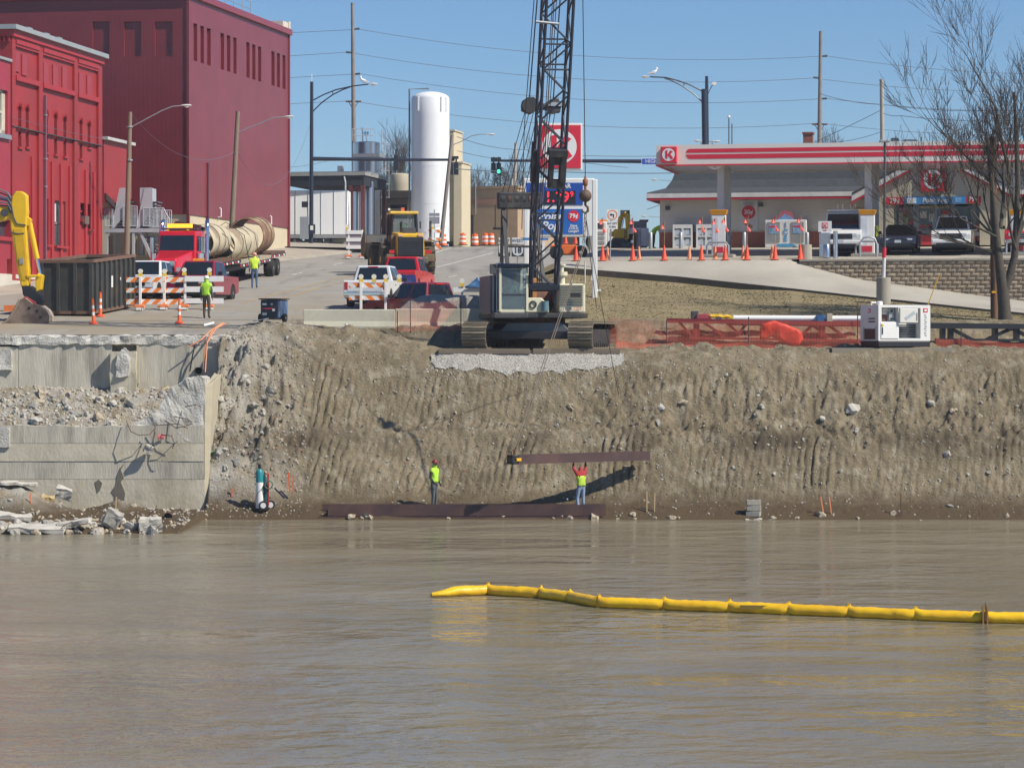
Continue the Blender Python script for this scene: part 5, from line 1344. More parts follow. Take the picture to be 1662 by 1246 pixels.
# -- poles, lamps, signals, wires
def cobra(parent, p, dirx, s=1.0, mat=None):
 """cobra-head luminaire whose nose points along +-x"""
 mb = MB(); pr = [(0,.03),(.12,.06),(.30,.13),(.55,.16),(.75,.12),(.85,.03)]
 vs = []; n = 10
 for a, w_ in pr:
  for j in range(n):
   t = 2*math.pi*j/n; vs.append((dirx*a*s, w_*math.cos(t)*s,(w_*.55*math.sin(t) + (.03 if a > .1 else 0))*s))
 k_ = len(pr)
 mb.add(vs,[(i*n+j, i*n+(j+1)%n,(i+1)*n+(j+1)%n,(i+1)*n+j) for i in range(k_-1) for j in range(n)]); mb.add(vs[-n:],[tuple(range(n))])
 o = mb.build('lamp_head', mat or M('lamp_grey',(.60,.60,.57),.4), parent, smooth=True); o.location = p
 b = MB(); b.lathe([(.16*s,0),(.13*s,-.07*s),(.02*s,-.10*s)], n=12); l = b.build('lens', M('lamp_lens',(.7,.7,.66),.2), o, smooth=True); l.location = (dirx*.5*s,0,-.04*s)
 return o
def arc(p0, p1, rise, n=10):
 p0, p1 = Vector(p0), Vector(p1)
 return [p0.lerp(p1, i/n) + Vector((0,0,rise*math.sin(math.pi*min(1, i/n*1.0)*.5 + 0)*(1-(i/n))*1.6)) for i in range(n+1)]
def pole(name, label, cat, px, ybot, ytop, d, r0, r1, mat, lean=0, group=None):
 p = W(px, ybot, d); t = thing(name, label, cat, p,0, group)
 top = W(px+lean, ytop, d)-p
 mb = MB(); mb.cyl((0,0,-.3), top, r0, r1,12); mb.build('pole', mat, t, smooth=True)
 return t, top
def loc(t, px, py, dd=0):
 d = t.location.y+dd; return W(px, py, d)-t.location
t, top = pole('street_lamp', 'weathered wooden pole with street lamp in front of the tall red building corner', 'street lamp',205,428,182,152,.17,.12, wood,6)
mb = MB(); mb.tube([loc(t,212,207),loc(t,225,200),loc(t,262,180),loc(t,280,173),loc(t,292,172)],.035,6); mb.build('lamp_arm', galv, t); cobra(t, loc(t,291,172),1,.82)
for y in (206,260):
 mb = MB(); mb.lathe([(.19,-.04),(.19,.04)], n=10); o = mb.build('pole_band', galv, t); o.location = loc(t,210, y)
t, top = pole('street_lamp', 'leaning wooden pole with street lamp before the lit red wall', 'street lamp',375,385,181,164,.17,.13, wood,11)
mb = MB(); mb.tube([loc(t,384,216),loc(t,400,209),loc(t,425,199),loc(t,445,191),loc(t,460,190)],.035,6); mb.build('lamp_arm', galv, t); cobra(t, loc(t,459,190),1,.80)
t, top = pole('street_lamp', 'leaning grey pole with street lamp in front of the white tank', 'street lamp',716,385,219,196,.16,.12, M('grey_wood',(.24,.21,.19),.9, var=.2),18)
mb = MB(); mb.tube([loc(t,733,236),loc(t,748,230),loc(t,765,221),loc(t,778,218),loc(t,790,218)],.035,6); mb.build('lamp_arm', galv, t); cobra(t, loc(t,790,218.5),1,.70)
def twin_sag(p0, p1, sag, n=14):
 p0, p1 = Vector(p0), Vector(p1); return [p0.lerp(p1, i/n)-Vector((0,0,sag*4*(i/n)*(1-i/n))) for i in range(n+1)]
def tpole(label, px, ybot, ytop, d, arms, lean=0):
 t, top = pole('utility_pole', label, 'utility pole', px, ybot, ytop, d,.24,.14, M('grey_wood',(.24,.21,.19),.9), lean)
 for y, sd in arms:
  x = px + lean*(ybot-y)/(ybot-ytop)
  if sd == 0:
   mb = MB(); a, b = loc(t,x-12.5,y), loc(t,x+12.5,y); mb.box((a+b)/2,((b-a).length,.12,.14)); mb.build('crossarm', wood_dark, t)
   for s_ in (-8,8): bar('brace', loc(t,x+s_,y), loc(t,x,y+14),.03, wood_dark, t)
  else:
   mb = MB(); a, b = loc(t,x,y), loc(t,x+sd*11,y-1.2); mb.cyl(a, b,.06,.10,8); mb.build('insulator', darkgrey, t, smooth=True)
 return t
tpole('tall wooden transmission pole with staggered insulators behind silo',576,392,5,232,[(48,1),(86,-1),(121,1),(165,0)],-4)
tpole('tall wooden transmission pole rising behind petrol station roof',1328,400,51,234,[(92,1),(127,-1),(161,1),(202,0)],4)
pole('utility_pole', 'bare sunlit pole top standing behind the canopy middle', 'utility pole',1434,420,129,215,.20,.16, M('pale_wood',(.40,.36,.31),.9, var=.15),-3)
def wire(pts, r, label):
 mb = MB()
 for a, b, s in pts: mb.tube(twin_sag(a, b, s), r,4, False)
 return mb
cab = M('far_wire',(.13,.16,.21),.6, var=0)
wg = 'overhead wires across the sky'
def wires(name, segs, r, label, group=None):
 mb = MB()
 for (a, b, sag) in segs: mb.tube(twin_sag(W(*a), W(*b), sag), r,4, False)
 mb.build(name, cab, label=label, cat='wire', group=group)
for k_,(yl, y0, y1, y2, sx0, sx1) in enumerate(((53,48,91,119,11,11),(91,85,127,146,-9,-11),(126,120,160,175,11,11),(168,164,200,214,-2,0))):
 wires('power_line',[((440,yl+2,232),(573+sx0,y0,232),.0),((573+sx0,y0,232),(1331+sx1,y1,234),1.2),((1331+sx1,y1,234),(1800,y2,236),.6)],.020,('topmost','second','third','lowest')[k_]+' line of the high transmission wires crossing the sky')
wires('power_line',[((742,222,196),(852,243,200),.25),((852,243,200),(1020,272,206),.2)],.022, 'sagging wire running right from the leaning lamp pole')
wires('power_line',[((742,245,200),(870,262,205),.2),((870,250,205),(1100,253,205),.1)],.022, 'wire at signal height right of the white tank')
wires('power_line',[((740,274,190),(905,279,190),.1),((905,279,190),(1090,281,190),.05)],.03, 'straight dark wire just under the traffic signal arm')
wires('power_line',[((1050,340,230),(1428,180,214),.4)],.024, 'wire climbing from store roof to the bare pole')
wires('power_line',[((1340,232,220),(1430,214,214),.2)],.02, 'short wire dipping left of the bare pole above canopy')
wires('power_line',[((1434,184,214),(1462,188,210),.1),((1462,188,210),(1662,195,190),.2),((1462,188,210),(1490,232,200),.1)],.022, 'service wire leading right from the bare pole')
wires('power_line',[((1330,152,234),(1434,170,215),.2),((1434,170,215),(1690,177,180),.3)],.022, 'thick dark wire passing behind the bare tree')
wires('power_line',[((212,184,152),(384,245,164),1.4),((384,245,164),(504,200,200),3.2)],.012, 'slack wire drooping between the two wooden lamp poles')
wires('power_line',[((20,190,140),(166,225,154),.1)],.012, 'thin wire stretched along the brick building')
wires('power_line',[((476,330,205),(632,265,204),.5),((466,272,205),(545,258,206),.1)],.015, 'low wire behind the left signal pole')
t = thing('traffic_signal_pole', 'dark blue traffic signal pole with curved lamp arm and long mast arm at left', 'traffic light', W(505,402,199))
mb = MB(); mb.cyl((0,0,-.3),loc(t,506,133),.17,.12,12); mb.build('pole', navy, t, smooth=True)
mb = MB(); mb.tube([loc(t,508,258),loc(t,560,258.5),loc(t,650,259.5),loc(t,738,259.5)],[.16,.13,.11,.09],8); mb.build('mast_arm', navy, t, smooth=True)
mb = MB(); mb.tube([loc(t,508,163),loc(t,525,154),loc(t,545,146),loc(t,572,140),loc(t,598,137)],.05,6); mb.tube([loc(t,508,181),loc(t,522,167),loc(t,540,154),loc(t,556,146),loc(t,572,140)],.05,6); mb.build('lamp_arm', navy, t, smooth=True); bar('arm_strut', loc(t,540,148), loc(t,540,155),.03, navy, t)
cobra(t, loc(t,597,137),1,.85)
blk('ped_signal', loc(t,495,332,-.2),(.45,.4,.42), signal_black, t); blk('control_cabinet', loc(t,494,370,-.3),(.62,.4,1.62), galv, t); blk('junction_box', loc(t,506,372,-.25),(.5,.3,.7), navy, t); blk('notice', loc(t,506,370,-.42),(.22,.02,.32), white, t)
mb = MB(); mb.tube([loc(t,506,133),loc(t,506,120)],.03,5); mb.build('antenna', white, t)
def signal(t, px, py, d, lit=None, back=True, h=.92, label=''):
 r = thing('traffic_signal', label, 'traffic light', W(px, py, d)-Vector((0,.25,0)))
 mb = MB(); mb.bx(-.17,.17,-.13,.13,-h,0); mb.build('housing', signal_black, r, bevel=.02)
 for q in range(3):
  z = -h*(q+.5)/3
  mb = MB()
  for a in range(9):
   t0 = math.pi*a/9; t1 = math.pi*(a+1)/9
   mb.hexa([(.125*math.cos(t0),-.13,z+.125*math.sin(t0)),(.125*math.cos(t0),-.32,z+.125*math.sin(t0)),(.125*math.cos(t1),-.32,z+.125*math.sin(t1)),(.125*math.cos(t1),-.13,z+.125*math.sin(t1))],[(.14*math.cos(t0),-.13,z+.14*math.sin(t0)),(.14*math.cos(t0),-.32,z+.14*math.sin(t0)),(.14*math.cos(t1),-.32,z+.14*math.sin(t1)),(.14*math.cos(t1),-.13,z+.14*math.sin(t1))])
  if lit is not None: mb.build('visor', signal_black, r)
  lm = M('lit_green',(.05,.5,.35),.3, var=0, emit=((.05,1.0,.62),1.5)) if lit == q else M('unlit_lens',(.03,.035,.035),.2, var=0)
  if lit is not None:
   mb = MB(); mb.cyl((0,-.15,z),(0,-.12,z),.135 if lit == q else .115,n=16); mb.build('lens', lm, r)
 bar('hanger',(0,0,0),(0,0,.42),.06, signal_black, r, kind='sq')
 return r
signal(t,732,264,199, label='left of two dark signal heads at the tip of the left mast arm'); signal(t,740.5,264,199.1, label='right of two dark signal heads at the tip of left mast arm'); signal(t,643,252,199.2, label='single side-on signal head on the left mast arm near the silo ladder', h=1.15)
blk('signal_bracket', loc(t,736,256,-.25),(.75,.2,.2), signal_black, t)
t = thing('traffic_signal_pole', 'dark blue traffic signal pole behind the canopy with mast arm reaching left', 'traffic light', W(1147,405,192))
mb = MB(); mb.cyl((0,0,-.3),loc(t,1143,145),.24,.21,12); mb.cyl(loc(t,1147,300),loc(t,1147,124),.19,.11,12); mb.build('pole', navy, t, smooth=True)
mb = MB(); mb.tube([loc(t,1144,262),loc(t,1040,262),loc(t,900,261),loc(t,797,261)],[.16,.14,.11,.08],8); mb.build('mast_arm', navy, t, smooth=True)
mb = MB(); mb.tube([loc(t,1139,148),loc(t,1120,138),loc(t,1100,131),loc(t,1080,126),loc(t,1055,125)],.05,6); mb.tube([loc(t,1139,165),loc(t,1124,151),loc(t,1106,139),loc(t,1090,131),loc(t,1078,127)],.05,6); mb.build('lamp_arm', navy, t, smooth=True); bar('arm_strut', loc(t,1110,135), loc(t,1110,142),.03, navy, t)
cobra(t, loc(t,1056,125),-1,.8); mb = MB(); mb.tube([loc(t,1148,155),loc(t,1155,140),loc(t,1160,136)],.03,6); mb.build('camera_arm', navy, t); blk('camera', loc(t,1159,136,-.1),(.3,.3,.2), white, t)
signal(t,801,265,191.7,99, label='unlit signal head left of the green light', h=.72); signal(t,809.5,265,191.6,2, label='signal head showing a green light on the right mast arm', h=.72)
blk('signal_bracket', loc(t,805,259,-.25),(.72,.2,.28), signal_black, t)
def gull(label, p, fx):
 g = thing('gull', label, 'bird', p)
 wm = M('gull_white',(.85,.85,.84),.7, var=.03)
 mb = MB(); pts = [(-.22*fx,0,.10),(-.10*fx,0,.16),(.04*fx,0,.20),(.13*fx,0,.27),(.16*fx,0,.35)]
 mb.tube(pts,[.015,.075,.095,.055,.045],8); mb.lathe([(.001,.30),(.05,.33),(.06,.38),(.04,.43),(.001,.44)],(.17*fx,0,0),8); mb.build('body', wm, g, smooth='all')
 mb = MB(); mb.hexa([(-.34*fx,-.10,.12),(.05*fx,-.10,.13),(.05*fx,-.085,.13),(-.34*fx,-.085,.12)],[(-.36*fx,-.08,.14),(.06*fx,-.09,.25),(.06*fx,-.07,.25),(-.36*fx,-.07,.14)]); mb.build('wing', M('gull_grey',(.55,.57,.6),.7), g)
 mb = MB(); mb.cyl((.22*fx,0,.38),(.31*fx,0,.365),.016,.004,6); mb.build('beak', M('beak_yellow',(.7,.45,.05),.4), g)
 for y in (-.03,.03): bar('leg',(0,y,0),(0,y,.13),.009, M('beak_yellow',(.7,.45,.05),.4), g)
 g.scale = (1.25,1.25,1.45)
gull('white gull perched on the left signal pole lamp arm', W(590,137.5,199),-1)
gull('white gull perched on the right signal pole lamp arm', W(1061,124,192),1)
pole('utility_pole', 'thin pale pole at right of tan garage', 'utility pole',834,395,232,222,.14,.11, M('pale_wood',(.40,.36,.31),.9),3)
pole('utility_pole', 'second thinner pole close behind the garage pole', 'utility pole',829,395,290,226,.10,.08, M('pale_wood',(.40,.36,.31),.9),2)
for i,(px, y0, y1) in enumerate(((1183,400,190),(1188,400,201))):
 t, tp = pole('flag_pole',('left','right')[i]+' slim mast above the canopy right of signal pole', 'pole', px, y0, y1,205,.06,.04, darkgrey)
 if i == 0: blk('globe', tp,(.12,.12,.12), white, t, kind_='ball')
for i,(px, py) in enumerate(((1140,229),(1155,230))):
 t = thing('street_lamp',('left','right')[i]+' far lamp head just over the canopy edge by the signal pole', 'street lamp', W(px,py,240)); cobra(t,(0,0,0),1 if i else -1,.9); bar('lamp_arm',(0,0,0),(.9*(-1 if i else 1),0,-.05),.03, galv, t); bar('pole',(.9*(-1 if i else 1),0,-.05),(.9*(-1 if i else 1),0,-7),.08, galv, t)
for i,(px, py, d) in enumerate(((1069,292,240),(1052,351,260))):
 t = thing('street_lamp',('upper','lower')[i]+' distant street lamp left of the store eave', 'street lamp', W(px,py,d)); cobra(t,(0,0,0),-1,.8); bar('lamp_arm',(0,0,0),(1.2,0,-.1),.03, galv, t); bar('pole',(1.2,0,-.1),(1.2,0,-8),.08, galv, t)
# -- trees
bark = M('grey_bark',(.075,.066,.053),.95, var=.3, scale=5, bump=.5, bscale=14)
twig = M('twig_brown',(.065,.048,.038),.9, var=.2)
def grow(mb, tw, p, d, ln, r, depth, rg, spread=.5, up=.25):
 n = 4; pts = [p]; rs = [r]; q = p.copy(); dd = d.copy()
 for i in range(n):
  dd = (dd + Vector((rg.uniform(-1,1), rg.uniform(-1,1), rg.uniform(-.5,1)+up))*.13).normalized()
  q = q + dd*ln/n; pts.append(q.copy()); rs.append(r*(1-.42*(i+1)/n))
 (mb if r > .022 else tw).tube(pts, rs,7 if r > .05 else (5 if r > .02 else 3), False)
 if depth == 0: return
 k_ = rg.choice((2,3,4)) if depth > 1 else rg.choice((3,4,4))
 for i in range(k_):
  t = rg.uniform(.45,1.0) if i else 1.0
  bp = pts[min(n, int(t*n))]; br = rs[min(n, int(t*n))]
  a = Vector((rg.uniform(-1,1), rg.uniform(-1,1), rg.uniform(-.3,.8)))
  nd = (dd + a*spread*(1.0 if i else .55)).normalized()
  grow(mb, tw, bp, nd, ln*rg.uniform(.60,.86), max(.009, br*rg.uniform(.55,.78)), depth-1, rg, spread, up)
def tree(label, p, limbs, depth, seed, name='bare_tree', group=None, trunk=None, spread=.5):
 rg_ = random.Random(seed); t = thing(name, label, 'tree', p,0, group)
 tk, lb, tw = MB(), MB(), MB()
 if trunk: tk.tube(trunk[0], trunk[1],10)
 for (q, d, ln, r) in limbs: grow(lb, tw, Vector(q), Vector(d).normalized(), ln, r, depth, rg_, spread,.14)
 if trunk: tk.build('trunk', bark, t, smooth=True, recalc=False)
 lb.build('limbs' if trunk else 'trunk', bark, t, smooth='all', recalc=False)
 tw.build('twigs', twig, t, recalc=False)
 return t
TD = 117.0
P0 = W(1630,535, TD)
def tl(px, py, dy=0):
 v = W(px, py, TD)-P0; v.y = dy; return v
tree('large bare winter tree with forked grey trunk at right edge', P0,
  [(tl(1619,400),(-.15,.1,1),3.1,.10),(tl(1645,420),(.12,-.1,1),3.5,.10),(tl(1621,395,.1),(-.55,-.1,.8),2.6,.07),(tl(1624,370),(.2,.25,1),2.8,.09),(tl(1648,400),(.5,.2,.9),3.2,.08),
  (tl(1618,408),(-1,.0,.12),2.5,.06),(tl(1612,300),(-.7,.1,.6),2.6,.07),(tl(1640,300),(-.2,-.2,1),3.4,.09),(tl(1655,330),(.6,-.3,.7),3.0,.08),(tl(1617,385,-.2),(-1,-.2,.45),2.3,.055),(tl(1648,405,-.1),(-.5,-.5,.8),2.6,.06)],
  5,41, spread=.72, trunk=([tl(1632,545), tl(1630,500), tl(1627,462), tl(1622,430), tl(1619,400), tl(1613,330), tl(1607,270), tl(1600,215)],[.34,.27,.25,.2,.17,.13,.1,.06]))
o = [c for c in bpy.data.objects if c.name.startswith('bare_tree')][0]
mb = MB(); mb.tube([tl(1630,470), tl(1640,445), tl(1647,415), tl(1650,360), tl(1652,300), tl(1650,230), tl(1646,150)],[.2,.18,.16,.14,.12,.1,.05],9); mb.build('second_stem', bark, o, smooth=True)
mb = MB(); mb.tube([tl(1616,412), tl(1600,407), tl(1580,398), tl(1562,388), tl(1545,381), tl(1520,379)],[.07,.06,.05,.04,.03,.015],6); mb.tube([tl(1618,392), tl(1605,375), tl(1592,362), tl(1580,345), tl(1568,338)],[.08,.06,.05,.035,.02],6); mb.build('low_branch', bark, o, smooth='all')
for i,(px, yb, hpx, d, sd) in enumerate(((648,300,62,250,1),(658,300,80,255,2),(628,300,30,250,8),(770,310,36,245,3),(850,320,60,240,4),(1352,244,20,250,5),(795,300,26,270,7),(625,330,90,245,9),(838,330,46,255,10))):
 hh = hpx*d/F; p = W(px, yb+70, d)
 tree(('taller bare tree between the silo ladder and the white tank','bare tree whose twigs touch the left side of the white tank','low bare tree just right of the silo ladder','bare tree showing above the left half of the tan garage','bare tree behind the crane gantry sheaves','faint twigs of a bare tree above canopy near the tall pole','low bare tree between the garage roof and the pine','bare tree directly behind the tan plastic tank','slim bare tree just right of the pine')[i], p,[((0,0,0),(0,0,1),(70*d/F+hh)/2.5,.12),((0,0,.8),(.15,0,1),(70*d/F+hh)/2.8,.08)],5,60+sd, group='bare trees in the distance', spread=.6)
p = W(812,340,246); t = thing('pine_tree', 'dark pine tree behind the tan garage', 'tree', p)
hh = (340-272)*246/F
mb = MB(); mb.cyl((0,0,-2),(0,0,hh),.16,.03,8); mb.build('trunk', bark, t)
rg_ = random.Random(8); mb = MB()
for q in range(1500):
 z = hh*(.12+.88*rg_.random()); R_ = (1-z/hh)**.8*1.55+.1; a = rg_.random()*6.28; rr = R_*math.sqrt(rg_.random()); c = Vector((rr*math.cos(a), rr*math.sin(a), z-.25*rr))
 v = Vector((math.cos(a), math.sin(a), rg_.uniform(-.4,.5))); s_ = Vector((-math.sin(a), math.cos(a), rg_.uniform(-.4,.4)))*.045
 mb.add([c-s_, c+s_, c+v*.32],[(0,1,2)])
mb.build('crown', M('pine_needles',(.045,.062,.04),.9, var=.3), t, recalc=False)
t, tp = pole('utility_pole', 'dark creosoted wooden pole standing just left of the bare tree trunk', 'utility pole',1614,530,222,118.4,.17,.15, wood_dark,-2)
blk('pole_tag', loc(t,1613,474,-.18),(.17,.02,.09), M('yellow_paint',(.75,.42,.02),.4), t)
# -- vehicles (generic)
def inset(a, b, c, d, m, o=.012):
 a, b, c, d = map(Vector,(a, b, c, d))
 n = (b-a).cross(d-a).normalized()
 def mix(u, v): return a*(1-u)*(1-v)+b*u*(1-v)+c*u*v+d*(1-u)*v
 w = (b-a).length; h = (d-a).length
 u0, u1 = m[0]/w,1-m[1]/w; v0, v1 = m[2]/h,1-m[3]/h
 q = [mix(u0,v0), mix(u1,v0), mix(u1,v1), mix(u0,v1)]
 return [p-n*.01 for p in q],[p+n*o for p in q]
KIND = {
 'pickup': dict(L=5.5, W=1.94, H=1.86, belt=1.17, hood=1.08, fa=-1.85, ra=1.72, wr=.39, gh=(-1.25,1.0,-.62,.86), hf=.98),
 'suv':    dict(L=4.7, W=1.86, H=1.75, belt=1.08, hood=1.0, fa=-1.4, ra=1.35, wr=.36, gh=(-1.05,2.25,-.45,1.95), hf=.92),
 'sedan':  dict(L=4.75, W=1.80, H=1.46, belt=.93, hood=.86, fa=-1.42, ra=1.35, wr=.33, gh=(-1.05,1.65,-.25,1.0), hf=.74),
 'van':    dict(L=5.6, W=2.0, H=2.08, belt=1.22, hood=1.16, fa=-1.75, ra=1.65, wr=.38, gh=(-1.75,2.75,-1.15,2.7), hf=1.02),
}
def car(name, label, cat, loc, rz, kind, paint, plate=True, grille='dark', trim=black, group=None, rear_glass=True, chrome_bits=True, side_windows=True):
 k_ = KIND[kind]; L, Wd, H = k_['L'], k_['W'], k_['H']; hw = Wd/2
 t = thing(name, label, cat, loc, rz, group)
 pm = M('car_paint_%02d%02d%02d' % tuple(int(c*99) for c in paint), paint,.3, var=.05, scale=1.5, coat=.6)
 f, r = -L/2, L/2; fa, ra, wr = k_['fa'], k_['ra'], k_['wr']; ar = wr+.07
 y0, y1, y2, y3 = k_['gh']
 rt = k_['belt'] if kind in ('pickup','suv','van') else k_['belt']-.02
 o = [(f+.02,.38),(f,.55),(f+.0,k_['hf']-.12),(f+.07,k_['hf']),(f+.35,k_['hood']-.01),(y0-.05,k_['belt']-.01),(y1,k_['belt']),(r-.03,rt),(r,rt-.06),(r,.55),(r-.03,.42)]
 def archp(c): return [(c+ar*math.cos(a*math.pi/8), max(.34, wr+ar*math.sin(a*math.pi/8)-.02)) for a in range(9)]
 o += [(ra+ar+.02,.36)] + archp(ra) + [(ra-ar-.02,.30),(fa+ar+.02,.30)] + archp(fa) + [(fa-ar-.02,.34)]
 mb = MB(); mb.prism(o, 'x',-hw, hw); mb.build('body', pm, t, bevel=.07, seg=3)
 mb = MB(); mb.bx(-hw+.12, hw-.12, f+.3, r-.3,.22,.55); mb.build('chassis', black, t)
 zb, wt, wb = k_['belt']-.02, hw-.26, hw-.07
 if kind == 'van': wt = hw-.14
 B = [(-wb,y0,zb),(wb,y0,zb),(wb,y1,zb),(-wb,y1,zb)]; T = [(-wt,y2,H),(wt,y2,H),(wt,y3,H),(-wt,y3,H)]
 mb = MB(); mb.hexa(B, T); mb.build('cab', pm, t, bevel=.05)
 def g(nm, a, b, c, d, m, mat=glass):
  p, q = inset(a, b, c, d, m); mb = MB(); mb.hexa(p, q); return mb.build(nm, mat, t)
 g('windshield', B[0], B[1], T[1], T[0],(.11,.11,.06,.09))
 if rear_glass: g('rear_window', B[2], B[3], T[3], T[2],(.16,.16,.09,.10) if kind != 'van' else (.3,.3,.1,.15))
 for sd,(a, b, c, d) in ((1,(B[1],B[2],T[2],T[1])),(-1,(B[3],B[0],T[0],T[3]))):
  n = 2 if kind in ('pickup','sedan') else 3
  if not side_windows and kind == 'van': n = 3
  a, b, c, d = map(Vector,(a,b,c,d))
  for q in range(n):
   if kind == 'van' and q > 0: break
   u0, u1 = q/n,(q+1)/n
   aa, bb_, cc, dd = a.lerp(b,u0), a.lerp(b,u1), d.lerp(c,u1), d.lerp(c,u0)
   g('side_window', aa, bb_, cc, dd,(.10,.05,.05,.09))
 for px_ in (-1,1):
  for y, in ((fa,),(ra,)):
   wheel(t, px_*(hw-.12), y, wr, wr,.24, 'x', rim=M('alloy_rim',(.42,.43,.45),.35,.8, var=0))
  mb = MB(); mb.bx(px_*(hw-.36)-.17, px_*(hw-.36)+.17, f-.012, f+.10, k_['hf']-.22, k_['hf']-.06); mb.build('headlight', M('headlamp',(.62,.64,.66),.08,.3, var=0), t, bevel=.02)
  mb = MB(); mb.bx(px_*(hw-.13)-.09, px_*(hw-.13)+.09, r-.05, r+.015, rt-.42, rt-.08); mb.build('taillight', redlens, t, bevel=.015)
  mb = MB(); mb.bx(px_*(hw+.12)-.10, px_*(hw+.12)+.10, y0+.22, y0+.32, zb+.03, zb+.2); mb.bx(px_*(hw+.02)-.04, px_*(hw+.02)+.04, y0+.25, y0+.30, zb+.03, zb+.08); mb.build('mirror', trim, t, bevel=.02)
  for q in range(2 if kind != 'van' else 1): mb = MB(); mb.bx(px_*hw-.012, px_*hw+.012, y0+.85+q*1.0, y0+1.02+q*1.0, zb-.17, zb-.13); mb.build('door_handle', trim, t)
  mb = MB(); mb.cyl((px_*(hw-.35),f-.02,.52),(px_*(hw-.35),f+.03,.52),.07,n=10); mb.build('fog_light', M('headlamp',(.6,.6,.6)), t)
 mb = MB(); mb.bx(-hw+.42, hw-.42, f-.016, f+.06, k_['hf']-.34, k_['hf']-.07); gr = mb.build('grille', black, t, bevel=.015)
 if grille == 'chrome':
  for q in range(3): mb = MB(); mb.bx(-hw+.44, hw-.44, f-.03, f-.01, k_['hf']-.31+q*.09, k_['hf']-.28+q*.09); mb.build('grille_bar', chrome, gr)
 mb = MB(); mb.bx(-hw+.03, hw-.03, f-.07, f+.12,.42,.60); mb.build('front_bumper', chrome if chrome_bits else pm, t, bevel=.04)
 mb = MB(); mb.bx(-hw+.25, hw-.25, f-.075, f+.1,.30,.43); mb.build('air_dam', black, t)
 mb = MB(); mb.bx(-hw+.03, hw-.03, r-.10, r+.10,.48,.66); mb.build('rear_bumper', chrome if chrome_bits else pm, t, bevel=.04)
 if plate:
  mb = MB(); mb.bx(-.16,.16,f-.095,f-.075,.46,.60); mb.build('licence_plate', M('plate',(.55,.58,.62),.4), t)
 if kind == 'pickup':
  mb = MB(); mb.bx(-hw+.18, hw-.18, r-.01, r+.02,.70, rt-.06); mb.build('tailgate', pm, t, bevel=.02)
  mb = MB(); mb.bx(-hw+.12, hw-.12, y1+.12, r-.10, rt-.3, rt+.004); mb.build('bed_liner', black, t)
  mb = MB(); mb.bx(-.22,.22,y3+.02,y3+.06,H-.09,H-.04); mb.build('brake_light', redlens, t)
 return t
# -- petrol station
gz0 = lotz(0)
st = thing('petrol_canopy', 'long white petrol station canopy with red stripes and round-cornered logo box', 'canopy', ST(0,0),-TH)
def lp(px, s): return stpx(px, s)
def lz(py, t, s): return ZY(py, ST(t, s).y) - gz0
zt_, zb_ = lz(235.9,0,0), lz(267.7,0,0); TL = 27.0
fw_ = M('fascia_white',(.74,.71,.66),.45, var=.04, scale=.4)
k_red = M('logo_red',(.66,.025,.055),.4, var=.04)
mb = MB(); mb.bx(0,TL,0,.12,zb_,zt_); mb.bx(0,.12,.12,7.4,zb_,zt_); mb.bx(TL-.12,TL,.12,7.4,zb_,zt_); mb.bx(.12,TL-.12,7.28,7.4,zb_,zt_); mb.build('fascia', fw_, st)
mb = MB(); mb.bx(.12,TL-.12,.12,7.28,zb_+.06,zb_+.12); mb.build('soffit', M('soffit_panel',(.55,.50,.46),.22, var=.15, scale=.6, stretch=(1,.3,1)), st)
mb = MB(); mb.bx(.13,TL-.13,.13,7.27,zt_-.15,zt_-.05); mb.build('roof_deck', grey_paint, st)
for a, b in ((242.0,248.4),(251.0,258.4)):
 t0 = lp(1113.5,0); z1, z0 = lz(a,t0,0), lz(b,t0,0); r = (z1-z0)
 o = [(TL,z0),(TL,z1)] + ([(t0+r*(1-math.sin(q*math.pi/12)), z0+r*math.cos(q*math.pi/12) ) for q in range(7)] if a < 245 else [(t0+r*(1-math.cos(q*math.pi/12)), z1-r*math.sin(q*math.pi/12)) for q in range(7)])
 mb = MB(); mb.prism(o, 'y',-.012,-.002); mb.build('red_stripe', k_red, st)
mb = MB(); mb.bx(-.02,TL+.02,-.03,.15,zb_-.07,zb_-.003); mb.bx(-.02,.12,.151,7.4,zb_-.07,zb_-.003); mb.build('red_edge', k_red, st)
def k_logo(parent, c, size, depth=.14, clipped=None):
 x, y, z = c; h = size/2
 mb = MB(); mb.bx(x-h,x+h,y-depth,y,z-h,z+h); bo = mb.build('logo_box', k_red, parent, bevel=.01)
 mb = MB(); mb.cyl((x,y-depth-.008,z),(x,y-depth-.002,z),size*.405,n=32); mb.build('logo_disc', M('logo_white',(.80,.80,.80),.4, var=0), bo)
 s_ = size*.38; yy = (y-depth-.018, y-depth-.009)
 P = lambda q: [(x+a*s_, z+b*s_) for a, b in q]
 mb = MB(); mb.prism(P([(-.52,-.62),(-.16,-.70),(-.16,.74),(-.52,.66)]), 'y', *yy); mb.prism(P([(-.155,-.05),(.34,.70),(.74,.48),(.16,-.12),(-.155,-.30)]), 'y', *yy); mb.prism(P([(-.02,-.17),(.30,.10),(.80,-.58),(.46,-.80)]), 'y', yy[0]-.002, yy[1]); mb.build('logo_letter', k_red, bo)
 return bo
tl_ = lp(1087,0); zc_ = lz(252,tl_,0); k_logo(st,(tl_,-.0, zc_),.80,.45)
colm = M('column_grey',(.52,.53,.55),.5, var=.06)
for px, s in ((1170,1.4),(1181,5.6),(1409,1.4),(1421,5.6),(1650,1.4),(1668,5.6)):
 t0 = lp(px,s); mb = MB(); z0 = lotz(s)-gz0; mb.bx(t0-.17,t0+.17,s-.17,s+.17,z0-.1,zb_+.06); mb.build('column', colm, st, bevel=.02)
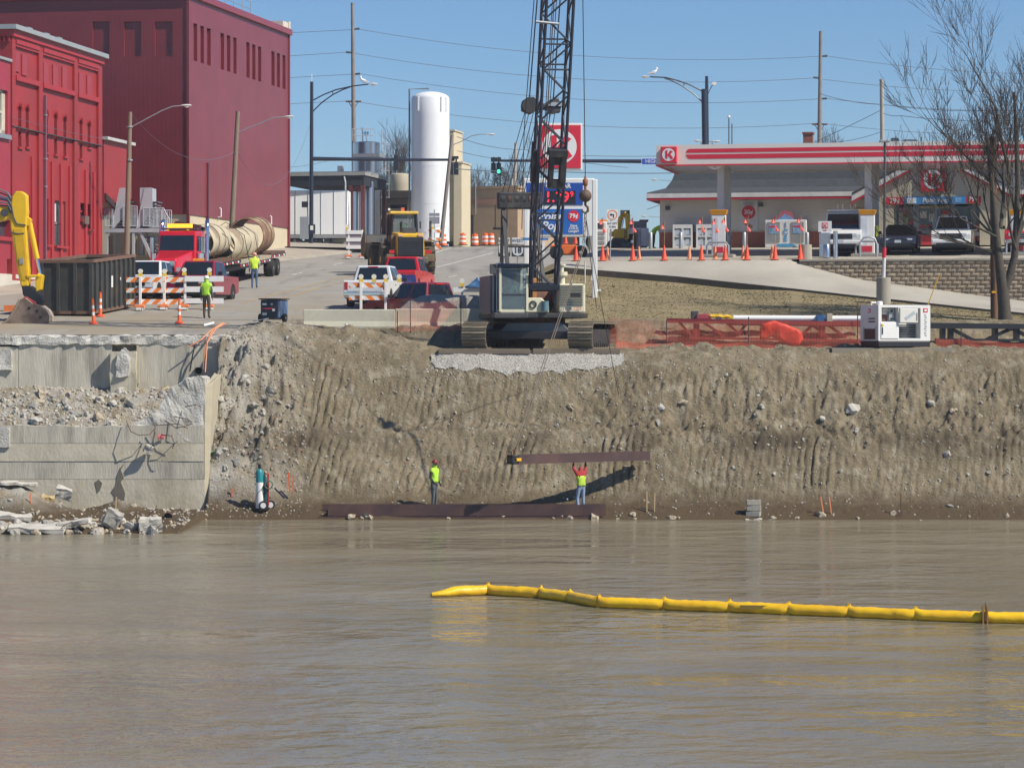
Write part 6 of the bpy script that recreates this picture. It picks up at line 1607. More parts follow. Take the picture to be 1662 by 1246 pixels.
t0 = lp(1161,.3); mb = MB(); mb.prism([(t0-.42+.84*q/8, zb_-.07-.20*math.sin(math.pi*q/8)) for q in range(9)], 'y',.2,.22); sg = mb.build('hanging_sign', white, st); text('lettering', '87',.14, grey_paint, st,(t0,.19,zb_-.15))
def pump(label, px, s=.55):
 t = thing('fuel_pump', label, 'fuel pump', ST(lp(px,s), s),-TH)
 h = (gz0+lz(341,lp(px,s),s)) - lotz(s)
 mb = MB(); mb.bx(-.36,.36,-.22,.22,.12,h-.25); mb.build('pump_body', white, t, bevel=.03)
 mb = MB(); mb.bx(-.30,-.0,-.235,-.221,.5,h-.4); mb.build('front_panel', M('pump_panel',(.62,.66,.72),.35), t); mb = MB(); mb.bx(.37,.42,-.1,.1,.7,1.5); mb.build('hose_holder', darkgrey, t)
 mb = MB(); mb.hexa([(-.38,-.24,h-.245),(.38,-.24,h-.245),(.38,.24,h-.245),(-.38,.24,h-.245)],[(-.46,-.3,h),(.46,-.3,h),(.46,.3,h),(-.46,.3,h)]); mb.build('orange_top', M('pump_orange',(.85,.36,.01),.4, var=.05), t, bevel=.02)
 mb = MB(); mb.tube([(.42,-.12,1.4),(.62,-.18,1.0),(.6,-.18,.6),(.45,-.12,.7)],.025,6); mb.build('hose', black, t)
 mb = MB(); mb.bx(-.8,.8,-.6,.6,-.05,.12); mb.build('island', concrete, t, bevel=.03)
 mb = MB(); mb.tube([(-.55,-.55,0),(-.55,-.55,.55),(-.42,-.55,.72),(.42,-.55,.72),(.55,-.55,.55),(.55,-.55,0)],.055,8); mb.build('guard_hoop', galv, t, smooth=True)
 mb = MB(); mb.bx(-.25,.25,-.24,-.22,.2,.5); mb.build('red_panel', k_red, t)
 return t
pump('orange-topped white fuel pump left under the canopy behind the cones',1167); pump('orange-topped white fuel pump beside the white van',1408); pump('orange-topped white fuel pump at far right behind the bare tree',1652)
SS = 12.0
so = thing('petrol_store', 'single storey store with grey shingle roof, beige siding and front gable', 'building', ST(0,SS),-TH)
zs0 = lotz(SS)
tx = lambda px, s=0: stpx(px, SS+s)
zz_ = lambda py, t=5, s=0: ZY(py, ST(t, SS+s).y) - zs0
tL = tx(1071); tR = 30
siding = ribbed('beige_siding',(.70,.66,.58),.15,.6,.02, hor=True, var=.05)
ze = zz_(325, tL,-.9)
mb = MB(); mb.bx(tL,tR,0,10,.0,ze+.2); mb.build('siding_wall', siding, so)
mb = MB(); mb.bx(tL-.03,tR,-.04,10,-.2,zz_(376)); mb.build('brick_base', M('store_brick',(.36,.13,.095),.9, var=.15, scale=6, bump=.3, bscale=30), so)
mb = MB(); mb.bx(tL-.05,tR,-.07,10,zz_(376),zz_(374)); mb.build('brick_cap', M('cream_cap2',(.52,.48,.4),.8), so)
shg = M('grey_shingles',(.055,.064,.073),.85, var=.22, scale=4, bump=.4, bscale=18)
rings = [(0,.36),(.05,.42),(.95,.70),(1.25,1.15),(1.45,1.75),(1.75,2.55),(2.6,2.7)]
vs = []
for i_, z in rings:
 a, b, c, d = tL-.62+i_, tR+.6-i_,-.95+i_,11-i_
 vs += [(a,c,ze+z),(b,c,ze+z),(b,d,ze+z),(a,d,ze+z)]
mb = MB(); n = len(rings); mb.add(vs,[(4*i+j,4*i+(j+1)%4,4*i+4+(j+1)%4,4*i+4+j) for i in range(n-1) for j in range(4)] + [tuple(range(4*n-4,4*n))]); mb.build('shingle_roof', shg, so)
mb = MB(); mb.bx(tL-.62,tR,-.95,-.80,ze+.12,ze+.36); mb.bx(tL-.62,tL-.5,-.79,11,ze+.12,ze+.36); mb.build('gutter', M('gutter_white',(.72,.71,.68),.4), so)
mb = MB(); mb.bx(tL-.60,tR,-.93,-.78,ze,ze+.119); mb.bx(tL-.60,tL-.48,-.77,11,ze,ze+.119); mb.build('red_trim', k_red, so)
mb = MB(); mb.bx(tL-.5,tR,-.78,0,ze+.02,ze+.06); mb.build('soffit', grey_paint, so)
gL, gR, gs_ = tx(1398,-1.6), tx(1640,-1.6),-1.6
gc = (gL+gR)/2; pk = zz_(244, gc, gs_); gb0 = zz_(310, gL, gs_)
gy = lambda t: gb0 + (pk-gb0)*(1-abs(t-gc)/(gR-gc))
cream = ribbed('cream_siding',(.68,.62,.48),.15,.6,.025, hor=True, var=.05)
mb = MB(); zh = zz_(331, gc, gs_); mb.prism([(gL+.2,zh),(gR-.2,zh),(gR-.2,gb0),(gc,pk-.1),(gL+.2,gb0)], 'y', gs_+.08, gs_+.3); mb.build('gable_wall', cream, so)
mb = MB(); mb.bx(gL+.2,tx(1450,-1.6),gs_+.08,.0,0,zh-.002); mb.build('gable_return', cream, so); mb = MB(); mb.bx(tx(1590,-1.6),gR-.2,gs_+.08,.0,0,zh-.002); mb.build('gable_return', cream, so)
for sd in (-1,1):
 e = gL-.5 if sd < 0 else gR+.5; ez = gy(e)
 mb = MB(); mb.prism([(e,ez-.28),(gc,pk-.28),(gc,pk+.05),(e,ez+.05)], 'y', gs_-.22, gs_+.05); mb.build('rake_board', M('gutter_white',(.72,.71,.68),.4), so)
 mb = MB(); mb.prism([(e,ez-.40),(gc,pk-.40),(gc,pk-.285),(e,ez-.285)], 'y', gs_-.20, gs_+.04); mb.build('red_trim', k_red, so)
 mb = MB(); mb.prism([(e-sd*0,ez+.06),(gc,pk+.06),(gc,pk+.16),(e,ez+.16)], 'y', gs_-.25,6); mb.build('gable_roof', shg, so)
k_logo(so,(tx(1514,-1.7), gs_+.07, zz_(291.5, gc, gs_)),1.28,.14)
bl_ = M('banner_blue',(.05,.27,.62),.4, var=.1, scale=.8);
def panel(nm, p0, p1, y0, y1, mat, s, par=so, dp=.03):
 a, b = tx(p0,s), tx(p1,s); mb = MB(); mb.bx(a,b,s-dp,s,zz_(y1,gc,s),zz_(y0,gc,s)); return mb.build(nm, mat, par)
def wtext(nm, s_, px, py, size, mat, s, par=so, **k2): return text(nm, s_, size, mat, par,(tx(px,s), s-.045, zz_(py,gc,s)), **k2)
sgn = -1.55
bn = thing('store_banner', 'blue drink banner with red 79 cent ends across the store gable', 'banner', ST(0,SS),-TH)
panel('banner_middle',1466,1568,319.5,331,bl_,sgn,bn); panel('banner_end',1438,1465.7,320,331.5,k_red,sgn,bn); panel('banner_end',1568.3,1592,319,330.5,k_red,sgn,bn)
wtext('lettering','79¢',1452,325.8,.36,white,sgn,bn,bold=.008); wtext('lettering','79¢',1579,324.5,.36,white,sgn,bn,bold=.008); wtext('lettering','Polar Pop',1517,325.5,.34,white,sgn,bn,shear=.25,bold=.006)
panel('cup_picture',1472,1487,321,330,M('print_white',(.7,.75,.8),.5, var=.4, scale=5),sgn-.01,bn); panel('small_print',1550,1560,321.5,329,M('print_pale_blue',(.2,.42,.7),.5, var=.4, scale=9),sgn-.01,bn)
fr = M('frame_bluegrey',(.36,.40,.46),.4,.3, var=.05)
sw = -.14
mb = MB(); mb.bx(tx(1425,sw),tx(1592,sw),sw+.05,.02,0.02,zz_(331,gc,sw)); mb.build('shop_glass', glass, so)
for px, w_ in ((1424,3),(1452,7),(1487,9),(1517,7),(1547,7),(1580,8),(1594,5)):
 panel('frame_post', px-w_/2, px+w_/2,331,401, fr, sw)
panel('door_header',1491,1543,334,338.5,M('cream_header',(.5,.46,.36),.6),sw-.01); panel('sill_rail',1426,1484,394,401,fr,sw-.01); panel('door_rail',1491,1513,374,378,fr,sw-.01); panel('door_rail',1521,1543,374,378,fr,sw-.01)
pw = M('poster_white',(.66,.66,.64),.5, var=.15, scale=4); prd = M('poster_red',(.55,.05,.06),.5, var=.25, scale=5)
for (a,b,c,d,m_) in ((1429,1446,337,342,M('poster_pink',(.6,.25,.38),.5,var=.2,scale=5)),(1428,1437,343,360,prd),(1437,1448,350,363,M('pizza_print',(.45,.18,.08),.5,var=.5,scale=7)),(1459,1473,337,342,M('poster_pink',(.6,.25,.38),.5)),(1459,1466,344,371,pw),(1467,1474,346,368,M('poster_green',(.35,.48,.32),.5,var=.4,scale=6)),(1475,1483,357,370,prd),(1493,1504,343,354,pw),(1508,1515,347,360,pw),(1528,1541,342,348,prd),(1528,1540,348.5,354,pw),(1492,1512,365,370,prd),(1522,1545,367,370,prd)):
 panel('poster', a,b,c,d,m_,sw-.02)
t0 = tx(1471,sw); z0 = zz_(347,gc,sw); mb = MB(); mb.cyl((t0,sw-.05,z0),(t0,sw-.04,z0),.19,n=20); mb.build('round_poster', k_red, so)
for i,(px, y0, y1, m_) in enumerate(((1573,366,371,'b'),(1580,366,371,'b'),(1590,366,371,'r'),(1599,366,371,'r'),(1573,372,378,'b'),(1582,372,378,'w'),(1591,372,378,'r'),(1600,372,378,'w'),(1576,379,386,'b'),(1586,379,386,'w'),(1597,379,386,'r'),(1580,387,394,'r'),(1590,387,394,'r'),(1600,387,394,'r'))):
 s_ = -.75; a, b = tx(px-4.2,s_), tx(px+4.2,s_)
 mb = MB(); mb.bx(-(b-a)/2,(b-a)/2,-.2,.2,0,zz_(y0,5,s_)-zz_(y1,5,s_)); o = mb.build('drink_case', {'b':M('case_blue',(.06,.11,.30),.5,var=.6,scale=9),'r':M('case_red',(.48,.06,.07),.5,var=.5,scale=9),'w':M('case_white',(.6,.6,.62),.5,var=.3,scale=9)}[m_], label={'b':'blue','r':'red','w':'white'}[m_]+' drink case in the stack outside the store window right of the white pickup', cat='drink case', group='drink cases stacked outside the store')
 q = ST((a+b)/2, SS+s_); o.location = (q.x,q.y,zs0+zz_(y1,5,s_)); o.rotation_euler = (0,0,-TH)
blk('stacked_box', ST(tx(1502,-.8),SS-.8)+Vector((0,0,.35)),(.7,.4,.55), prd, rot=rotz(-TH), label='red display box outside the store door', cat='box')
for px, py in ((1084,336),(1235,332)): blk('wall_light',(tx(px),-.1, zz_(py)),(.22,.2,.22), darkgrey, so)
mb = MB(); a = tx(1312,4); zc2 = zz_(218,a,4); mb.bx(a-.27,a+.27,3.7,4.3,ze+2.3,zc2); mb.build('chimney', M('chimney_brick',(.32,.12,.085),.9, var=.2, scale=6, bump=.3), so); mb = MB(); mb.bx(a-.32,a+.32,3.65,4.35,zc2,zc2+.1); mb.build('chimney_cap', M('chimney_brick',(.3,.1,.08)), so)
pt = thing('wall_poster', 'white hot drink poster with red 30 cent circle on the store wall', 'poster', ST(0,SS),-TH)
panel('sheet',1200,1230,322.5,372,pw,-.02,pt); wtext('lettering','ANY SIZE',1215,327,.14,grey_paint,-.05,pt); wtext('lettering','COFFEE 16oz',1215,330,.10,grey_paint,-.05,pt)
t0 = tx(1215,-.05); z0 = zz_(344,5,-.05); mb = MB(); mb.cyl((t0,-.075,z0),(t0,-.055,z0),.37,n=26); mb.build('red_circle', k_red, pt); text('lettering','30¢',.34,white,pt,(t0,-.085,z0),bold=.01)
mb = MB(); mb.box((tx(1215),-.06,zz_(365)),(.5,.02,.16),Matrix.Rotation(.5,3,'Y')); mb.build('hot_dog_print', M('hotdog_print',(.5,.2,.12),.5,var=.3), pt)
def freezer(label, p0, p1, y0):
 t = thing('ice_freezer', label, 'freezer', ST(tx((p0+p1)/2,-.5), SS-.5),-TH)
 w_ = (tx(p1,-.5)-tx(p0,-.5))/2; h = zz_(y0,0,-.5)
 mb = MB(); mb.bx(-w_,w_,.02,.62,0,h); mb.build('cabinet', M('freezer_inside',(.28,.31,.34),.5), t)
 for (a,b,c,d) in ((-w_,w_,h-.22,h),(-w_,w_,0,.12),(-w_,-w_+.09,.12,h-.22),(w_-.09,w_,.12,h-.22),(-.05,.05,.12,h-.22),(-w_+.09,-.05,h*.46,h*.46+.07),(.05,w_-.09,h*.46,h*.46+.07)):
  mb = MB(); mb.bx(a,b,-.05,.02,c,d); mb.build('door_frame', white, t)
 for sx in (-1,1):
  for z in (.12, h*.46+.07):
   for q in range(3): blk('ice_bag',(sx*w_*.5+(q-1)*w_*.26,-.0+.008*q, z+.16+.05*(q%2)),(w_*.3,.06,.3), M('ice_bag',(.55,.60,.68),.35, var=.3, scale=8), t)
 return t
freezer('left white glass-door ice freezer at the store corner',1092,1124,364); freezer('white glass-door ice freezer half hidden by the left fuel pump',1130,1162,364)
ic = thing('ice_chest', 'large white ice chest with two grey doors and blue vertical lettering', 'ice chest', ST(tx(1275,-.9), SS-.9),-TH)
w_ = (tx(1309,-.9)-tx(1242,-.9))/2; h = zz_(356,5,-.9)
mb = MB(); mb.bx(-w_,w_,0,.9,0,h); mb.build('chest_body', white, ic, bevel=.03)
for sx in (-1,1):
 mb = MB(); mb.bx(sx*w_*.58-w_*.3,sx*w_*.58+w_*.3,-.03,-.005,h*.2,h*.92); dr = mb.build('door', grey_paint, ic)
 mb = MB(); mb.bx(sx*w_*.58-w_*.22,sx*w_*.58+w_*.22,-.04,-.031,h*.5,h*.82); mb.build('door_print', M('ice_print',(.25,.42,.65),.4, var=.6, scale=6), dr)
 mb = MB(); mb.bx(sx*w_*.58-w_*.20,sx*w_*.58+w_*.20,-.045,-.0405,h*.73,h*.79); mb.build('red_print', k_red, dr)
icb = M('ice_blue',(.08,.35,.65),.4)
for q, c in enumerate('ICE'): text('lettering', c.lower() if 0 else c,.40, icb, ic,(0,-.02,h*(.80-.24*q)), bold=.012)
mb = MB(); mb.prism([(.75*math.cos(q*math.pi/10)*.6, h+.0+.52*math.sin(q*math.pi/10)) for q in range(11)], 'y',.1,.15); mb.build('dome_sign', M('dome_red',(.5,.12,.15),.5), ic)
mb = MB(); mb.prism([(-.45,h+.001),(.45,h+.001),(.30,h+.15),(.18,h+.28),(.08,h+.20),(-.05,h+.36),(-.2,h+.22)], 'y',.08,.099); mb.build('mountain_print', M('mountain_blue',(.18,.35,.62),.5, var=.3, scale=4), ic)
mb = MB(); mb.prism([(.55*math.cos(q*math.pi/12), h*.08+.09*math.sin(q*math.pi/12)) for q in range(24)], 'y',-.02,-.006); mb.build('wave_print', icb, ic)
for i,(px, y0, s, m_, lab) in enumerate(((1056,377,-1.5,galv,'grey steel bollard by the bending worker'),(1034,373,-2,navy,'thick dark bollard at the left store corner'),(1105,377,-1.2,galv,'steel bollard before the left ice freezer'),(1208,377,-1.2,galv,'steel bollard left of the ice chest'),(1310,377,-1.2,galv,'steel bollard right of the ice chest'))):
 q = ST(stpx(px,SS+s),SS+s); h = ZY(y0,q.y)-q.z; r = .20 if m_ is navy else .11
 mb = MB(); mb.lathe([(r,0),(r,h-.05),(r*.7,h),(.01,h+.02)], n=12); o = mb.build('bollard', m_, label=lab, cat='bollard', smooth=True); o.location = q
am = thing('air_machine', 'stainless tyre air machine with small white logo sign on top', 'air machine', ST(stpx(1339,-1.6),-1.6),-TH)
h = ZY(378,am.location.y)-am.location.z
mb = MB(); mb.bx(-.27,.27,-.2,.2,.05,h); mb.build('cabinet', steel, am, bevel=.02); mb = MB(); mb.bx(-.24,.24,-.22,-.2,h*.55,h*.95); mb.build('door', galv, am)
mb = MB(); mb.bx(-.33,.33,-.05,.0,h+.05,h+.58); mb.build('sign_board', white, am); k_logo(am,(0,-.05,h+.36),.28,.01); text('lettering','AIR',.12,k_red,am,(0,-.06,h+.12))
mb = MB(); mb.lathe([(.17,0),(.17,h*.5),(.15,h*.52)],(.12,-.42,0),12); mb.build('hose_drum', steel, am, smooth=True)
q = ST(stpx(1356,-1.8),-1.8); h = ZY(375,q.y)-q.z; mb = MB(); mb.lathe([(.115,0),(.115,h)], n=14); o = mb.build('bollard', steel, label='tall stainless bollard in front of the white van', cat='bollard', smooth=True); o.location = q
mb = MB(); mb.lathe([(.34,-.2),(.32,.72)], n=18); o = mb.build('lamp_footing', concrete, label='squat round concrete footing right of the last cone', cat='footing', smooth=True); o.location = ST(stpx(1307,-2.5),-2.5)
tr_ = thing('trash_bin', 'dark bin with yellow squeegee bucket between van and sedan', 'bin', ST(stpx(1427,1.2),1.2),-TH)
mb = MB(); mb.lathe([(.26,0),(.30,.9),(.28,.95)], n=14); mb.build('bin_body', darkgrey, tr_, smooth=True); mb = MB(); mb.lathe([(.12,.95),(.14,1.35),(.1,1.5)],(-.15,-.1,0),10); mb.build('bucket', M('neon_yellow',(.75,.80,.03),.5), tr_)
mb = MB(); mb.tube([(-.5,-.2,0),(-.5,-.2,.7),(-.3,-.2,.95),(0,-.2,1.0),(.25,-.2,.9),(.35,-.2,.6),(.35,-.2,0)],.05,8); o = mb.build('guard_hoop', galv, label='bent steel guard hoop right of the white van', cat='guard', smooth=True); o.location = ST(stpx(1411,-.5),-.5)
VA = -TH
van = car('parked_van', 'white work van with roof ladder rack facing the river', 'van', ST(stpx(1372,2.6),2.6), VA, 'van',(.72,.72,.70), grille='dark', chrome_bits=False)
for sx in (-1,1): bar('rack_rail',(sx*.75,-1.2,2.2),(sx*.75,2.6,2.2),.04, white, van)
for y in (-1.1,.3,1.6): bar('rack_bar',(-.85,y,2.2),(.85,y,2.2),.03, white, van);
for sx in (-.3,-.05,.35,.6): bar('rack_post',(sx,-1.0,2.2),(sx,-1.0,2.5),.025, white, van)
bar('ladder',(.5,-1.3,2.3),(.9,2.4,2.5),.06, wood_new, van); blk('beacon',(.35,-.6,2.48),(.16,.16,.16), M('amber_lens2',(.75,.16,.05),.3), van)
car('parked_sedan', 'dark blue sedan parked between the white van and white pickup', 'car', ST(stpx(1462,3.2),3.2), VA, 'sedan',(.022,.028,.062), chrome_bits=False)
car('parked_pickup', 'white pickup with black grille parked behind the retaining wall', 'pickup truck', ST(stpx(1547,3.0),3.0), VA, 'pickup',(.72,.72,.71), chrome_bits=False)
car('parked_pickup', 'red pickup with chrome bumper parked behind the bare tree', 'pickup truck', ST(stpx(1664,2.8),2.8), VA, 'pickup',(.46,.012,.02), grille='chrome')
cone_m = [M('cone_red_orange',(.80,.085,.03),.5, var=.1), M('cone_faded',(.80,.30,.15),.55, var=.12)]
flag_m = M('flag_coral',(.82,.13,.10),.6, var=.1)
def cone_at(p, h=.72, w_=.2, m_=0, flag=0, label='', group=None, bands=False, rz=0):
 t = thing('traffic_cone', label, 'traffic cone', p, rz, group)
 mb = MB(); mb.bx(-w_,w_,-w_,w_,0,.035); mb.build('base', cone_m[m_], t, bevel=.02)
 mb = MB(); mb.lathe([(w_*.80,.035),(w_*.72,.07),(.035,h),(.03,h)], n=16); mb.build('cone_body', cone_m[m_], t, smooth=True)
 if bands: mb = MB(); mb.lathe([(w_*.50,h*.48),(w_*.36,h*.66)], n=16); mb.build('band', white, t, smooth=True)
 if flag:
  fh = .95+flag*.25
  bar('flag_pole',(0,0,h-.05),(.03*flag,0,h+fh),.009, wood_new, t)
  for q in range(1 if flag == 1 else 2):
   z = h+fh-.02-.42*q; sd = 1 if q % 2 else -1
   mb = MB(); mb.add([(0,-.0,z),(.05*sd,.06,z-.1),(.20*sd,.03,z-.30),(.14*sd,-.07,z-.36),(0,0,z-.36)],[(0,1,2,3,4)]); o = mb.build('flag', flag_m, t, recalc=False)
 return t
CL = 'orange traffic cone in the row closing the lot entrance'
for (px, py, m_, fl, lab) in ((935,424,0,1,'red-orange flagged cone in the row just left of the price sign post'),(978,424,0,2,'flagged cone in the row just right of the price sign post'),(986,419,1,0,'small faded cone behind the flagged one near the no turn sign'),(1027,424,0,2,'flagged cone in the row in front of the white service truck'),(1037,423,1,0,'faded cone beside the flagged one below the dark bollard'),(1078,424,0,1,'wide cone with one flag below the store corner'),(1119,425,1,0,'faded cone in the row below left ice freezer'),(1138.5,424,0,2,'cone with two flags below the second ice freezer'),
  (1161,425,1,2,'faded flagged cone in front of the left fuel pump'),(1177,424,0,2,'red cone just right of the left fuel pump'),(1206,425,1,0,'faded cone right of the left canopy columns'),(1212.5,424,0,2,'flagged cone below the 30 cent poster'),(1253,425,1,0,'faded cone half hidden before the ice chest'),(1258,424,0,2,'flagged cone in front of the ice chest'),(1299,424,0,2,'last flagged cone in the row beside the concrete footing'),(1304,424,1,0,'tilted bright cone behind the last cone of the row')):
 d_ = -2.9 if m_ == 0 else -2.4
 p = ST(stpx(px,d_),d_); cone_at(p,.74 if m_ == 0 else .68,.19 if m_ == 0 else .15, m_, fl, lab, 'flagged cones closing the lot entrance')
ps = thing('price_sign', 'tall red white and blue petrol price sign on white posts', 'sign', W(905,476,123.6))
def sp(px, py, dy=0): v = W(px,py,123.6)-ps.location; return Vector((v.x, dy, v.z))
a, b = sp(961,474), sp(969.5,300); mb = MB(); mb.bx(a.x,b.x,-.12,.12,a.z-.3,b.z+.25); mb.build('post', white, ps, bevel=.04)
a, b = sp(850,474), sp(858,300); mb = MB(); mb.bx(a.x,b.x,-.12,.12,a.z-.3,b.z); mb.build('post', white, ps, bevel=.04)
a, b = sp(871,277), sp(945,200.5); mb = MB(); mb.bx(a.x,b.x,-.2,.2,a.z,b.z); mb.build('logo_frame', white, ps, bevel=.03)
c = (sp(873,0).x+sp(942.5,0).x)/2; sz = sp(942.5,0).x-sp(873,0).x
k_logo(ps,(c,-.2,(sp(0,275).z+sp(0,202.5).z)/2), sz,.03)
a, b = sp(850,385), sp(964,289.5); mb = MB(); mb.bx(a.x,b.x,-.1,.1,a.z,b.z); mb.build('cabinet', white, ps, bevel=.05)
pb = M('price_blue',(.015,.075,.36),.35, var=.06)
a, b = sp(854,333), sp(946,297); mb = MB(); mb.bx(a.x,b.x,-.125,-.101,a.z,b.z); mb.build('price_panel', pb, ps);
a, b = sp(870,380), sp(946,339.5); mb = MB(); mb.bx(a.x,b.x,-.125,-.101,a.z,b.z); mb.build('advert_panel', M('advert_blue',(.02,.13,.47),.35, var=.15), ps)
pt_ = sp(905,302.5); text('lettering','REGULAR',.28,white,ps,(pt_.x,-.13,pt_.z),bold=.006)
a, b = sp(884,332), sp(934,310); mb = MB(); mb.bx(a.x,b.x,-.135,-.126,a.z,b.z); mb.build('digit_window', M('digit_black',(.02,.02,.03),.4), ps)
led = M('red_led',(.6,.02,.03),.4, var=0, emit=((1,.03,.06),.9))
pt_ = sp(904,321); text('lettering','1.79',.66,led,ps,(pt_.x,-.14,pt_.z),bold=.01); pt_ = sp(928,316); text('lettering','9',.36,led,ps,(pt_.x,-.14,pt_.z))
pt_ = sp(893,352); text('lettering','Polar',.52,white,ps,(pt_.x,-.13,pt_.z),shear=.25,bold=.012); pt_ = sp(893,367); text('lettering','Pop',.52,white,ps,(pt_.x,-.13,pt_.z),shear=.25,bold=.012)
pt_ = sp(931,351); mb = MB(); mb.cyl((pt_.x,-.14,pt_.z),(pt_.x,-.126,pt_.z),.265,n=26); mb.build('red_circle', k_red, ps); text('lettering','79¢',.27,white,ps,(pt_.x,-.15,pt_.z),bold=.01)
for q, s_ in enumerate(('Stays','COLD','Longer!')): pt_ = sp(931,366.5+q*4.5); text('lettering',s_,.155,white,ps,(pt_.x,-.13,pt_.z),bold=.004)
blk('sign_bracket', sp(972,471),(.2,.1,.1), white, ps)
ll = thing('lot_lamp', 'slim dark lamp post on a tall round concrete footing in the grass', 'street lamp', W(1434,488,124.5))
h = ZY(451,124.5)-ll.location.z; mb = MB(); mb.lathe([(.33,-.3),(.33,h),(.30,h+.02)], n=20); mb.build('footing', concrete, ll, smooth=True)
def lq(px,py): return W(px,py,124.5)-ll.location
mb = MB(); mb.cyl((0,0,h),lq(1435.5,405),.085,.08,10); mb.build('white_sleeve', M('wrapped_white',(.66,.66,.68),.5,var=.2,scale=9), ll); mb = MB(); mb.cyl(lq(1434.7,418),lq(1435.5,402),.095,n=10); mb.build('red_band', k_red, ll)
mb = MB(); mb.cyl(lq(1435.5,402),lq(1436,230),.065,.05,10); mb.build('pole', darkgrey, ll, smooth=True)
mb = MB(); mb.box(lq(1436,229.5),(.48,.36,.1)); mb.build('lamp_head', galv, ll, bevel=.02)
for px in (1452,1476):
 mb = MB(); mb.prism([(-.3,0),(.3,0),(.2,.14),(-.2,.14)],'y',-.2,.2); o = mb.build('lot_light', darkgrey, label=('small' if px == 1452 else 'flat')+' dark floodlight on top of the canopy right of the lamp post', cat='light'); o.location = W(px,228.8,139); o.scale = (.8 if px == 1452 else 1.4,1,1 if px == 1452 else .4)
# -- equipment left of the store
tk = thing('service_truck', 'white utility service truck parked beside the store', 'truck', ST(stpx(1006,15),15),0)
dk_ = tk.location.y
def kx(px): return XZ(px,dk_)-tk.location.x
def kz(py): return ZY(py,dk_)-tk.location.z
mb = MB(); mb.bx(kx(957),kx(985),-.1,2,kz(402),kz(360)); mb.build('cab', white, tk, bevel=.06); mb = MB(); mb.bx(kx(968),kx(980),-.13,-.095,kz(371),kz(362)); mb.build('window', glass, tk)
for q in range(3): mb = MB(); mb.bx(kx(968),kx(981),-.13,-.095,kz(396-q*7.5),kz(391-q*7.5)); mb.build('louvre', grey_paint, tk)
mb = MB(); mb.bx(kx(985.5),kx(1053),0,2.2,kz(400),kz(370)); mb.build('utility_body', white, tk, bevel=.04)
for q in (1002,1022,1040): bar('seam',(kx(q),-.015,kz(399)),(kx(q),-.015,kz(371)),.012, grey_paint, tk, kind='sq')
mb = MB(); mb.bx(kx(1019),kx(1050),.2,2,kz(369.8),kz(359)); mb.build('tool_crates', M('crate_grey',(.22,.22,.22),.7,var=.3,scale=3), tk); mb = MB(); mb.bx(kx(1039),kx(1053),.4,1.6,kz(359),kz(356)); mb.build('pallet_load', M('brick_load',(.28,.13,.11),.8,var=.3), tk)
for px in (963,1026): wheel(tk, kx(px),.1,.45,.45,.3, 'y')
blk('beacon',(kx(979),.4,kz(358)),(.5,.25,.14), M('beacon_amber',(.8,.3,.06),.3), tk); bar('exhaust',(kx(961),.2,kz(362)),(kx(961),.2,kz(352)),.09, galv, tk)
mb = MB(); mb.lathe([(.22,0),(.22,1.4),(.1,1.55)],(kx(960),-.4,kz(405)),12); mb.build('water_tank', M('cream_paint',(.6,.57,.45),.5), tk)
mx = thing('mini_excavator', 'yellow mini excavator with folded boom standing in front of the service truck', 'excavator', ST(stpx(1003,8.5),8.5),0)
dm = mx.location.y
def mxx(px): return XZ(px,dm)-mx.location.x
def mz(py): return ZY(py,dm)-mx.location.z
yel = M('machine_yellow',(.72,.42,.015),.4, var=.12, scale=2)
mb = MB(); mb.bx(mxx(996),mxx(1020),-.5,1.0,mz(388),mz(372)); mb.build('engine_cover', yel, mx, bevel=.08)
for q in range(4): mb = MB(); mb.bx(mxx(1012),mxx(1017),-.52,-.50,mz(386-q*3.3),mz(384.4-q*3.3)); mb.build('vent_slot', black, mx)
mb = MB(); mb.bx(mxx(990),mxx(1006),-.2,.9,mz(383),mz(376)); mb.build('platform', yel, mx, bevel=.05)
mb = MB(); mb.tube([(mxx(1002),-.3,mz(376)),(mxx(1007),-.3,mz(356)),(mxx(1013),-.3,mz(347))],.17,6); mb.build('boom', yel, mx); mb = MB(); mb.tube([(mxx(1013),-.45,mz(346)),(mxx(1018),-.45,mz(350)),(mxx(1018.5),-.45,mz(372))],[.14,.17,.13],6); mb.build('stick', yel, mx)
bar('cylinder',(mxx(1008),-.4,mz(372)),(mxx(1012),-.4,mz(353)),.05, chrome, mx); blk('boom_head',(mxx(1014),-.4,mz(345)),(.5,.3,.2), darkgrey, mx)
for s_ in (-.5,.7): mb = MB(); mb.prism([(mxx(988),mz(402)),(mxx(1018),mz(402)),(mxx(1021),mz(398)),(mxx(1018),mz(391)),(mxx(988),mz(391)),(mxx(985),mz(397))],'y',s_-.2,s_+.2); mb.build('track', black, mx, bevel=.04)
mb = MB(); mb.bx(mxx(994),mxx(1014),-.4,.8,mz(391),mz(387)); mb.build('turntable', darkgrey, mx); mb = MB(); mb.bx(mxx(1008),mxx(1026),-.9,-.8,mz(401),mz(395)); mb.build('blade', darkgrey, mx)
ns = thing('turn_sign', 'white no left turn sign on a post left of the yellow mini excavator', 'sign', W(992,421,134))
def nn(px,py): return W(px,py,134)-ns.location
bar('post',(nn(990,421)), nn(992,345),.035, galv, ns)
mb = MB(); a, b = nn(984.5,358), nn(1003,340); mb.bx(a.x,b.x,-.08,-.06,a.z,b.z); mb.build('upper_plate', white, ns); mb = MB(); a, b = nn(985,372), nn(1002.5,359.5); mb.bx(a.x,b.x,-.08,-.06,a.z,b.z); mb.build('lower_plate', white, ns)
c = nn(994,349); mb = MB()
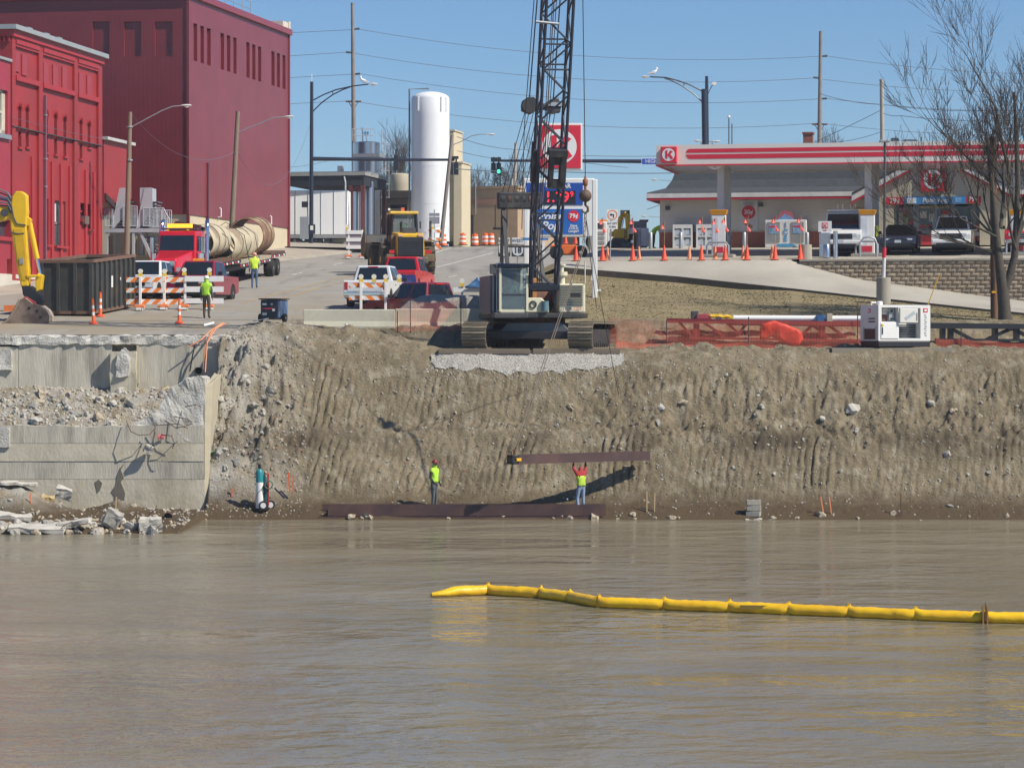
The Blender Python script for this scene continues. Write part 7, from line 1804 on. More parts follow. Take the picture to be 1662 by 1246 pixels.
for q in range(24):
 t0, t1 = q*math.pi/12,(q+1)*math.pi/12; mb.hexa([(c.x+.2*math.cos(t0),-.088,c.z+.2*math.sin(t0)),(c.x+.2*math.cos(t1),-.088,c.z+.2*math.sin(t1)),(c.x+.2*math.cos(t1),-.081,c.z+.2*math.sin(t1)),(c.x+.2*math.cos(t0),-.081,c.z+.2*math.sin(t0))],[(c.x+.245*math.cos(t0),-.088,c.z+.245*math.sin(t0)),(c.x+.245*math.cos(t1),-.088,c.z+.245*math.sin(t1)),(c.x+.245*math.cos(t1),-.081,c.z+.245*math.sin(t1)),(c.x+.245*math.cos(t0),-.081,c.z+.245*math.sin(t0))])
mb.build('red_ring', M('ring_orange',(.75,.2,.08),.5), ns)
mb = MB(); mb.prism([(c.x+.03,c.z-.14),(c.x+.08,c.z-.14),(c.x+.08,c.z+.04),(c.x-.05,c.z+.04),(c.x-.05,c.z+.09),(c.x-.15,c.z+.015),(c.x-.05,c.z-.06),(c.x-.05,c.z-.01),(c.x+.03,c.z-.01)],'y',-.092,-.082); mb.build('arrow', black, ns)
c = nn(993.7,363); text('lettering','NO LEFT',.13,black,ns,(c.x,-.085,c.z)); c = nn(993.7,368.5); text('lettering','TURN',.13,black,ns,(c.x,-.085,c.z))
om = thing('orange_roller', 'orange site machine with dark wheels behind the price sign post', 'machine', W(925,421,140))
mb = MB(); mb.bx(-1.0,.35,0,1.2,.25,.75); mb.build('body', M('machine_orange',(.72,.16,.03),.5,var=.12), om, bevel=.05); mb = MB(); mb.bx(-.8,.5,.2,1.2,.75,1.2); mb.build('engine', darkgrey, om)
for x in (-.7,.55): wheel(om, x,0,.36,.36,.3, 'y')
for px, py in ((918,396),(934,396)): cone_at(W(px,py,139.6),.5,.14,0,0,('left' if px < 925 else 'right')+' cone standing on the orange machine behind the price sign', None, bands=True)
q = ST(stpx(1060,13.2),13.2)
person('person', 'worker in yellow-green vest bending over near the store corner', q, math.radians(70), dict(spi=(0,-.10,1.08), che=(0,-.30,1.20), nec=(0,-.44,1.24), hea=(0,-.52,1.22), cra=(0,-.62,1.16), shl=(.17,-.36,1.2), shr=(-.17,-.36,1.2), ell=(.22,-.42,.95), wrl=(.2,-.5,.72), hal=(.2,-.53,.65), elr=(-.22,-.42,.95), wrr=(-.2,-.5,.72), har=(-.2,-.53,.65), face=(0,-.6,-1)),(.45,.75,.06),(.08,.09,.12), vest=HV, hat=(.7,.7,.7), vrange=(.9,1.3))
# -- crawler crane
CG = Vector((1.15,109.75,6.27))
cr = thing('crawler_crane', 'cream and black crawler crane with lattice boom standing on timber mats at bank edge', 'crane', CG,0)
shoe_m = M('track_shoe',(.20,.17,.125),.7,.25, var=.3, scale=5, col2=(.30,.25,.17), s2=2)
blackd = M('dusty_black',(.032,.033,.037),.6, var=.35, scale=3, col2=(.085,.075,.062), s2=2, t2=(.5,.75))
cream_p = M('crane_cream',(.66,.63,.47),.42, var=.08, scale=2, col2=(.42,.38,.27), s2=1.4, t2=(.58,.78))
lo = rotz(-TH)
def lo_(x, y, z): return lo @ Vector((x, y, z))
shoe = MB(); shoe.bx(-.49,.49,-.10,.10,-.03,.03); shoe.bx(-.49,.49,-.085,-.06,.03,.065); shoe.bx(-.49,.49,.06,.085,.03,.065)
shoe_me = shoe.mesh('track_shoe'); shoe_me.materials.append(shoe_m)
for sx in (-2.14,2.14):
 ct = bpy.data.objects.new('track', None)
 R_ = .50; HL = 2.35
 mb = MB(); mb.v = []; mb.prism([(-HL-.25,.28),(-HL+.2,.22),(HL-.2,.22),(HL+.25,.28),(HL+.25,.72),(HL-.3,.80),(-HL+.3,.80),(-HL-.25,.72)], 'x',-.30,.30)
 mb.v = [tuple(lo_(v[0]+sx, v[1], v[2])) for v in mb.v]
 tr = mb.build('track_frame', blackd, cr, bevel=.04)
 per = 2*(2*HL) + 2*math.pi*R_; n = int(per/.212)
 for i in range(n):
  s_ = per*i/n
  if s_ < 2*HL: y, z, a = -HL+s_,2*R_+.045,0
  elif s_ < 2*HL+math.pi*R_:
   th = (s_-2*HL)/R_; y, z, a = HL+R_*math.sin(th), R_+.045+R_*math.cos(th),-th
  elif s_ < 4*HL+math.pi*R_: y, z, a = HL-(s_-2*HL-math.pi*R_),.045, math.pi
  else:
   th = (s_-4*HL-math.pi*R_)/R_; y, z, a = -HL-R_*math.sin(th), R_+.045-R_*math.cos(th), math.pi-th
  o = bpy.data.objects.new('track_shoe', shoe_me); COL.objects.link(o); o.parent = tr
  o.matrix_local = Matrix.Translation(lo_(sx, y, z)) @ lo.to_4x4() @ Matrix.Rotation(a,4, 'X')
 for y in (-HL, HL):
  b = MB(); b.cyl(lo_(sx-.28,y,R_+.045), lo_(sx+.28,y,R_+.045),.42, n=20); b.build('sprocket', blackd, tr, smooth=True)
 for q in range(8):
  y = -HL+.55+q*(2*HL-1.1)/7; b = MB(); b.cyl(lo_(sx-.33,y,.20), lo_(sx+.33,y,.20),.13, n=12); b.build('roller', blackd, tr, smooth=True)
def lbox(name, x0,x1,y0,y1,z0,z1, mat, bev=.03):
 mb = MB(); mb.bx(x0,x1,y0,y1,z0,z1); mb.v = [tuple(lo_(*v)) for v in mb.v]; return mb.build(name, mat, cr, bevel=bev)
mb = MB(); mb.prism([(-1.75,.42),(1.75,.42),(1.1,1.06),(-1.1,1.06)], 'y',-1.2,1.2); mb.v = [tuple(lo_(*v)) for v in mb.v]; mb.build('car_body', M('carbody_grey',(.16,.175,.19),.5, var=.2), cr, bevel=.03)
lbox('axle_beam',-2.0,2.0,-1.5,-1.1,.40,.72, blackd); lbox('axle_beam',-2.0,2.0,1.1,1.5,.40,.72, blackd)
mb = MB(); mb.cyl((0,0,1.06),(0,0,1.24),1.0,n=24); mb.build('slew_ring', rust, cr, smooth=True)
UR = .15
up_ = rotz(UR)
def U(x, y, z): return up_ @ Vector((x-.47, y, z))
def ub(name, x0,x1,y0,y1,z0,z1, mat, parent=cr, bev=.03):
 mb = MB(); mb.bx(x0,x1,y0,y1,z0,z1); mb.v = [tuple(U(*v)) for v in mb.v]; return mb.build(name, mat, parent, bevel=bev)
ub('deck',-1.62,2.12,-1.7,3.0,1.24,1.44, blackd)
ub('deck_side',-1.70,-.30,-1.8,-1.2,1.22,1.46, M('deck_dark',(.06,.06,.065),.5, var=.3), bev=.05)
cx0, cx1, cy0, cy1, cz0, cz1 = -1.44,-.36,-1.78,-.25,1.48,3.40
for (x, y) in ((cx0,cy0),(cx1,cy0),(cx0,cy1),(cx1,cy1)):
 ub('cab_post', x-.05, x+.05, y-.05, y+.05, cz0, cz1-.16, cream_p, bev=.02)
ub('cab_roof', cx0-.1, cx1+.08, cy0-.12, cy1+.06, cz1-.16, cz1, M('cab_roof_dark',(.035,.05,.085),.45, var=.2), bev=.05)
ub('cab_floor', cx0, cx1, cy0, cy1, cz0-.03, cz0+.12, cream_p); ub('cab_back', cx0+.05, cx1-.05, cy1-.03, cy1+.02, cz0+.12, cz1-.17, blackd)
tg_ = bpy.data.materials.new('cab_glass'); tg_.use_nodes = True
_b = tg_.node_tree.nodes['Principled BSDF']; _b.inputs['Base Color'].default_value = (.55,.68,.74,1); _b.inputs['Roughness'].default_value = .03; _b.inputs['Transmission Weight'].default_value = .85; _b.inputs['IOR'].default_value = 1.08; _b.inputs['Specular IOR Level'].default_value = .8
ub('front_glass', cx0+.06, cx1-.06, cy0-.02, cy0+.0, cz0+.72, cz1-.18, tg_, bev=0); ub('lower_glass', cx0+.06, cx1-.06, cy0-.02, cy0-.0, cz0+.13, cz0+.69, tg_, bev=0); ub('glass_rail', cx0+.05, cx1-.05, cy0-.05, cy0+.02, cz0+.69, cz0+.72, darkgrey, bev=0)
ub('side_glass', cx0-.015, cx0+.0, cy0+.06, cy1-.08, cz0+.6, cz1-.2, tg_, bev=0)
ub('side_panel', cx0-.03, cx0+.0, cy0+.06, cy1-.02, cz0+.1, cz0+.58, blackd, bev=0)
ub('seat', cx0+.3, cx1-.3,-.8,-.45, cz0+.12, cz0+1.25, black); ub('console', cx0+.08, cx1-.1,-1.3,-.9, cz0+.12, cz0+.72, M('console_grey',(.12,.13,.14),.5))
for q in range(2): mb = MB(); mb.tube([U(cx0-.12-.1*q,cy0+.1+.3*q,cz0), U(cx0-.12-.1*q,cy0+.1+.3*q,cz1-.05), U(cx0+.05,cy0+.2+.3*q,cz1+.05)],.025,6); mb.build('grab_rail', galv, cr)
ub('mirror', cx0-.42,cx0-.18,cy0-.05,cy0,cz0+1.5,cz0+1.9, darkgrey); ub('door_panel',-1.72,-1.50,-.9,2.2,1.45,2.95, M('side_mauve',(.14,.125,.14),.5, var=.2))
hx0, hx1, hy0, hy1, hz0, hz1 = 1.02,2.08,-1.35,2.6,1.46,2.62
ub('engine_house', hx0, hx1, hy0, hy1, hz0, hz1, cream_p, bev=.05)
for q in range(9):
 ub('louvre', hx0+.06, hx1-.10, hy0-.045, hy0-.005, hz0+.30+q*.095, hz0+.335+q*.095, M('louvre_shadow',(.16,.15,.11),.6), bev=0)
ub('louvre_gap', hx0+.45, hx1-.2, hy0-.05, hy0-.01, hz0+.62, hz0+.80, black);
txt = text('lettering', 'H-1105',.17, M('crane_red',(.55,.06,.05),.5), cr, U((hx0+hx1)/2+.1, hy0-.06, hz0+.15), rot=up_)
for x in (hx0+.5, hx1-.02):
 bar('handrail_post', U(x,hy0,hz1), U(x,hy0,hz1+.9 if x > 1.8 else hz1+.25),.025, cream_p, cr)
mb = MB(); mb.cyl(U(1.18,-1.0,2.62),U(1.18,-1.0,2.95),.13,n=12); mb.cyl(U(1.18,-1.0,2.95),U(1.18,-1.0,3.1),.23,n=14); mb.cyl(U(1.18,-1.0,3.1),U(1.18,-1.0,3.35),.08,n=10); mb.cyl(U(1.18,-1.0,3.35),U(1.18,-1.0,3.4),.16,n=12); mb.build('air_cleaner', cream_p, cr, smooth=True)
ub('counterweight',-1.5,2.0,3.02,3.9,1.25,2.5, cream_p, bev=.08)
mb = MB(); mb.cyl(U(-.15,.3,1.95),U(.95,.3,1.95),.42,n=20); mb.build('winch_drum', rust, cr, smooth=True); mb = MB(); mb.cyl(U(-.15,1.4,2.1),U(.95,1.4,2.1),.38,n=20); mb.build('winch_drum', blackd, cr, smooth=True)
mb = MB(); mb.prism([(-.32,1.46),(.55,1.46),(.55,1.75),(.25,2.05),(-.32,2.05)], 'y',-1.66,-.9); mb.v = [tuple(U(*v)) for v in mb.v]; mb.build('front_guard', cream_p, cr, bevel=.04)
mb = MB(); mb.cyl(U(.38,-1.72,1.52),U(.38,-1.72,1.92),.15,n=14); mb.build('filter_can', M('teal_grey',(.10,.19,.22),.4), cr, smooth=True);
mb = MB(); pts = [U(-.1+.13*math.cos(q),-1.7,1.78+.13*math.sin(q)) for q in np.linspace(0,6.2,12)]; mb.tube(pts,.03,6); mb.build('hose_loop', black, cr)
ub('orange_ram',.02,.20,-.7,-.5,2.0,2.85, M('old_orange',(.50,.22,.06),.6, var=.2));
gtop = U(.0,2.2,6.1)
for sx in (-.75,.75):
 bar('gantry_leg', U(sx,-.1,1.45), U(sx*.85-.1,2.2,6.0),.075, blackd, cr, kind='sq'); bar('gantry_back_leg', U(sx,2.9,1.45), U(sx*.85-.1,2.2,6.0),.065, blackd, cr, kind='sq')
for z in (.3,.6): bar('gantry_tie', U(-.75,-.1+2.3*z,1.45+4.55*z), U(.75,-.1+2.3*z,1.45+4.55*z),.045, blackd, cr, kind='sq')
bar('gantry_brace', U(-.75,-.1,1.45), U(.70,1.2,4.0),.035, blackd, cr);
ub('gantry_sheave_block',-.98,.82,1.9,2.4,5.75,6.45, blackd, bev=.06)
for q in range(6):
 b = MB(); b.cyl(U(-.85+q*.29,2.2,6.15),U(-.70+q*.29,2.2,6.15),.33,n=18); b.build('sheave', rust if q % 3 == 1 else blackd, cr, smooth=True)
ub('gantry_platform',-1.15,-.62,1.7,2.3,4.9,5.0, blackd);
for x in (-1.13,-.64): bar('platform_post', U(x,1.7,5.0), U(x,1.7,5.9),.025, blackd, cr)
BB0 = Vector((.33,-1.35,1.85)); LEAN = math.radians(16.5); BLEN = 27.0
bdir = Vector((0.004,-math.sin(LEAN), math.cos(LEAN))); bnor = Vector((0,-math.cos(LEAN),-math.sin(LEAN)))
boom = bpy.data.objects.new('boom', None); COL.objects.link(boom); boom.parent = cr
chord_m = M('boom_dark_blue',(.028,.036,.058),.5, var=.25, scale=1.2)
def BP(s_, a, b): # along, side (-1..1), normal (-1..1)
 w_ = .53 if s_ > 2.6 else .50+.03*s_/2.6
 hgt = .54 if s_ > 3.2 else .10+.44*max(0,s_)/3.2
 if s_ > 23: k2 = max(.25,1-(s_-23)/5); w_ *= k2; hgt *= k2
 return U(*(BB0 + bdir*s_ + Vector((1,0,0))*w_*a + bnor*hgt*b))
for a in (-1,1):
 for b_ in (-1,1):
  m_ = MB(); m_.tube([BP(q,a,b_) for q in (0,1.6,3.2,8,14,20,23,27)],.062,8); m_.build('chord', chord_m, boom, smooth=True)
step = 1.0; s_ = .55; k2 = 0
while s_ < 25.5:
 s1 = min(s_+step,26.5); sg = 1 if k2 % 2 else -1
 for b_ in (-1,1):
  bar('lacing_bar', BP(s_,-sg,b_), BP(s1,sg,b_),.036, chord_m, boom)
 for a in (-1,1): bar('lacing_bar', BP(s_,a,-sg), BP(s1,a,sg),.034, chord_m, boom)
 if k2 in (0,3,9,10,17):
  for b_ in (-1,1): bar('lacing_bar', BP(s_,-1,b_), BP(s_,1,b_),.035, chord_m, boom)
 s_ = s1; k2 += 1
m_ = MB()
def bbox(s0, s1, a0, a1, b0, b1, name, mat, par=None):
 m_ = MB(); P_ = lambda s_, a, b: U(*(BB0+bdir*s_+Vector((1,0,0))*a+bnor*b)); m_.hexa([P_(s0,a0,b0),P_(s0,a1,b0),P_(s0,a1,b1),P_(s0,a0,b1)],[P_(s1,a0,b0),P_(s1,a1,b0),P_(s1,a1,b1),P_(s1,a0,b1)]); return m_.build(name, mat, par or boom)
def s_at(py): return (ZY(py,107)-CG.z-1.85)/math.cos(LEAN)
bbox(s_at(248), s_at(238),-.16,.56,.3,.9, 'fairlead_beam', blackd); bbox(s_at(290), s_at(249),-.12,.06,.4,.75, 'fairlead_cheek', blackd); bbox(s_at(290), s_at(249),.34,.55,.4,.75, 'fairlead_cheek', blackd); bbox(s_at(262), s_at(250),.07,.33,.42,.7, 'fairlead_roller', black)
for q in range(3): bbox(s_at(270-q*6), s_at(268.5-q*6),.08,.28,.5,.6, 'grating_bar', galv)
bbox(s_at(300), s_at(287),-.12,.5,.35,.7, 'fairlead_base', blackd); bbox(s_at(296), s_at(245),-.72,-.50,-.2,.3,'side_guide',blackd); bbox(s_at(285), s_at(232),-.74,-.66,-.1,.1,'side_guide',blackd)
P0_ = BP(s_at(43),-.6,1); bar('pale_strut', BP(s_at(41),-.85,1.0)+U(0,-.05,0), BP(s_at(44),.85,1.0)+U(0,-.05,0),.055, galv, boom)
bbox(s_at(466), s_at(458),-.62,.62,.0,.3,'foot_beam',chord_m)
brd = thing('bridle_block', 'dark twin sheave bridle block hanging in the crane rigging left of the boom', 'crane block', W(880,172,110.2), UR)
mb = MB(); mb.prism([(-.85,-.22),(-.82,.18),(-.6,.34),(-.36,.34),(-.1,.08),(.25,.1),(.48,.32),(.66,.28),(.72,-.05),(.72,-.28),(.4,-.30),(.1,-.16),(-.25,-.2),(-.5,-.36)], 'y',-.22,.22); mb.build('side_plate', blackd, brd, bevel=.03)
for x in (-.55,.45): b = MB(); b.cyl((x,-.24,-.02),(x,.24,-.02),.30,n=18); b.build('sheave', blackd, brd, smooth=True)
mb = MB(); mb.prism([(.05,-.0),(.4,.13),(.8,.11),(.8,-.03),(.4,-.03)], 'y',-.30,-.24); mb.build('pale_plate', galv, brd); bar('pin',(.7,-.2,.0),(1.0,-.2,.0),.05,blackd,brd)
ropes = MB()
tip = CG + BP(26.4,0,-1)
rp = [(852,164,-1),(902,164,1)]
def rope(name, a, b, r, par=None, sag=0, label=None, mat=cable):
 m_ = MB(); m_.tube(twin_sag(a, b, sag,6 if sag else 1), r,5, False); o = m_.build(name, mat, par)
 return tagit(o, label, 'cable' if label else None)
def loc_cr(v): return v-CG
for px, py in ((859,163),(898,163)): rope('pendant', loc_cr(W(px,py,110.1)), loc_cr(tip)+Vector((.35 if px > 880 else -.35,0,0)),.028, cr)
for q in range(8):
 x = 852+q*7; rope('hoist_line', loc_cr(W(x,182,110.2)), U(-.8+q*.23,2.2,6.3),.016, cr)
for a in (-.25,.0,.2): rope('load_line', U(.3+a,.6,2.3), loc_cr(tip)+Vector((a*.5,-.3,0)),.016, cr)
BALL = W(950,318,100.6)
rope('load_line', loc_cr(BALL)+Vector((0,0,.7)), loc_cr(tip)+Vector((.02,-.55,.0)),.018, cr)
rope('load_line', loc_cr(W(847,372,105)), loc_cr(W(851,205,106)),.018, cr); rope('load_line', loc_cr(W(851,205,106)), loc_cr(tip)+Vector((-.5,-.3,0)),.018, cr)
rope('whip_line', U(.12,-1.2,2.3), loc_cr(tip)+Vector((0,-.5,-.2)),.024, cr, mat=M('rusty_rope',(.16,.10,.07),.8))
hb = thing('headache_ball', 'rusty round headache ball with swivel hook hanging from the crane', 'crane hook', BALL,0)
rs = M('rusty_ball',(.13,.085,.065),.75,.2, var=.3, scale=6, bump=.3)
mb = MB(); mb.lathe([(.235*math.sin(math.pi*q/14)+1e-3,-.235*math.cos(math.pi*q/14)) for q in range(15)], n=20); mb.build('ball', rs, hb, smooth=True)
mb = MB(); mb.lathe([(.05,.22),(.05,.36),(.09,.40),(.10,.58),(.05,.64),(.03,.75)], n=12); mb.build('swivel', M('red_rust',(.28,.10,.06),.7), hb, smooth=True)
mb = MB(); mb.cyl((0,0,-.22),(0,0,-.36),.05,n=10); mb.tube([(0,0,-.34),(.09,0,-.42),(.10,0,-.56),(.0,0,-.64),(-.10,0,-.58),(-.11,0,-.50)],[.04,.05,.05,.045,.035,.02],8); mb.build('hook', rs, hb, smooth='all')
hk = BALL+Vector((0,0,-.62))
for q in range(7):
 mb = MB(); c = hk+Vector((-.01*q,0,-.12-.16*q));
 mb.tube([(c.x-.03,c.y,c.z+.07),(c.x+.03,c.y,c.z+.07),(c.x+.03,c.y,c.z-.07),(c.x-.03,c.y,c.z-.07),(c.x-.03,c.y,c.z+.07)],.016,5); o = mb.build('chain_link', rust, hb); o.matrix_local = Matrix.Translation(-BALL)
ce = hk+Vector((-.07,0,-1.2))
sgm = M('sling_wire',(.30,.24,.19),.6,.3)
rope('sling', ce, A+Vector((-.10,.02,.36)),.017, None,0, 'left tan wire sling running from the crane hook down to the hanging pile', sgm); rope('sling', ce+Vector((.06,0,0)), A+Vector((.0,.02,.36)),.017, None,0, 'right tan wire sling running from the crane hook to the hanging pile', sgm)
rope('tag_line', BALL+Vector((.02,0,-.9)), W(968,500,104),.014, None,0, 'thin dark tag line slanting right from the hook past the grass'); rope('tag_line', BALL+Vector((.02,0,-.8)), W(1004,640,104.2),.012, None,.1, 'longest thin tag line hanging to the bank right of the crane')
slb = blk('spreader_tag', W(964.5,449,108),(.22,.05,.3), white, rot=Matrix.Rotation(.15,3,'Y'), label='small white marker card hanging on the tag line before the grass', cat='marker')
op = person('person', 'crane operator in green sitting behind the crane cab glass', CG+U(-.9,-.72,1.52), UR, dict(pel=(0,0,.5), spi=(0,.0,.72), che=(0,-.02,.92), nec=(0,-.02,1.09), hea=(0,-.03,1.18), cra=(0,-.04,1.29), shl=(.19,-.02,1.02), shr=(-.19,-.02,1.02), ell=(.27,-.12,.78), wrl=(.22,-.38,.76), hal=(.21,-.45,.77), elr=(-.27,-.12,.78), wrr=(-.22,-.38,.76), har=(-.21,-.45,.77), hil=(.1,0,.48), knl=(.13,-.42,.52), anl=(.13,-.48,.12), tol=(.13,-.6,.06), hir=(-.1,0,.48), knr=(-.13,-.42,.52), anr=(-.13,-.48,.12), tor=(-.13,-.6,.06)),(.05,.13,.08),(.06,.07,.08), hat=(.05,.06,.08), boots=(.04,.03,.03))
for i,(p0, p1, d, lab) in enumerate(((712,860,106.7,'left timber crane mat in front of the tracks'),(865,1006,106.75,'right timber crane mat in front of the tracks'))):
 t = thing('crane_mat', lab, 'mat', Vector((XZ((p0+p1)/2,d),d,6.12)),0); w_ = XZ(p1,d)-XZ(p0,d)
 for q in range(4): blk('timber',(0,q*.31,.08),(w_,.29,.20), M('mat_timber',(.19,.155,.115),.9, var=.3, scale=3), t)
mb = MB()
gpts = []
for j in range(7):
 row = []
 for i in range(44):
  u = i/43; x = XZ(700,106.6)+(XZ(1012,106.6)-XZ(700,106.6))*u; e = math.sin(math.pi*u)**.3
  y = 106.03 + (1-e)*.4 + .22*noise.noise(Vector((u*14,1,1)))+.10*noise.noise(Vector((u*45,1,4))) + j/6*(.72-(1-e)*.5)
  row.append((x, y, bz(x,y)+.035+.10*(j/6)+.03*noise.noise(Vector((x*6,y*6,3)))+.02*noise.noise(Vector((x*3,y*3,0)))))
 gpts.append(row)
mb.v = [p for r in gpts for p in r]; mb.f = [(j*44+i, j*44+i+1,(j+1)*44+i+1,(j+1)*44+i) for j in range(6) for i in range(43)]; mb.m = [0]*len(mb.f)
grav = M('pale_gravel',(.43,.41,.37),.95, var=.25, scale=22, col2=(.29,.275,.25), s2=14, t2=(.42,.58), bump=.6, bscale=26)
mb.build('gravel_pad', grav, kind='structure', recalc=False)
gs2 = MB(); rg = random.Random(21)
for q in range(500):
 x = XZ(rg.uniform(690,1020),106.3); y = 106.15+rg.gauss(0,.22); gs2.rock((x,y,bz(x,y)+.01), rg.uniform(.015,.04), rg,(1,.9,.8),0,.3)
for q in range(1600):
 j = rg.randrange(6); i = rg.randrange(43); p = Vector(gpts[j][i]).lerp(Vector(gpts[j+1][i+1]), rg.random()); gs2.rock(p, rg.uniform(.018,.04), rg,(1,.9,.8),0,.3)
gs2.build('gravel', M('gravel_stone',(.48,.46,.42),.9, var=.2, scale=9), kind='stuff', recalc=False)
# -- barriers, gravel heap, net fences
def jersey(label, px0, px1, d, ybot, ytop, skew=0):
 a, b = XZ(px0,d), XZ(px1,d); t = thing('concrete_barrier', label, 'barrier', Vector(((a+b)/2, d, ZY(ybot,d))), skew)
 h = ZY(ytop,d)-ZY(ybot,d); w_ = (b-a)/2
 mb = MB(); mb.prism([(-.30,-.15),(.30,-.15),(.30,.08),(.16,.30),(.10,h-.04),(.07,h),(-.07,h),(-.10,h-.04),(-.16,.30),(-.30,.08)], 'x',-w_, w_); mb.build('barrier_body', M('barrier_concrete',(.47,.455,.36),.9, var=.12, scale=1.5, col2=(.38,.365,.30), s2=.8, bump=.2), t, bevel=.02)
 return t
jersey('pale concrete barrier left of the gravel heap',493,641,112.6,533,502); jersey('white concrete barrier behind the red netting left of the crane',642,802,112.8,534,501)
mb = MB(); NXg, NYg = 60,22; gp = MB()
gx0, gx1 = XZ(590,114), XZ(850,114)
hp = []
for j in range(NYg+1):
 for i in range(NXg+1):
  u, v = i/NXg, j/NYg; x = gx0+(gx1-gx0)*u; y = 113.05+3.0*v
  px = HX+x*F/y
  prof = interp(px,[(590,0),(625,.25),(665,1.05),(690,1.28),(790,1.25),(815,1.2),(845,.2)])
  z = 7.22 + prof*min(1, v*6+.35)*min(1,(1-v)*3.2)**.8 + .06*noise.noise(Vector((x*2.2,y*2.2,0)))*min(1,prof)
  hp.append((x,y,z))
gp.v = hp; gp.f = [(j*(NXg+1)+i, j*(NXg+1)+i+1,(j+1)*(NXg+1)+i+1,(j+1)*(NXg+1)+i) for j in range(NYg) for i in range(NXg)]; gp.m = [0]*len(gp.f)
gh = gp.build('gravel_heap', M('heap_gravel',(.36,.345,.31),.95, var=.4, scale=26, col2=(.22,.21,.19), s2=18, t2=(.42,.6), bump=.8, bscale=24), label='grey crushed stone heap behind the concrete barrier', cat='gravel heap', recalc=False, smooth='all')
net = netmat('orange_net',(.60,.13,.07),.06,.15); net2 = netmat('orange_net_dense',(.54,.11,.06),.06,.30)
post_m = M('steel_post',(.06,.05,.05),.7)
def netfence(label, pts, posts, mat, h0sag=.05, seed=0, heap=0):
 """pts: (px, py_top, py_bottom, d)"""
 t = thing('net_fence', label, 'fence',(0,0,0))
 mb = MB(); uv = []; n = len(pts); NN = 8; M_ = 7
 tops = [];
 for i in range((n-1)*NN+1):
  q = min(n-2, i//NN); u = (i-q*NN)/NN
  a, b = pts[q], pts[q+1]; px = a[0]+(b[0]-a[0])*u; d = a[3]+(b[3]-a[3])*u; yt = a[1]+(b[1]-a[1])*u + 2.5*math.sin(math.pi*u); yb = a[2]+(b[2]-a[2])*u
  tops.append((W(px,yt,d), W(px,yb,d)))
 L_ = 0
 for i,(a, b) in enumerate(tops):
  if i: L_ += (tops[i][0]-tops[i-1][0]).length
  for j in range(M_+1):
   v = j/M_; p = b.lerp(a, v); p.y += .07*noise.noise(Vector((p.x*1.6, p.z*2.5, seed)))+ heap*(1-v)**2*(-.25+.2*noise.noise(Vector((p.x*2.4,v*4,seed))))
   mb.v.append(tuple(p)); uv.append((L_, v*(a-b).length))
 mb.f = [(i*(M_+1)+j,(i+1)*(M_+1)+j,(i+1)*(M_+1)+j+1, i*(M_+1)+j+1) for i in range(len(tops)-1) for j in range(M_)]; mb.m = [0]*len(mb.f)
 o = mb.build('netting', mat, t, recalc=False)
 ul = o.data.uv_layers.new(name='UVMap')
 for lp_ in o.data.loops: ul.data[lp_.index].uv = uv[lp_.vertex_index]
 for (px, yt, yb, d) in posts: bar('post', W(px,yb,d), W(px,yt,d),.022, post_m, t)
 return t
netfence('orange net fence hanging on the white barrier left of the crane',[(641,503,537,111.6),(666,489,537,111.6),(748,487,536,111.6),(758,486,536,111.6)],[(645,505,540,111.55),(666,487,540,111.55),(748,483,540,111.5)], net, heap=1)
netfence('long orange net fence running from the crane to the white generator',[(988,514,558,111.9),(1082,520,566,111.3),(1215,518,570,111.0),(1392,520,572,110.8),(1402,520,570,110.8)],[(1082,518,572,111.25),(1215,514,574,110.9),(1392,512,574,110.7)], net, seed=3, heap=1)
netfence('sagging orange net fence right of the white generator',[(1519,549,575,110.4),(1560,548,578,110.3),(1600,552,580,110.2),(1680,556,582,110.2)],[(1560,530,584,110.2)], net2, seed=5, heap=1)
netfence('bunched red netting lying on the dirt before the long fence',[(1000,552,572,110.4),(1080,558,574,110.2),(1200,556,574,110.0),(1330,560,574,109.8),(1400,560,576,109.6)],[], net2, seed=9, heap=1)
ld = thing('lattice_leads', 'long dark red steel lattice leads lying behind the net fence', 'steel lattice', W(1240,556,112.6),-.03)
ldm = M('leads_maroon',(.20,.025,.03),.5, var=.25); lbk = M('leads_black',(.022,.024,.03),.5, var=.3)
def lv(px, py, dy=0): v = W(px,py,112.6)-ld.location; return Vector((v.x,dy,v.z))
for dy in (-.3,.45):
 bar('chord', lv(1083,520,dy), lv(1402,526,dy),.09, ldm, ld, kind='sq', r2=.14); bar('chord', lv(1118,548,dy), lv(1402,553,dy),.05, ldm, ld, kind='sq')
 for a, b in (((1102,522),(1124,546)),((1140,522),(1175,545)),((1180,524),(1198,540)),((1198,541),(1214,524)),((1240,548),(1260,526)),((1300,545),(1318,528)),((1345,528),(1372,548)),((1320,528),(1345,548))): bar('diagonal', lv(*a,dy), lv(*b,dy),.04, ldm, ld, kind='sq')
for a in (1130,1333):
 p, q = lv(a-4,547), lv(a+5,525); mb = MB(); mb.bx(p.x,q.x,-.35,.5,p.z,q.z); mb.build('gusset', ldm, ld)
l2 = thing('lattice_leads', 'long black steel lattice leads at right passing in front of the bare tree', 'steel lattice', W(1560,556,111.9),0)
def lw(px, py, dy=0): v = W(px,py,111.9)-l2.location; return Vector((v.x,dy,v.z))
for dy in (-.3,.45):
 bar('chord', lw(1185,524,dy) if dy > 0 else lw(1500,529,dy), lw(1800,531,dy),.10, lbk, l2, kind='sq', r2=.12)
 for a, b in (((1545,534),(1580,552)),((1602,551),(1640,534)),((1645,534),(1680,552)),((1700,550),(1730,534))): bar('diagonal', lw(*a,dy), lw(*b,dy),.045, lbk, l2, kind='sq')
 bar('chord', lw(1520,551,dy), lw(1800,553,dy),.05, lbk, l2, kind='sq')
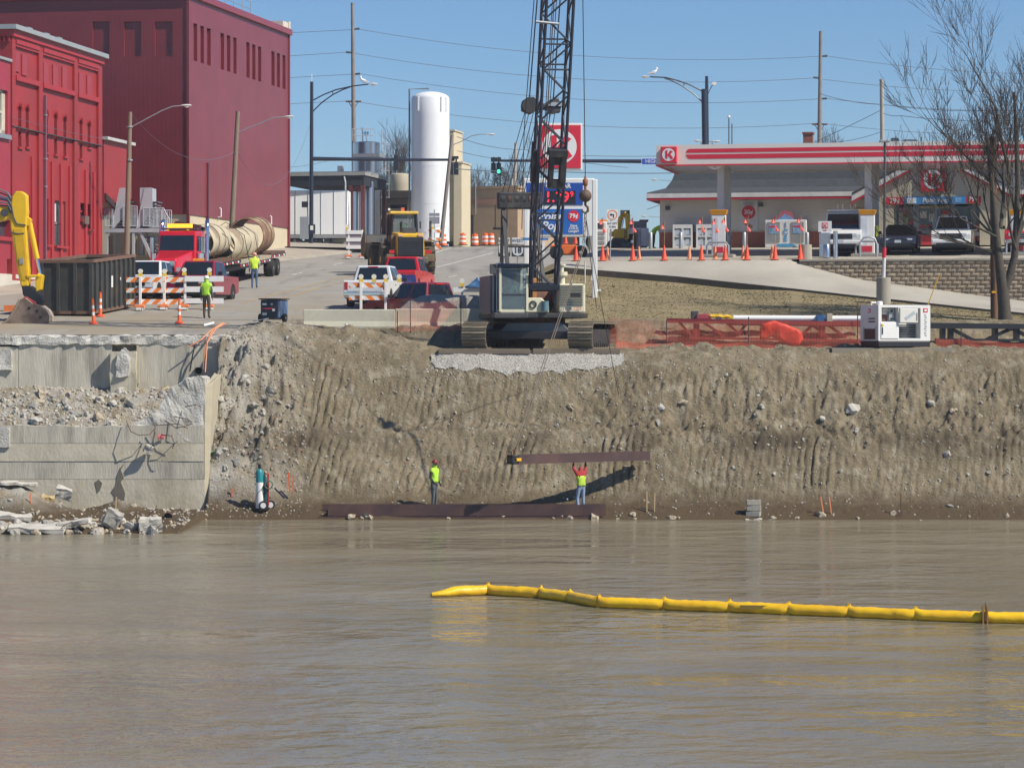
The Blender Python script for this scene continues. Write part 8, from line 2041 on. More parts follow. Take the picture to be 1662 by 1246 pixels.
for a in (1530,1543,1615,1650): p, q = lw(a-3,551), lw(a+3,532); mb = MB(); mb.bx(p.x,q.x,-.3,.4,p.z,q.z); mb.build('upright', lbk, l2)
bar('white_pipe', W(1190,516.5,113.0), W(1403,517.5,113.0),.13, white, label='long white pipe lying on top of the lattice leads', cat='pipe')
blk('pipe_strap', W(1331,517,112.85),(.28,.3,.3), M('strap_blue',(.03,.12,.30),.5), label='blue strap wrapped round the long white pipe', cat='strap'); blk('pipe_collar', W(1346,515.5,112.85),(.22,.34,.36), M('collar_tan',(.48,.42,.32),.6), label='tan collar on the long white pipe beside the blue strap', cat='collar')
rt_ = MB(); rt_.prism([(-.85,.02),(-.9,.35),(-.7,.62),(-.3,.72),(.2,.58),(.62,.42),(.85,.2),(.88,-.02),(.7,-.22),(.1,-.15),(-.3,.1)], 'y',-.25,.25)
o = roughen(rt_,5,.10,2.1,4).build('tarp_bundle', M('bright_red_tarp',(.72,.045,.025),.55, var=.12), label='bright red crumpled tarp bundle in front of the lattice leads', cat='tarp', smooth='all', recalc=False); o.location = W(1267,550,111.35)
o = slab(W(1170,513,112.5),(.95,.5,.10),(0,.12,0), 'yellow fibreglass piece resting on the left end of the leads', M('yellow_piece',(.80,.48,.02),.5))
pm_ = thing('site_pump', 'small maroon engine pump sitting on the left end of the leads', 'pump', W(1142,518,112.5)); mb = MB(); mb.prism([(-.32,0),(.32,0),(.30,.16),(.05,.24),(-.3,.2)],'y',-.25,.25); mb.build('pump_body', M('pump_maroon',(.35,.06,.07),.5), pm_, bevel=.03); mb = MB(); mb.bx(-.52,-.22,-.15,.2,0,.34); mb.build('engine', darkgrey, pm_, bevel=.03); mb = MB(); mb.lathe([(.1,0),(.12,.1),(.06,.16)],(.62,0,-.02),10); mb.build('white_cap', white, pm_)
bar('stake', W(1496,522,112.8), W(1524,447,112.8),.02, M('yellow_paint',(.75,.42,.02)), label='thin yellow pole leaning behind the white generator', cat='pole')
ge = thing('generator', 'white skid mounted generator with open control panel door on the bank edge', 'generator', W(1468,586,107.4),.36)
ge.location.z = bz(XZ(1468,107.4),107.4)+.10
gw, gd, gh_ = 1.16,1.5,1.66
mb = MB(); mb.bx(-gw,gw,0,gd,0,.24); mb.build('skid', black, ge, bevel=.03)
mb = MB(); mb.bx(-gw,gw,.0,gd,.245,gh_)
c1 = MB(); c1.bx(-gw+.14,-.27,-.2,.35,1.0,gh_-.10); c1.bx(-.25+.0,.72,-.2,.45,.34,gh_-.12)
meshobj('housing', cut(mb.mesh('g'), c1), M('generator_white',(.74,.74,.72),.4, var=.05), ge)
mb = MB(); mb.bx(-gw+.10,-.27,-.03,.01,.32,.96); mb.build('lower_door', white, ge, bevel=.02); mb = MB(); mb.bx(-gw+.14,-gw+.18,-.05,-.03,.5,.78); d2 = mb.build('door_handle', black, ge); blk('yellow_sticker',(-gw+.16,-.04,.86),(.08,.01,.08), M('yellow_paint',(.75,.42,.02)), ge)
mb = MB(); mb.bx(-gw+.15,-.6,.33,.345,1.01,1.28); mb.build('brown_panel', M('panel_brown',(.12,.06,.045),.5), ge); mb = MB(); mb.bx(-gw+.18,-.64,.30,.33,1.30,1.46); mb.build('gauge_panel', M('gauge_grey',(.5,.52,.5),.5, var=.4, scale=9), ge); mb = MB(); mb.bx(-.58,-.36,.2,.33,1.05,1.5); mb.build('breaker_box', galv, ge)
for z in (1.12,1.42): blk('breaker_dial',(-.47,.19,z),(.09,.03,.07), black, ge)
for q in range(5): bar('control_cable',(-gw+.25+q*.1,.3,1.5),(-.45+q*.03,.2,1.42),.015, white, ge)
mb = MB(); mb.bx(-.28,.52,-.16,-.12,.96,gh_-.14); dr = mb.build('open_door', M('door_ivory',(.66,.65,.60),.4, var=.05), ge, bevel=.015); mb = MB(); mb.box((.16,-.165,1.24),(.5,.01,.13),Matrix.Rotation(-.55,3,'Y')); mb.build('diagram_sticker', M('sticker_grey',(.38,.43,.46),.5), dr); blk('door_latch',(.47,-.17,1.2),(.04,.02,.3), grey_paint, dr)
for q in range(6): mb = MB(); mb.bx(-.22,.7,.36,.40,.38+q*.09,.43+q*.09); mb.build('radiator_slat', M('slat_dark',(.03,.035,.04),.5), ge)
mb = MB(); mb.bx(-gw-.012,-gw-.002,.25,1.15,.30,.72); mb.build('air_intake', black, ge)
for s_ in ((.2,.25),(1.2,1.25)): mb = MB(); mb.bx(-gw-.02,-gw-.002,s_[0]-.02,s_[1],.28,.8); mb.build('intake_frame', galv, ge)
for (x,y,z,sx_,sz) in ((.94,-.006,1.45,.16,.16),):
 blk('red_badge',(x,y,z),(.20,.012,.16), k_red, ge); blk('badge_centre',(x,y-.008,z),(.11,.012,.08), white, ge)
blk('red_badge',(-gw-.008,.75,1.43),(.012,.22,.16), k_red, ge); blk('badge_centre',(-gw-.016,.75,1.43),(.012,.12,.08), white, ge)
for q, w_ in enumerate((.08,.10,.06,.11,.07,.09,.10,.05,.09,.08)): blk('small_print',(.93+.02*(q%2),-.004,1.26-q*.09),(.09,.008,w_*.55), grey_paint, ge)
for q in range(2): blk('small_print',(-gw-.005,.55,1.12-q*.12),(.008,.55,.06), darkgrey, ge)
mb = MB(); mb.lathe([(.13,gh_),(.13,gh_+.12),(.10,gh_+.15)],(-.85,.5,0),14); mb.build('filler_cap', white, ge, smooth=True); mb = MB(); mb.tube([(-1.0,.9,gh_),(-1.0,.9,gh_+.1),(-.75,.9,gh_+.1),(-.75,.9,gh_)],.03,6); mb.build('lift_eye', white, ge)
mt = thing('ground_mat', 'grey timber mat under the white generator at the bank edge', 'mat', Vector((XZ(1450,107.3),107.25,ge.location.z-.11)),.02)
for q in range(4): blk('mat_plank',(0,.05+q*.42,-.03),(4.9,.40,.20), M('mat_plank',(.27,.24,.19),.9, var=.25, scale=2.5), mt)
rope('cable', W(1290,588,107.4), W(1400,585,107.5),.022, None,.02, 'blue cable lying on the mat left of the generator', M('strap_blue',(.03,.12,.30)))
# -- street work zone
bw = stripes('barricade_sheeting',(.78,.77,.74),(.86,.23,.03),.34,45)
bw2 = stripes('barricade_sheeting_mirrored',(.78,.77,.74),(.86,.23,.03),.34,135)
lightm = M('barricade_light',(.80,.76,.62),.3, var=.05)
def barricade(label, px0, px1, posts, rows, d, ground_py, striped=None, lights=(), group=None, mirror=False, ph=8):
 p = W((px0+px1)/2, ground_py, d); p.z = Rz(d)
 t = thing('barricade', label, 'barricade', p,0, group)
 def q(px, py): v = W(px,py,d)-p; return v
 mat = white if not striped else (bw2 if mirror else bw)
 for (yt, yb) in rows:
  a, b = q(px0,yb), q(px1,yt); mb = MB(); mb.bx(a.x,b.x,-.02,.02,a.z,b.z); mb.build('board', mat, t)
 for i, px in enumerate(posts):
  a = q(px,0); zt = q(0, rows[0][0]-1).z; mb = MB(); mb.bx(a.x-.055,a.x+.055,.025 if not striped else -.14,.13 if not striped else -.025,0,zt); mb.build('post', white, t, bevel=.01)
  mb = MB(); mb.bx(a.x-.1,a.x+.1,-.7,.7,.0,.10); mb.build('foot', white, t)
  mb = MB(); mb.prism([(a.x-.28,.10),(a.x+.28,.10),(a.x+.2,.24),(a.x-.16,.24)],'y',-.55,-.25); mb.build('sand_bag', M('bag_orange',(.72,.20,.06),.7, var=.15), t, bevel=.03)
 for px in lights:
  a = q(px, rows[0][0]-1); l = MB(); l.bx(a.x-.09,a.x+.09,-.06,.06,a.z,a.z+.14); o = l.build('light_base', M('light_yellow',(.75,.5,.05),.4), t); l = MB(); l.cyl((a.x,-.05,a.z+.24),(a.x,.05,a.z+.24),.105,n=16); l.build('light_lens', lightm, t)
 return t
rw = [(450,458),(467.5,475),(485.5,494)]
barricade('orange and white striped barricade behind the dumpster end',205,267.5,[228], rw,119.6,502, True,[228], mirror=True)
barricade('narrow orange and white striped barricade left of the white-backed boards',268.5,298,[267], rw,119.9,502, True,[267], mirror=True)
barricade('white-backed barricade behind the worker in the street',299.5,363,[300,340],[(448,457),(465,474),(484,492.5)],119.9,502, False,[299,340])
barricade('orange and white striped barricade behind the white pickup tailgate',566,628,[586,626],[(459,467),(480,487)],116.2,503, True,[586,607,626,648])
barricade('white barricade panel behind the gravel heap left of crane',736,793,[750,787],[(466,474)],116.0,497, False,[750,787])
def fargear():
 barricade('grey striped barricade facing away left of the wheel loader',562,588,[566,588],[(374,380),(386,392),(398,404)],178,412, False,[563])
 barricade('striped barricade right of the wheel loader',690,716,[702],[(373,378),(386,391),(399,405)],172,412, True,[702])
fargear()
for o in bpy.data.objects:
 if o.get('label','') == 'grey striped barricade facing away left of the wheel loader':
  for c in o.children:
   if c.name.startswith('foot'): pass
  zs = sorted([c for c in o.children if c.name.startswith('board')], key=lambda c: c.name)
  for k_ in range(2):
   mb = MB(); b = zs[k_].data; zmin = min(v.co.z for v in b.vertices); zl = min(v.co.z for v in zs[k_+1].data.vertices); zh_ = max(v.co.z for v in zs[k_+1].data.vertices)
   xs_ = [v.co.x for v in b.vertices]; mb.bx(min(xs_),max(xs_),.03,.05,zh_,zmin); mb.build('grey_board', M('board_mauve',(.22,.19,.22),.6), o)
def drum(px, py, label, s_=1.0):
 p = onroad(px, py); t = thing('traffic_drum', label, 'traffic drum', p,0, 'orange traffic drums across the closed street')
 om_, wm_ = M('drum_orange',(.84,.16,.035),.45, var=.06), M('drum_white',(.80,.78,.75),.4, var=.05)
 prof = [(.30,.05),(.295,.25),(.29,.252),(.285,.42),(.28,.422),(.27,.60),(.265,.602),(.255,.78),(.25,.782),(.24,.93),(.2,.96)]
 for i,(z0, z1, m_) in enumerate(((.05,.25,om_),(.25,.42,wm_),(.42,.60,om_),(.60,.76,wm_),(.76,.95,om_))):
  r0, r1 = .30-.06*z0,.30-.06*z1; mb = MB(); mb.lathe([(r0,z0),(r1,z1)], n=16); mb.build('band', m_, t, smooth=True)
 mb = MB(); mb.lathe([(.42,0),(.40,.06)], n=16); mb.build('rubber_base', black, t)
 mb = MB(); mb.bx(-.10,.10,-.03,.03,.95,1.02); mb.build('handle', om_, t)
 t.scale = (s_,)*3
for px, py, lab in ((707.5,400,'orange drum just behind the striped barricade right of the loader'),(719.5,399.5,'orange drum left of the white tank base'),(751,398,'single orange drum before the beige tower'),(771,399,'orange drum in front of the left side of the tan garage'),(788,398,'left orange drum of the touching pair'),(797,398,'right orange drum of the touching pair')):
 drum(px, py, lab,.92)
def tubecone(px, py, label, h=.95, d=None):
 p = onroad(px, py); t = thing('delineator', label, 'traffic cone', p, rnd.uniform(-.1,.1))
 mb = MB(); mb.lathe([(.19,0),(.18,.06),(.09,.1)], n=12); mb.build('base', cone_m[0], t)
 hs = [.1,.36,.5,.64,.78,1.0]
 for i in range(5): mb = MB(); r0 = .075-.03*hs[i]; r1 = .075-.03*hs[i+1]; mb.lathe([(r0,hs[i]*h),(r1,hs[i+1]*h)], n=12); mb.build('band',[M('tube_orange',(.84,.16,.03),.45), white][i % 2], t, smooth=True)
 mb = MB(); mb.bx(-.04,.04,-.02,.02,h,h+.07); mb.build('handle', cone_m[0], t)
 t.rotation_euler = (0,-.04 if px < 160 else 0,0)
tubecone(152,526,'front left orange tube delineator before the dumpster corner',1.0); tubecone(163,514,'rear orange tube delineator against the dumpster corner',.98); tubecone(291,525,'orange tube delineator standing left of the street worker',.98)
t = thing('delineator', 'small red and white drum post in front of the pale barrier', 'traffic cone', Vector((XZ(562,109.4),109.4,bz(XZ(562,109.4),109.4)-.02)))
for i in range(4): mb = MB(); mb.lathe([(.065,.0+i*.1),(.063,.1+i*.1)], n=10); mb.build('band',[k_red, white][i % 2], t, smooth=True)
blk('orange_sack', W(20,504,119),(.7,.4,.3), M('bag_orange',(.72,.20,.06)), label='orange bag lying by the whitewashed wall at far left', cat='bag').location.z = Rz(119)+.1
car('parked_pickup','white pickup facing the river behind the striped barricades','pickup truck', Vector((XZ(243,126.5),126.5,Rz(126.5))),-.14, 'pickup',(.72,.73,.74), chrome_bits=True, grille='chrome')
vp = bpy.data.objects['parked_pickup.002'] if 'parked_pickup.002' in bpy.data.objects else None
car('parked_pickup','dark red pickup facing the river behind the white-backed barricade','pickup truck', Vector((XZ(330,126.2),126.2,Rz(126.2))),-.16, 'pickup',(.25,.012,.03), grille='dark')
blk('roof_beacon', Vector((XZ(322,125.8),125.8,Rz(126)+1.93)),(.5,.2,.12), M('amber_glow',(.9,.35,.03),.3), label='amber beacon bar on the dark red pickup roof', cat='beacon')
car('parked_pickup','white pickup seen from behind at the striped barricade','pickup truck', Vector((XZ(612,121.4),121.4,Rz(121.4))), math.pi-.14, 'pickup',(.72,.73,.74))
car('parked_pickup','bright red pickup with blue load parked behind the loader','pickup truck', Vector((XZ(658,130.4),130.4,Rz(130.4))), math.pi-.14, 'pickup',(.60,.01,.02))
o = slab(W(655,456,127.6),(1.1,.5,.5),(0,0,.1), 'dark blue bin in the bed of the bright red pickup', M('bin_blue',(.02,.035,.16),.5));
blk('roof_cone', W(606,437,121.6),(.16,.16,.2), cone_m[0], label='small orange beacon on the white pickup roof', cat='beacon')
car('parked_pickup','dark red crew cab pickup angled away behind the gravel heap','pickup truck', Vector((XZ(688,116.2),116.2,7.22)),-2.30, 'pickup',(.19,.01,.025))
tb_ = MB(); tb_.prism([(-.6,0),(.55,0),(.5,.3),(.2,.22),(-.1,.42),(-.35,.2)],'y',-.4,.4); o = roughen(tb_,4,.08,2.4,7).build('tarp_bundle', M('tarp_blue',(.06,.17,.36),.5, var=.2), label='crumpled blue tarp behind the white barricade panel', cat='tarp', smooth='all', recalc=False); o.location = W(778,467,115.5)
p = onroad(335,517); person('person','street worker seen from behind in green vest before the white-backed barricade', p, math.radians(170), dict(knl=(.105,-.06,.5), anl=(.11,-.03,.11), tol=(.13,-.18,.05)),(.09,.09,.09),(.085,.065,.05), vest=HV, hat=(.75,.74,.70), hood=True, boots=(.07,.05,.04))
p = onroad(413,468); person('person','worker in orange-trimmed vest and blue jeans beside the flatbed trailer', p, math.radians(185), dict(elr=(-.25,-.1,1.18), wrr=(-.18,-.25,1.05), har=(-.15,-.3,1.02)),(.35,.32,.30),(.075,.13,.22), vest=(.62,.84,.06), vest_band=(.85,.25,.1), hat=(.72,.30,.22), boots=(.30,.20,.10))
we = thing('welder_generator', 'small dark blue and black engine welder on wheels at the road edge', 'welder', W(442,523,111.4),-.3)
mb = MB(); mb.bx(-.38,.38,-.35,.75,.12,.92); mb.build('cabinet', M('welder_dark',(.025,.03,.045),.45, var=.3), we, bevel=.03); mb = MB(); mb.bx(-.44,.44,-.42,.8,.93,.98); mb.build('top_cover', M('cover_brown',(.08,.065,.055),.6), we); mb = MB(); mb.bx(.385,.40,-.3,.7,.2,.88); mb.build('blue_side', M('welder_blue',(.10,.17,.30),.4), we)
for (x,z,sx,sz,m_) in ((-.2,.74,.18,.08,white),(.12,.74,.1,.08,galv),(-.05,.56,.4,.05,k_red),(.2,.5,.1,.1,white),(-.2,.34,.2,.1,galv)): blk('panel_mark',(x,-.358,z),(sx,.012,sz), m_, we)
for q in range(4): blk('grille_slot',(-.0,-.357,.42-q*.06),(.6,.01,.03), black, we)
for x in (-.55,.5): wheel(we, x,.1,.18,.18,.12, 'x')
bar('tow_bar',(0,-.4,.15),(-.5,-.8,.05),.02, galv, we)
dm_ = thing('dumpster', 'rusty dark steel roll-off dumpster with ribbed sides on the street', 'dumpster', Vector((-17.86,115.4,Rz(115.4)-.02)),-.163)
dst = M('dumpster_steel',(.055,.058,.056),.6,.2, var=.3, scale=2, col2=(.10,.075,.055), s2=1.2, t2=(.5,.7))
w_, l_, h = 2.28,5.9,2.3; sl = Rz(121)-Rz(115.4)
def dv(x,y,z): return (x, y, z+sl*y/l_)
for nm,(x0,x1,y0,y1,z0,z1) in dict(end_wall=(-w_,0,0,.08,.25,h), side_wall=(-.08,0,.081,l_,.25,h), far_side=(-w_,-w_+.08,.081,l_,.25,h), back_wall=(-w_+.081,-.081,l_-.08,l_,.25,h), floor=(-w_+.081,-.081,.081,l_-.081,.25,.35)).items():
 mb = MB(); mb.bx(x0,x1,y0,y1,z0,z1); mb.v = [dv(*v) for v in mb.v]; mb.build(nm, dst, dm_)
drs = M('dumpster_rust',(.17,.10,.07),.8, var=.3, scale=3)
for (x0,x1,y0,y1) in ((-w_-.06,.06,-.07,.10),(-.10,.08,.101,l_+.06),(-w_-.08,-w_+.10,.101,l_+.06),(-w_+.101,-.101,l_-.1,l_+.06)): mb = MB(); mb.bx(x0,x1,y0,y1,h+.003,h+.13); mb.v = [dv(*v) for v in mb.v]; mb.build('top_rail', drs, dm_)
mb = MB(); mb.bx(-w_-.03,.04,-.05,l_,.12,.25); mb.v = [dv(*v) for v in mb.v]; mb.build('base_rail', drs, dm_)
for q in range(9): mb = MB(); y = .3+q*(l_-.5)/8; mb.bx(.002,.10,y-.09,y+.09,.26,h-.0); mb.v = [dv(*v) for v in mb.v]; mb.build('side_rib', dst, dm_)
for x in (-w_+.05,-w_*.66,-w_*.33,-.06): mb = MB(); mb.bx(x-.07,x+.07,-.09,-.002,.2,h); mb.build('end_rib', dst, dm_)
for y in (.4,l_-.6):
 for x in (-.2,-w_+.2): b = MB(); b.cyl((x-.1,y,.10+sl*y/l_),(x+.1,y,.10+sl*y/l_),.12,n=12); b.build('roller', rust, dm_)
blk('white_sticker',(.105,2.4,1.55),(.01,.22,.5), white, dm_); blk('white_sticker',(.105,3.6,1.7),(.01,.1,.12), white, dm_)
ex = thing('excavator', 'yellow excavator arm with large dirty bucket reaching in at left edge', 'excavator', W(-30,505,113.4),0)
ez0 = ex.location
def e(px, py, dy=0): v = W(px,py,113.4)-ez0; return Vector((v.x, dy, v.z))
exy = M('excavator_yellow',(.76,.47,.012),.4, var=.08, scale=1.5, col2=(.55,.33,.02), s2=1.2, t2=(.56,.75))
def eplate(name, pts, y0, y1, mat, bev=.03):
 mb = MB(); mb.prism([(e(*p).x, e(*p).z) for p in pts], 'y', y0, y1); return mb.build(name, mat, ex, bevel=bev)
eplate('stick',[(21,320),(27,311),(37,311),(45,317),(46,345),(44,365),(46,400),(49,440),(48,465),(36,466),(30,440),(24,400),(19,372),(18,350)],-.28,.28, exy,.05)
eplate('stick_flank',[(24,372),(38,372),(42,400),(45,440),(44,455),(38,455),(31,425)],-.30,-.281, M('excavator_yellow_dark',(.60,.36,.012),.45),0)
eplate('boom',[(-75,300),(-60,318),(-20,334),(12,336),(20,342),(19,352),(10,358),(-10,362),(-45,352),(-80,332)],-.25,.25, exy,.05)
mb = MB(); mb.cyl(e(9,346,-.32), e(9,346,.32),.16, n=14); mb.build('boom_pin', darkgrey, ex, smooth=True)
bar('stick_ram', e(-60,318,.0), e(-2,322,.0),.10, exy, ex); bar('ram_rod', e(-2,322,0), e(22,326,0),.05, chrome, ex)
for q in range(6): mb = MB(); mb.tube([e(-12,308+q*5,-.2+.06*q), e(4,309+q*5,-.25), e(15,314+q*4.2,-.3), e(20,322+q*5,-.3)],.035,6); mb.build('hose', black if q % 2 else M('hose_grey',(.16,.16,.18),.5), ex)
mb = MB(); mb.tube([e(21,335,-.3), e(24,352,-.31), e(30,364,-.31), e(44,366,-.30)],.03,6); mb.tube([e(18,377,-.3), e(32,380,-.31), e(41,379,-.30)],.025,6); mb.build('hose', darkgrey, ex)
bar('bucket_ram', e(48,362,-.0), e(60,420,0),.115, exy, ex); bar('ram_rod', e(60,420,0), e(66,446,0),.06, chrome, ex)
eplate('ram_bracket',[(43,350),(52,356),(50,366),(43,368)],-.15,.15, exy); eplate('link',[(63,443),(71,447),(68,470),(60,474),(59,452)],-.26,.26, exy); eplate('side_link',[(45,446),(66,446),(66,450),(45,451)],-.34,-.24, exy)
blk('pivot_pin', e(37,424,-.31),(.16,.06,.24), grey_paint, ex)
eplate('coupler',[(37,464),(52,464),(68,478),(73,488),(70,497),(58,492),(42,482),(39,478)],-.30,.30, black)
eplate('red_ear',[(36,486),(44,481),(60,490),(64,497),(50,498)],-.33,.33, M('ear_red',(.45,.05,.06),.55, var=.2))
bkm = M('bucket_steel',(.24,.18,.14),.75,.2, var=.25, scale=3, col2=(.15,.105,.08), s2=2)
bo = [(36,487),(45,484),(57,493),(70,496),(79,503),(84,513),(83,522),(76,527),(58,530),(40,531),(16,532),(4,531),(18,518),(28,502)]
mb = MB(); pts = [(e(*p).x, e(*p).z) for p in bo]; mb.prism(pts, 'y',-.62,-.57); mb.build('bucket_side', bkm, ex, bevel=.01); mb = MB(); mb.prism(pts, 'y',.57,.62); mb.build('bucket_side', bkm, ex)
shell_ = bo[1:11]
mb = MB(); k_ = len(shell_)
P3 = [e(*p) for p in shell_]; cen = e(48,512)
vs = [];
for p in P3:
 dd = (cen-p); dd.y = 0; dd.normalize(); q = p+dd*.05
 vs += [(p.x,-.569,p.z),(p.x,.569,p.z),(q.x,.569,q.z),(q.x,-.569,q.z)]
mb.add(vs,[(4*i+j,4*i+(j+1)%4,4*i+4+(j+1)%4,4*i+4+j) for i in range(k_-1) for j in range(4)] + [(0,1,2,3),tuple(range(4*k_-4,4*k_))]); mb.build('bucket_shell', M('bucket_worn',(.46,.40,.33),.6,.3, var=.2, scale=3), ex)
for q in range(5): p = e(10,531); mb = MB(); mb.hexa([(p.x+.1,-.55+q*.26,p.z-.02),(p.x+.1,-.43+q*.26,p.z-.02),(p.x+.1,-.43+q*.26,p.z+.06),(p.x+.1,-.55+q*.26,p.z+.06)],[(p.x-.22,-.51+q*.26,p.z-.03),(p.x-.22,-.47+q*.26,p.z-.03),(p.x-.22,-.47+q*.26,p.z+.0),(p.x-.22,-.51+q*.26,p.z+.0)]); mb.build('tooth', bkm, ex)
mb = MB(); mb.tube([e(4,531,-.6), e(18,518,-.6), e(28,502,-.6), e(36,487,-.6)],.05,6); mb.build('side_cutter', M('bucket_rim',(.33,.27,.21),.6,.4), ex)
for p_ in ((52,500),(64,505),(70,515)): blk('wear_bolt', e(*p_,-.63),(.09,.03,.09), black, ex)
mb = MB(); mb.bx(-6.2,-2.9,-1.3,1.3,1.1,2.6); mb.build('machine_body', exy, ex, bevel=.1); mb = MB(); mb.bx(-4.4,-2.8,-1.35,-.3,2.61,4.0); mb.build('cab', darkgrey, ex, bevel=.08); eplate('boom_base',[(-80,332),(-75,300),(-130,380),(-150,440),(-140,445)],-.24,.24, exy)
for s_ in (-1.2,1.2): mb = MB(); mb.prism([(-6.6,-.1),(-2.6,-.1),(-2.2,.4),(-2.6,.9),(-6.6,.9),(-7,.4)],'y',s_-.3,s_+.3); mb.build('track', black, ex, bevel=.06)
# -- semi truck, flatbed and pipes
PA_ = Vector((XZ(287,132.6),132.6,Rz(132.6))); PBk = Vector((XZ(424,153.5),153.5,Rz(153.5)))
hd = PBk-PA_; yaw = -math.atan2(hd.x, hd.y); slope = math.atan2(hd.z, math.hypot(hd.x, hd.y))
tk = thing('semi_truck', 'bright red conventional semi truck tractor with amber light bar and chrome stacks', 'truck', PA_, yaw)
def sy(y): return y*math.tan(slope)
tr_red = M('truck_red',(.62,.008,.02),.28, var=.04, coat=.6)
mb = MB(); mb.hexa([(-.62,-2.6,.9),(.62,-2.6,.9),(.88,-.2,.9),(-.88,-.2,.9)],[(-.55,-2.5,1.62),(.55,-2.5,1.62),(.85,-.2,2.05),(-.85,-.2,2.05)]); mb.build('hood', tr_red, tk, bevel=.1, seg=3)
mb = MB(); mb.hexa([(-.98,-.2,.8),(.98,-.2,.8),(.98,1.9,.8),(-.98,1.9,.8)],[(-.92,.15,3.05),(.92,.15,3.05),(.94,1.9,3.12),(-.94,1.9,3.12)]); mb.build('cab', tr_red, tk, bevel=.08, seg=3)
p_, q_ = inset((-.98,-.2,.8),(.98,-.2,.8),(.92,.15,3.05),(-.92,.15,3.05),(.10,.10,1.32,.22)); mb = MB(); mb.hexa(p_,q_); mb.build('windshield', glass, tk)
for sx in (-1,1):
 mb = MB(); mb.bx(sx*.965-.03,sx*.965+.03,.35,1.1,2.1,2.8); mb.build('side_window', glass, tk); mb = MB(); mb.bx(sx*1.28-.09,sx*1.28+.09,.1,.2,1.95,2.75); mb.build('mirror', chrome, tk, bevel=.03); bar('mirror_arm',(sx*.95,.2,2.7),(sx*1.28,.15,2.65),.02,chrome,tk)
 mb = MB(); mb.tube([(sx*1.14,1.6,.9),(sx*1.14,1.6,3.2),(sx*1.14,1.68,3.5),(sx*1.10,1.9,3.62)],[.12,.12,.11,.10],12); mb.build('exhaust_stack', chrome, tk, smooth=True)
 mb = MB(); mb.cyl((sx*1.12,.2,1.15),(sx*1.12,.2,1.95),.24,n=16); mb.build('air_cleaner', chrome, tk, smooth=True)
 mb = MB(); mb.bx(sx*.9-.2,sx*.9+.2,-2.35,-1.35,.85,1.15); mb.build('fender', tr_red, tk, bevel=.1); wheel(tk, sx*.98,-1.9,.52,.52,.3, 'x')
 for y in (2.6,3.9): wheel(tk, sx*.9, y,.52+sy(y),.52,.55, 'x')
 blk('headlight',(sx*.72,-2.5,1.1),(.3,.12,.2), M('headlamp',(.6,.6,.6)), tk); blk('marker_light',(sx*.5,.18,3.1),(.12,.08,.06), amber, tk); mb = MB(); mb.bx(sx*1.0-.1,sx*1.0+.1,.0,2.2,.55,.85); mb.build('fuel_tank', chrome, tk, bevel=.08)
mb = MB(); mb.bx(-.5,.5,-2.63,-2.55,.75,1.5); mb.build('grille', chrome, tk); mb = MB(); mb.bx(-1.0,1.0,-2.85,-2.65,.45,.8); mb.build('bumper', chrome, tk, bevel=.04); mb = MB(); mb.bx(-.45,.45,1.95,4.6,.75,1.0); mb.v = [(x,y,z+sy(y)) for x,y,z in mb.v]; mb.build('frame_rail', black, tk)
mb = MB(); mb.bx(-.62,.62,.55,.75,3.22,3.42); mb.build('light_bar', M('amber_glow_bar',(.95,.45,.03),.3, var=0, emit=((1.0,.40,.03),1.2)), tk, bevel=.02); mb = MB(); mb.bx(-.9,.9,.5,.8,3.13,3.21); mb.build('light_bar_base', darkgrey, tk); mb = MB(); mb.hexa([(-.8,1.5,3.12),(.8,1.5,3.12),(.8,1.9,3.12),(-.8,1.9,3.12)],[(-.4,1.5,3.6),(.8,1.5,3.4),(.8,1.9,3.4),(-.4,1.9,3.6)]); mb.build('headache_rack', M('rack_brown',(.07,.035,.035),.6), tk)
fl = thing('flatbed_trailer', 'dark flatbed trailer with red and white reflectors loaded with large old pipes', 'trailer', PA_, yaw)
TL0, TL1 = 3.3,21.6
def fv(mb): mb.v = [(x,y,z+sy(y)) for x,y,z in mb.v]; return mb
fv(MB().bx(-1.25,1.25,TL0,9.2,1.30,1.42)).build('front_deck', wood_dark, fl); fv(MB().bx(-1.25,1.25,9.201,17.6,1.05,1.17)).build('main_deck', M('deck_wood',(.36,.32,.24),.8,var=.2), fl); fv(MB().bx(-1.25,1.25,17.601,TL1,1.22,1.34)).build('rear_deck', wood_dark, fl)
for sx in (-1,1):
 fv(MB().bx(sx*1.27-.02,sx*1.27+.02,TL0,9.2,1.14,1.30)).build('side_rail', black, fl); fv(MB().bx(sx*1.27-.02,sx*1.27+.02,9.201,17.6,.84,1.05)).build('side_rail', black, fl); fv(MB().bx(sx*1.27-.02,sx*1.27+.02,17.601,TL1,1.06,1.22)).build('side_rail', black, fl)
 for q in range(26):
  y = 3.6+q*.7; z = 1.2 if y < 9.2 else (.96 if y < 17.6 else 1.13); blk('reflector',(sx*1.295,y,z+sy(y)),(.012,.34,.10),[k_red, white][q % 2], fl)
 for y in (18.4,19.8): wheel(fl, sx*.98, y,.48+sy(y),.48,.5, 'x')
for x in (-.5,.5): fv(MB().bx(x-.08,x+.08,TL0,TL1,.65,.84)).build('frame_beam', black, fl)
bar('landing_leg',(-.9,6.4,.1+sy(6.4)),(-.9,6.4,1.1+sy(6.4)),.06, black, fl, kind='sq'); bar('landing_leg',(.9,6.4,.1+sy(6.4)),(.9,6.4,1.1+sy(6.4)),.06, black, fl, kind='sq')
pw1 = M('old_pipe_tan',(.50,.44,.31),.75, var=.15, scale=1.2, col2=(.27,.20,.13), s2=.7, t2=(.52,.64), bump=.3, bscale=5); pw2 = M('old_pipe_rust',(.24,.135,.08),.8, var=.3, scale=1.5, col2=(.40,.34,.22), s2=.8, t2=(.5,.62), bump=.3, bscale=5)
R4 = Matrix.Rotation(yaw,4, 'Z')
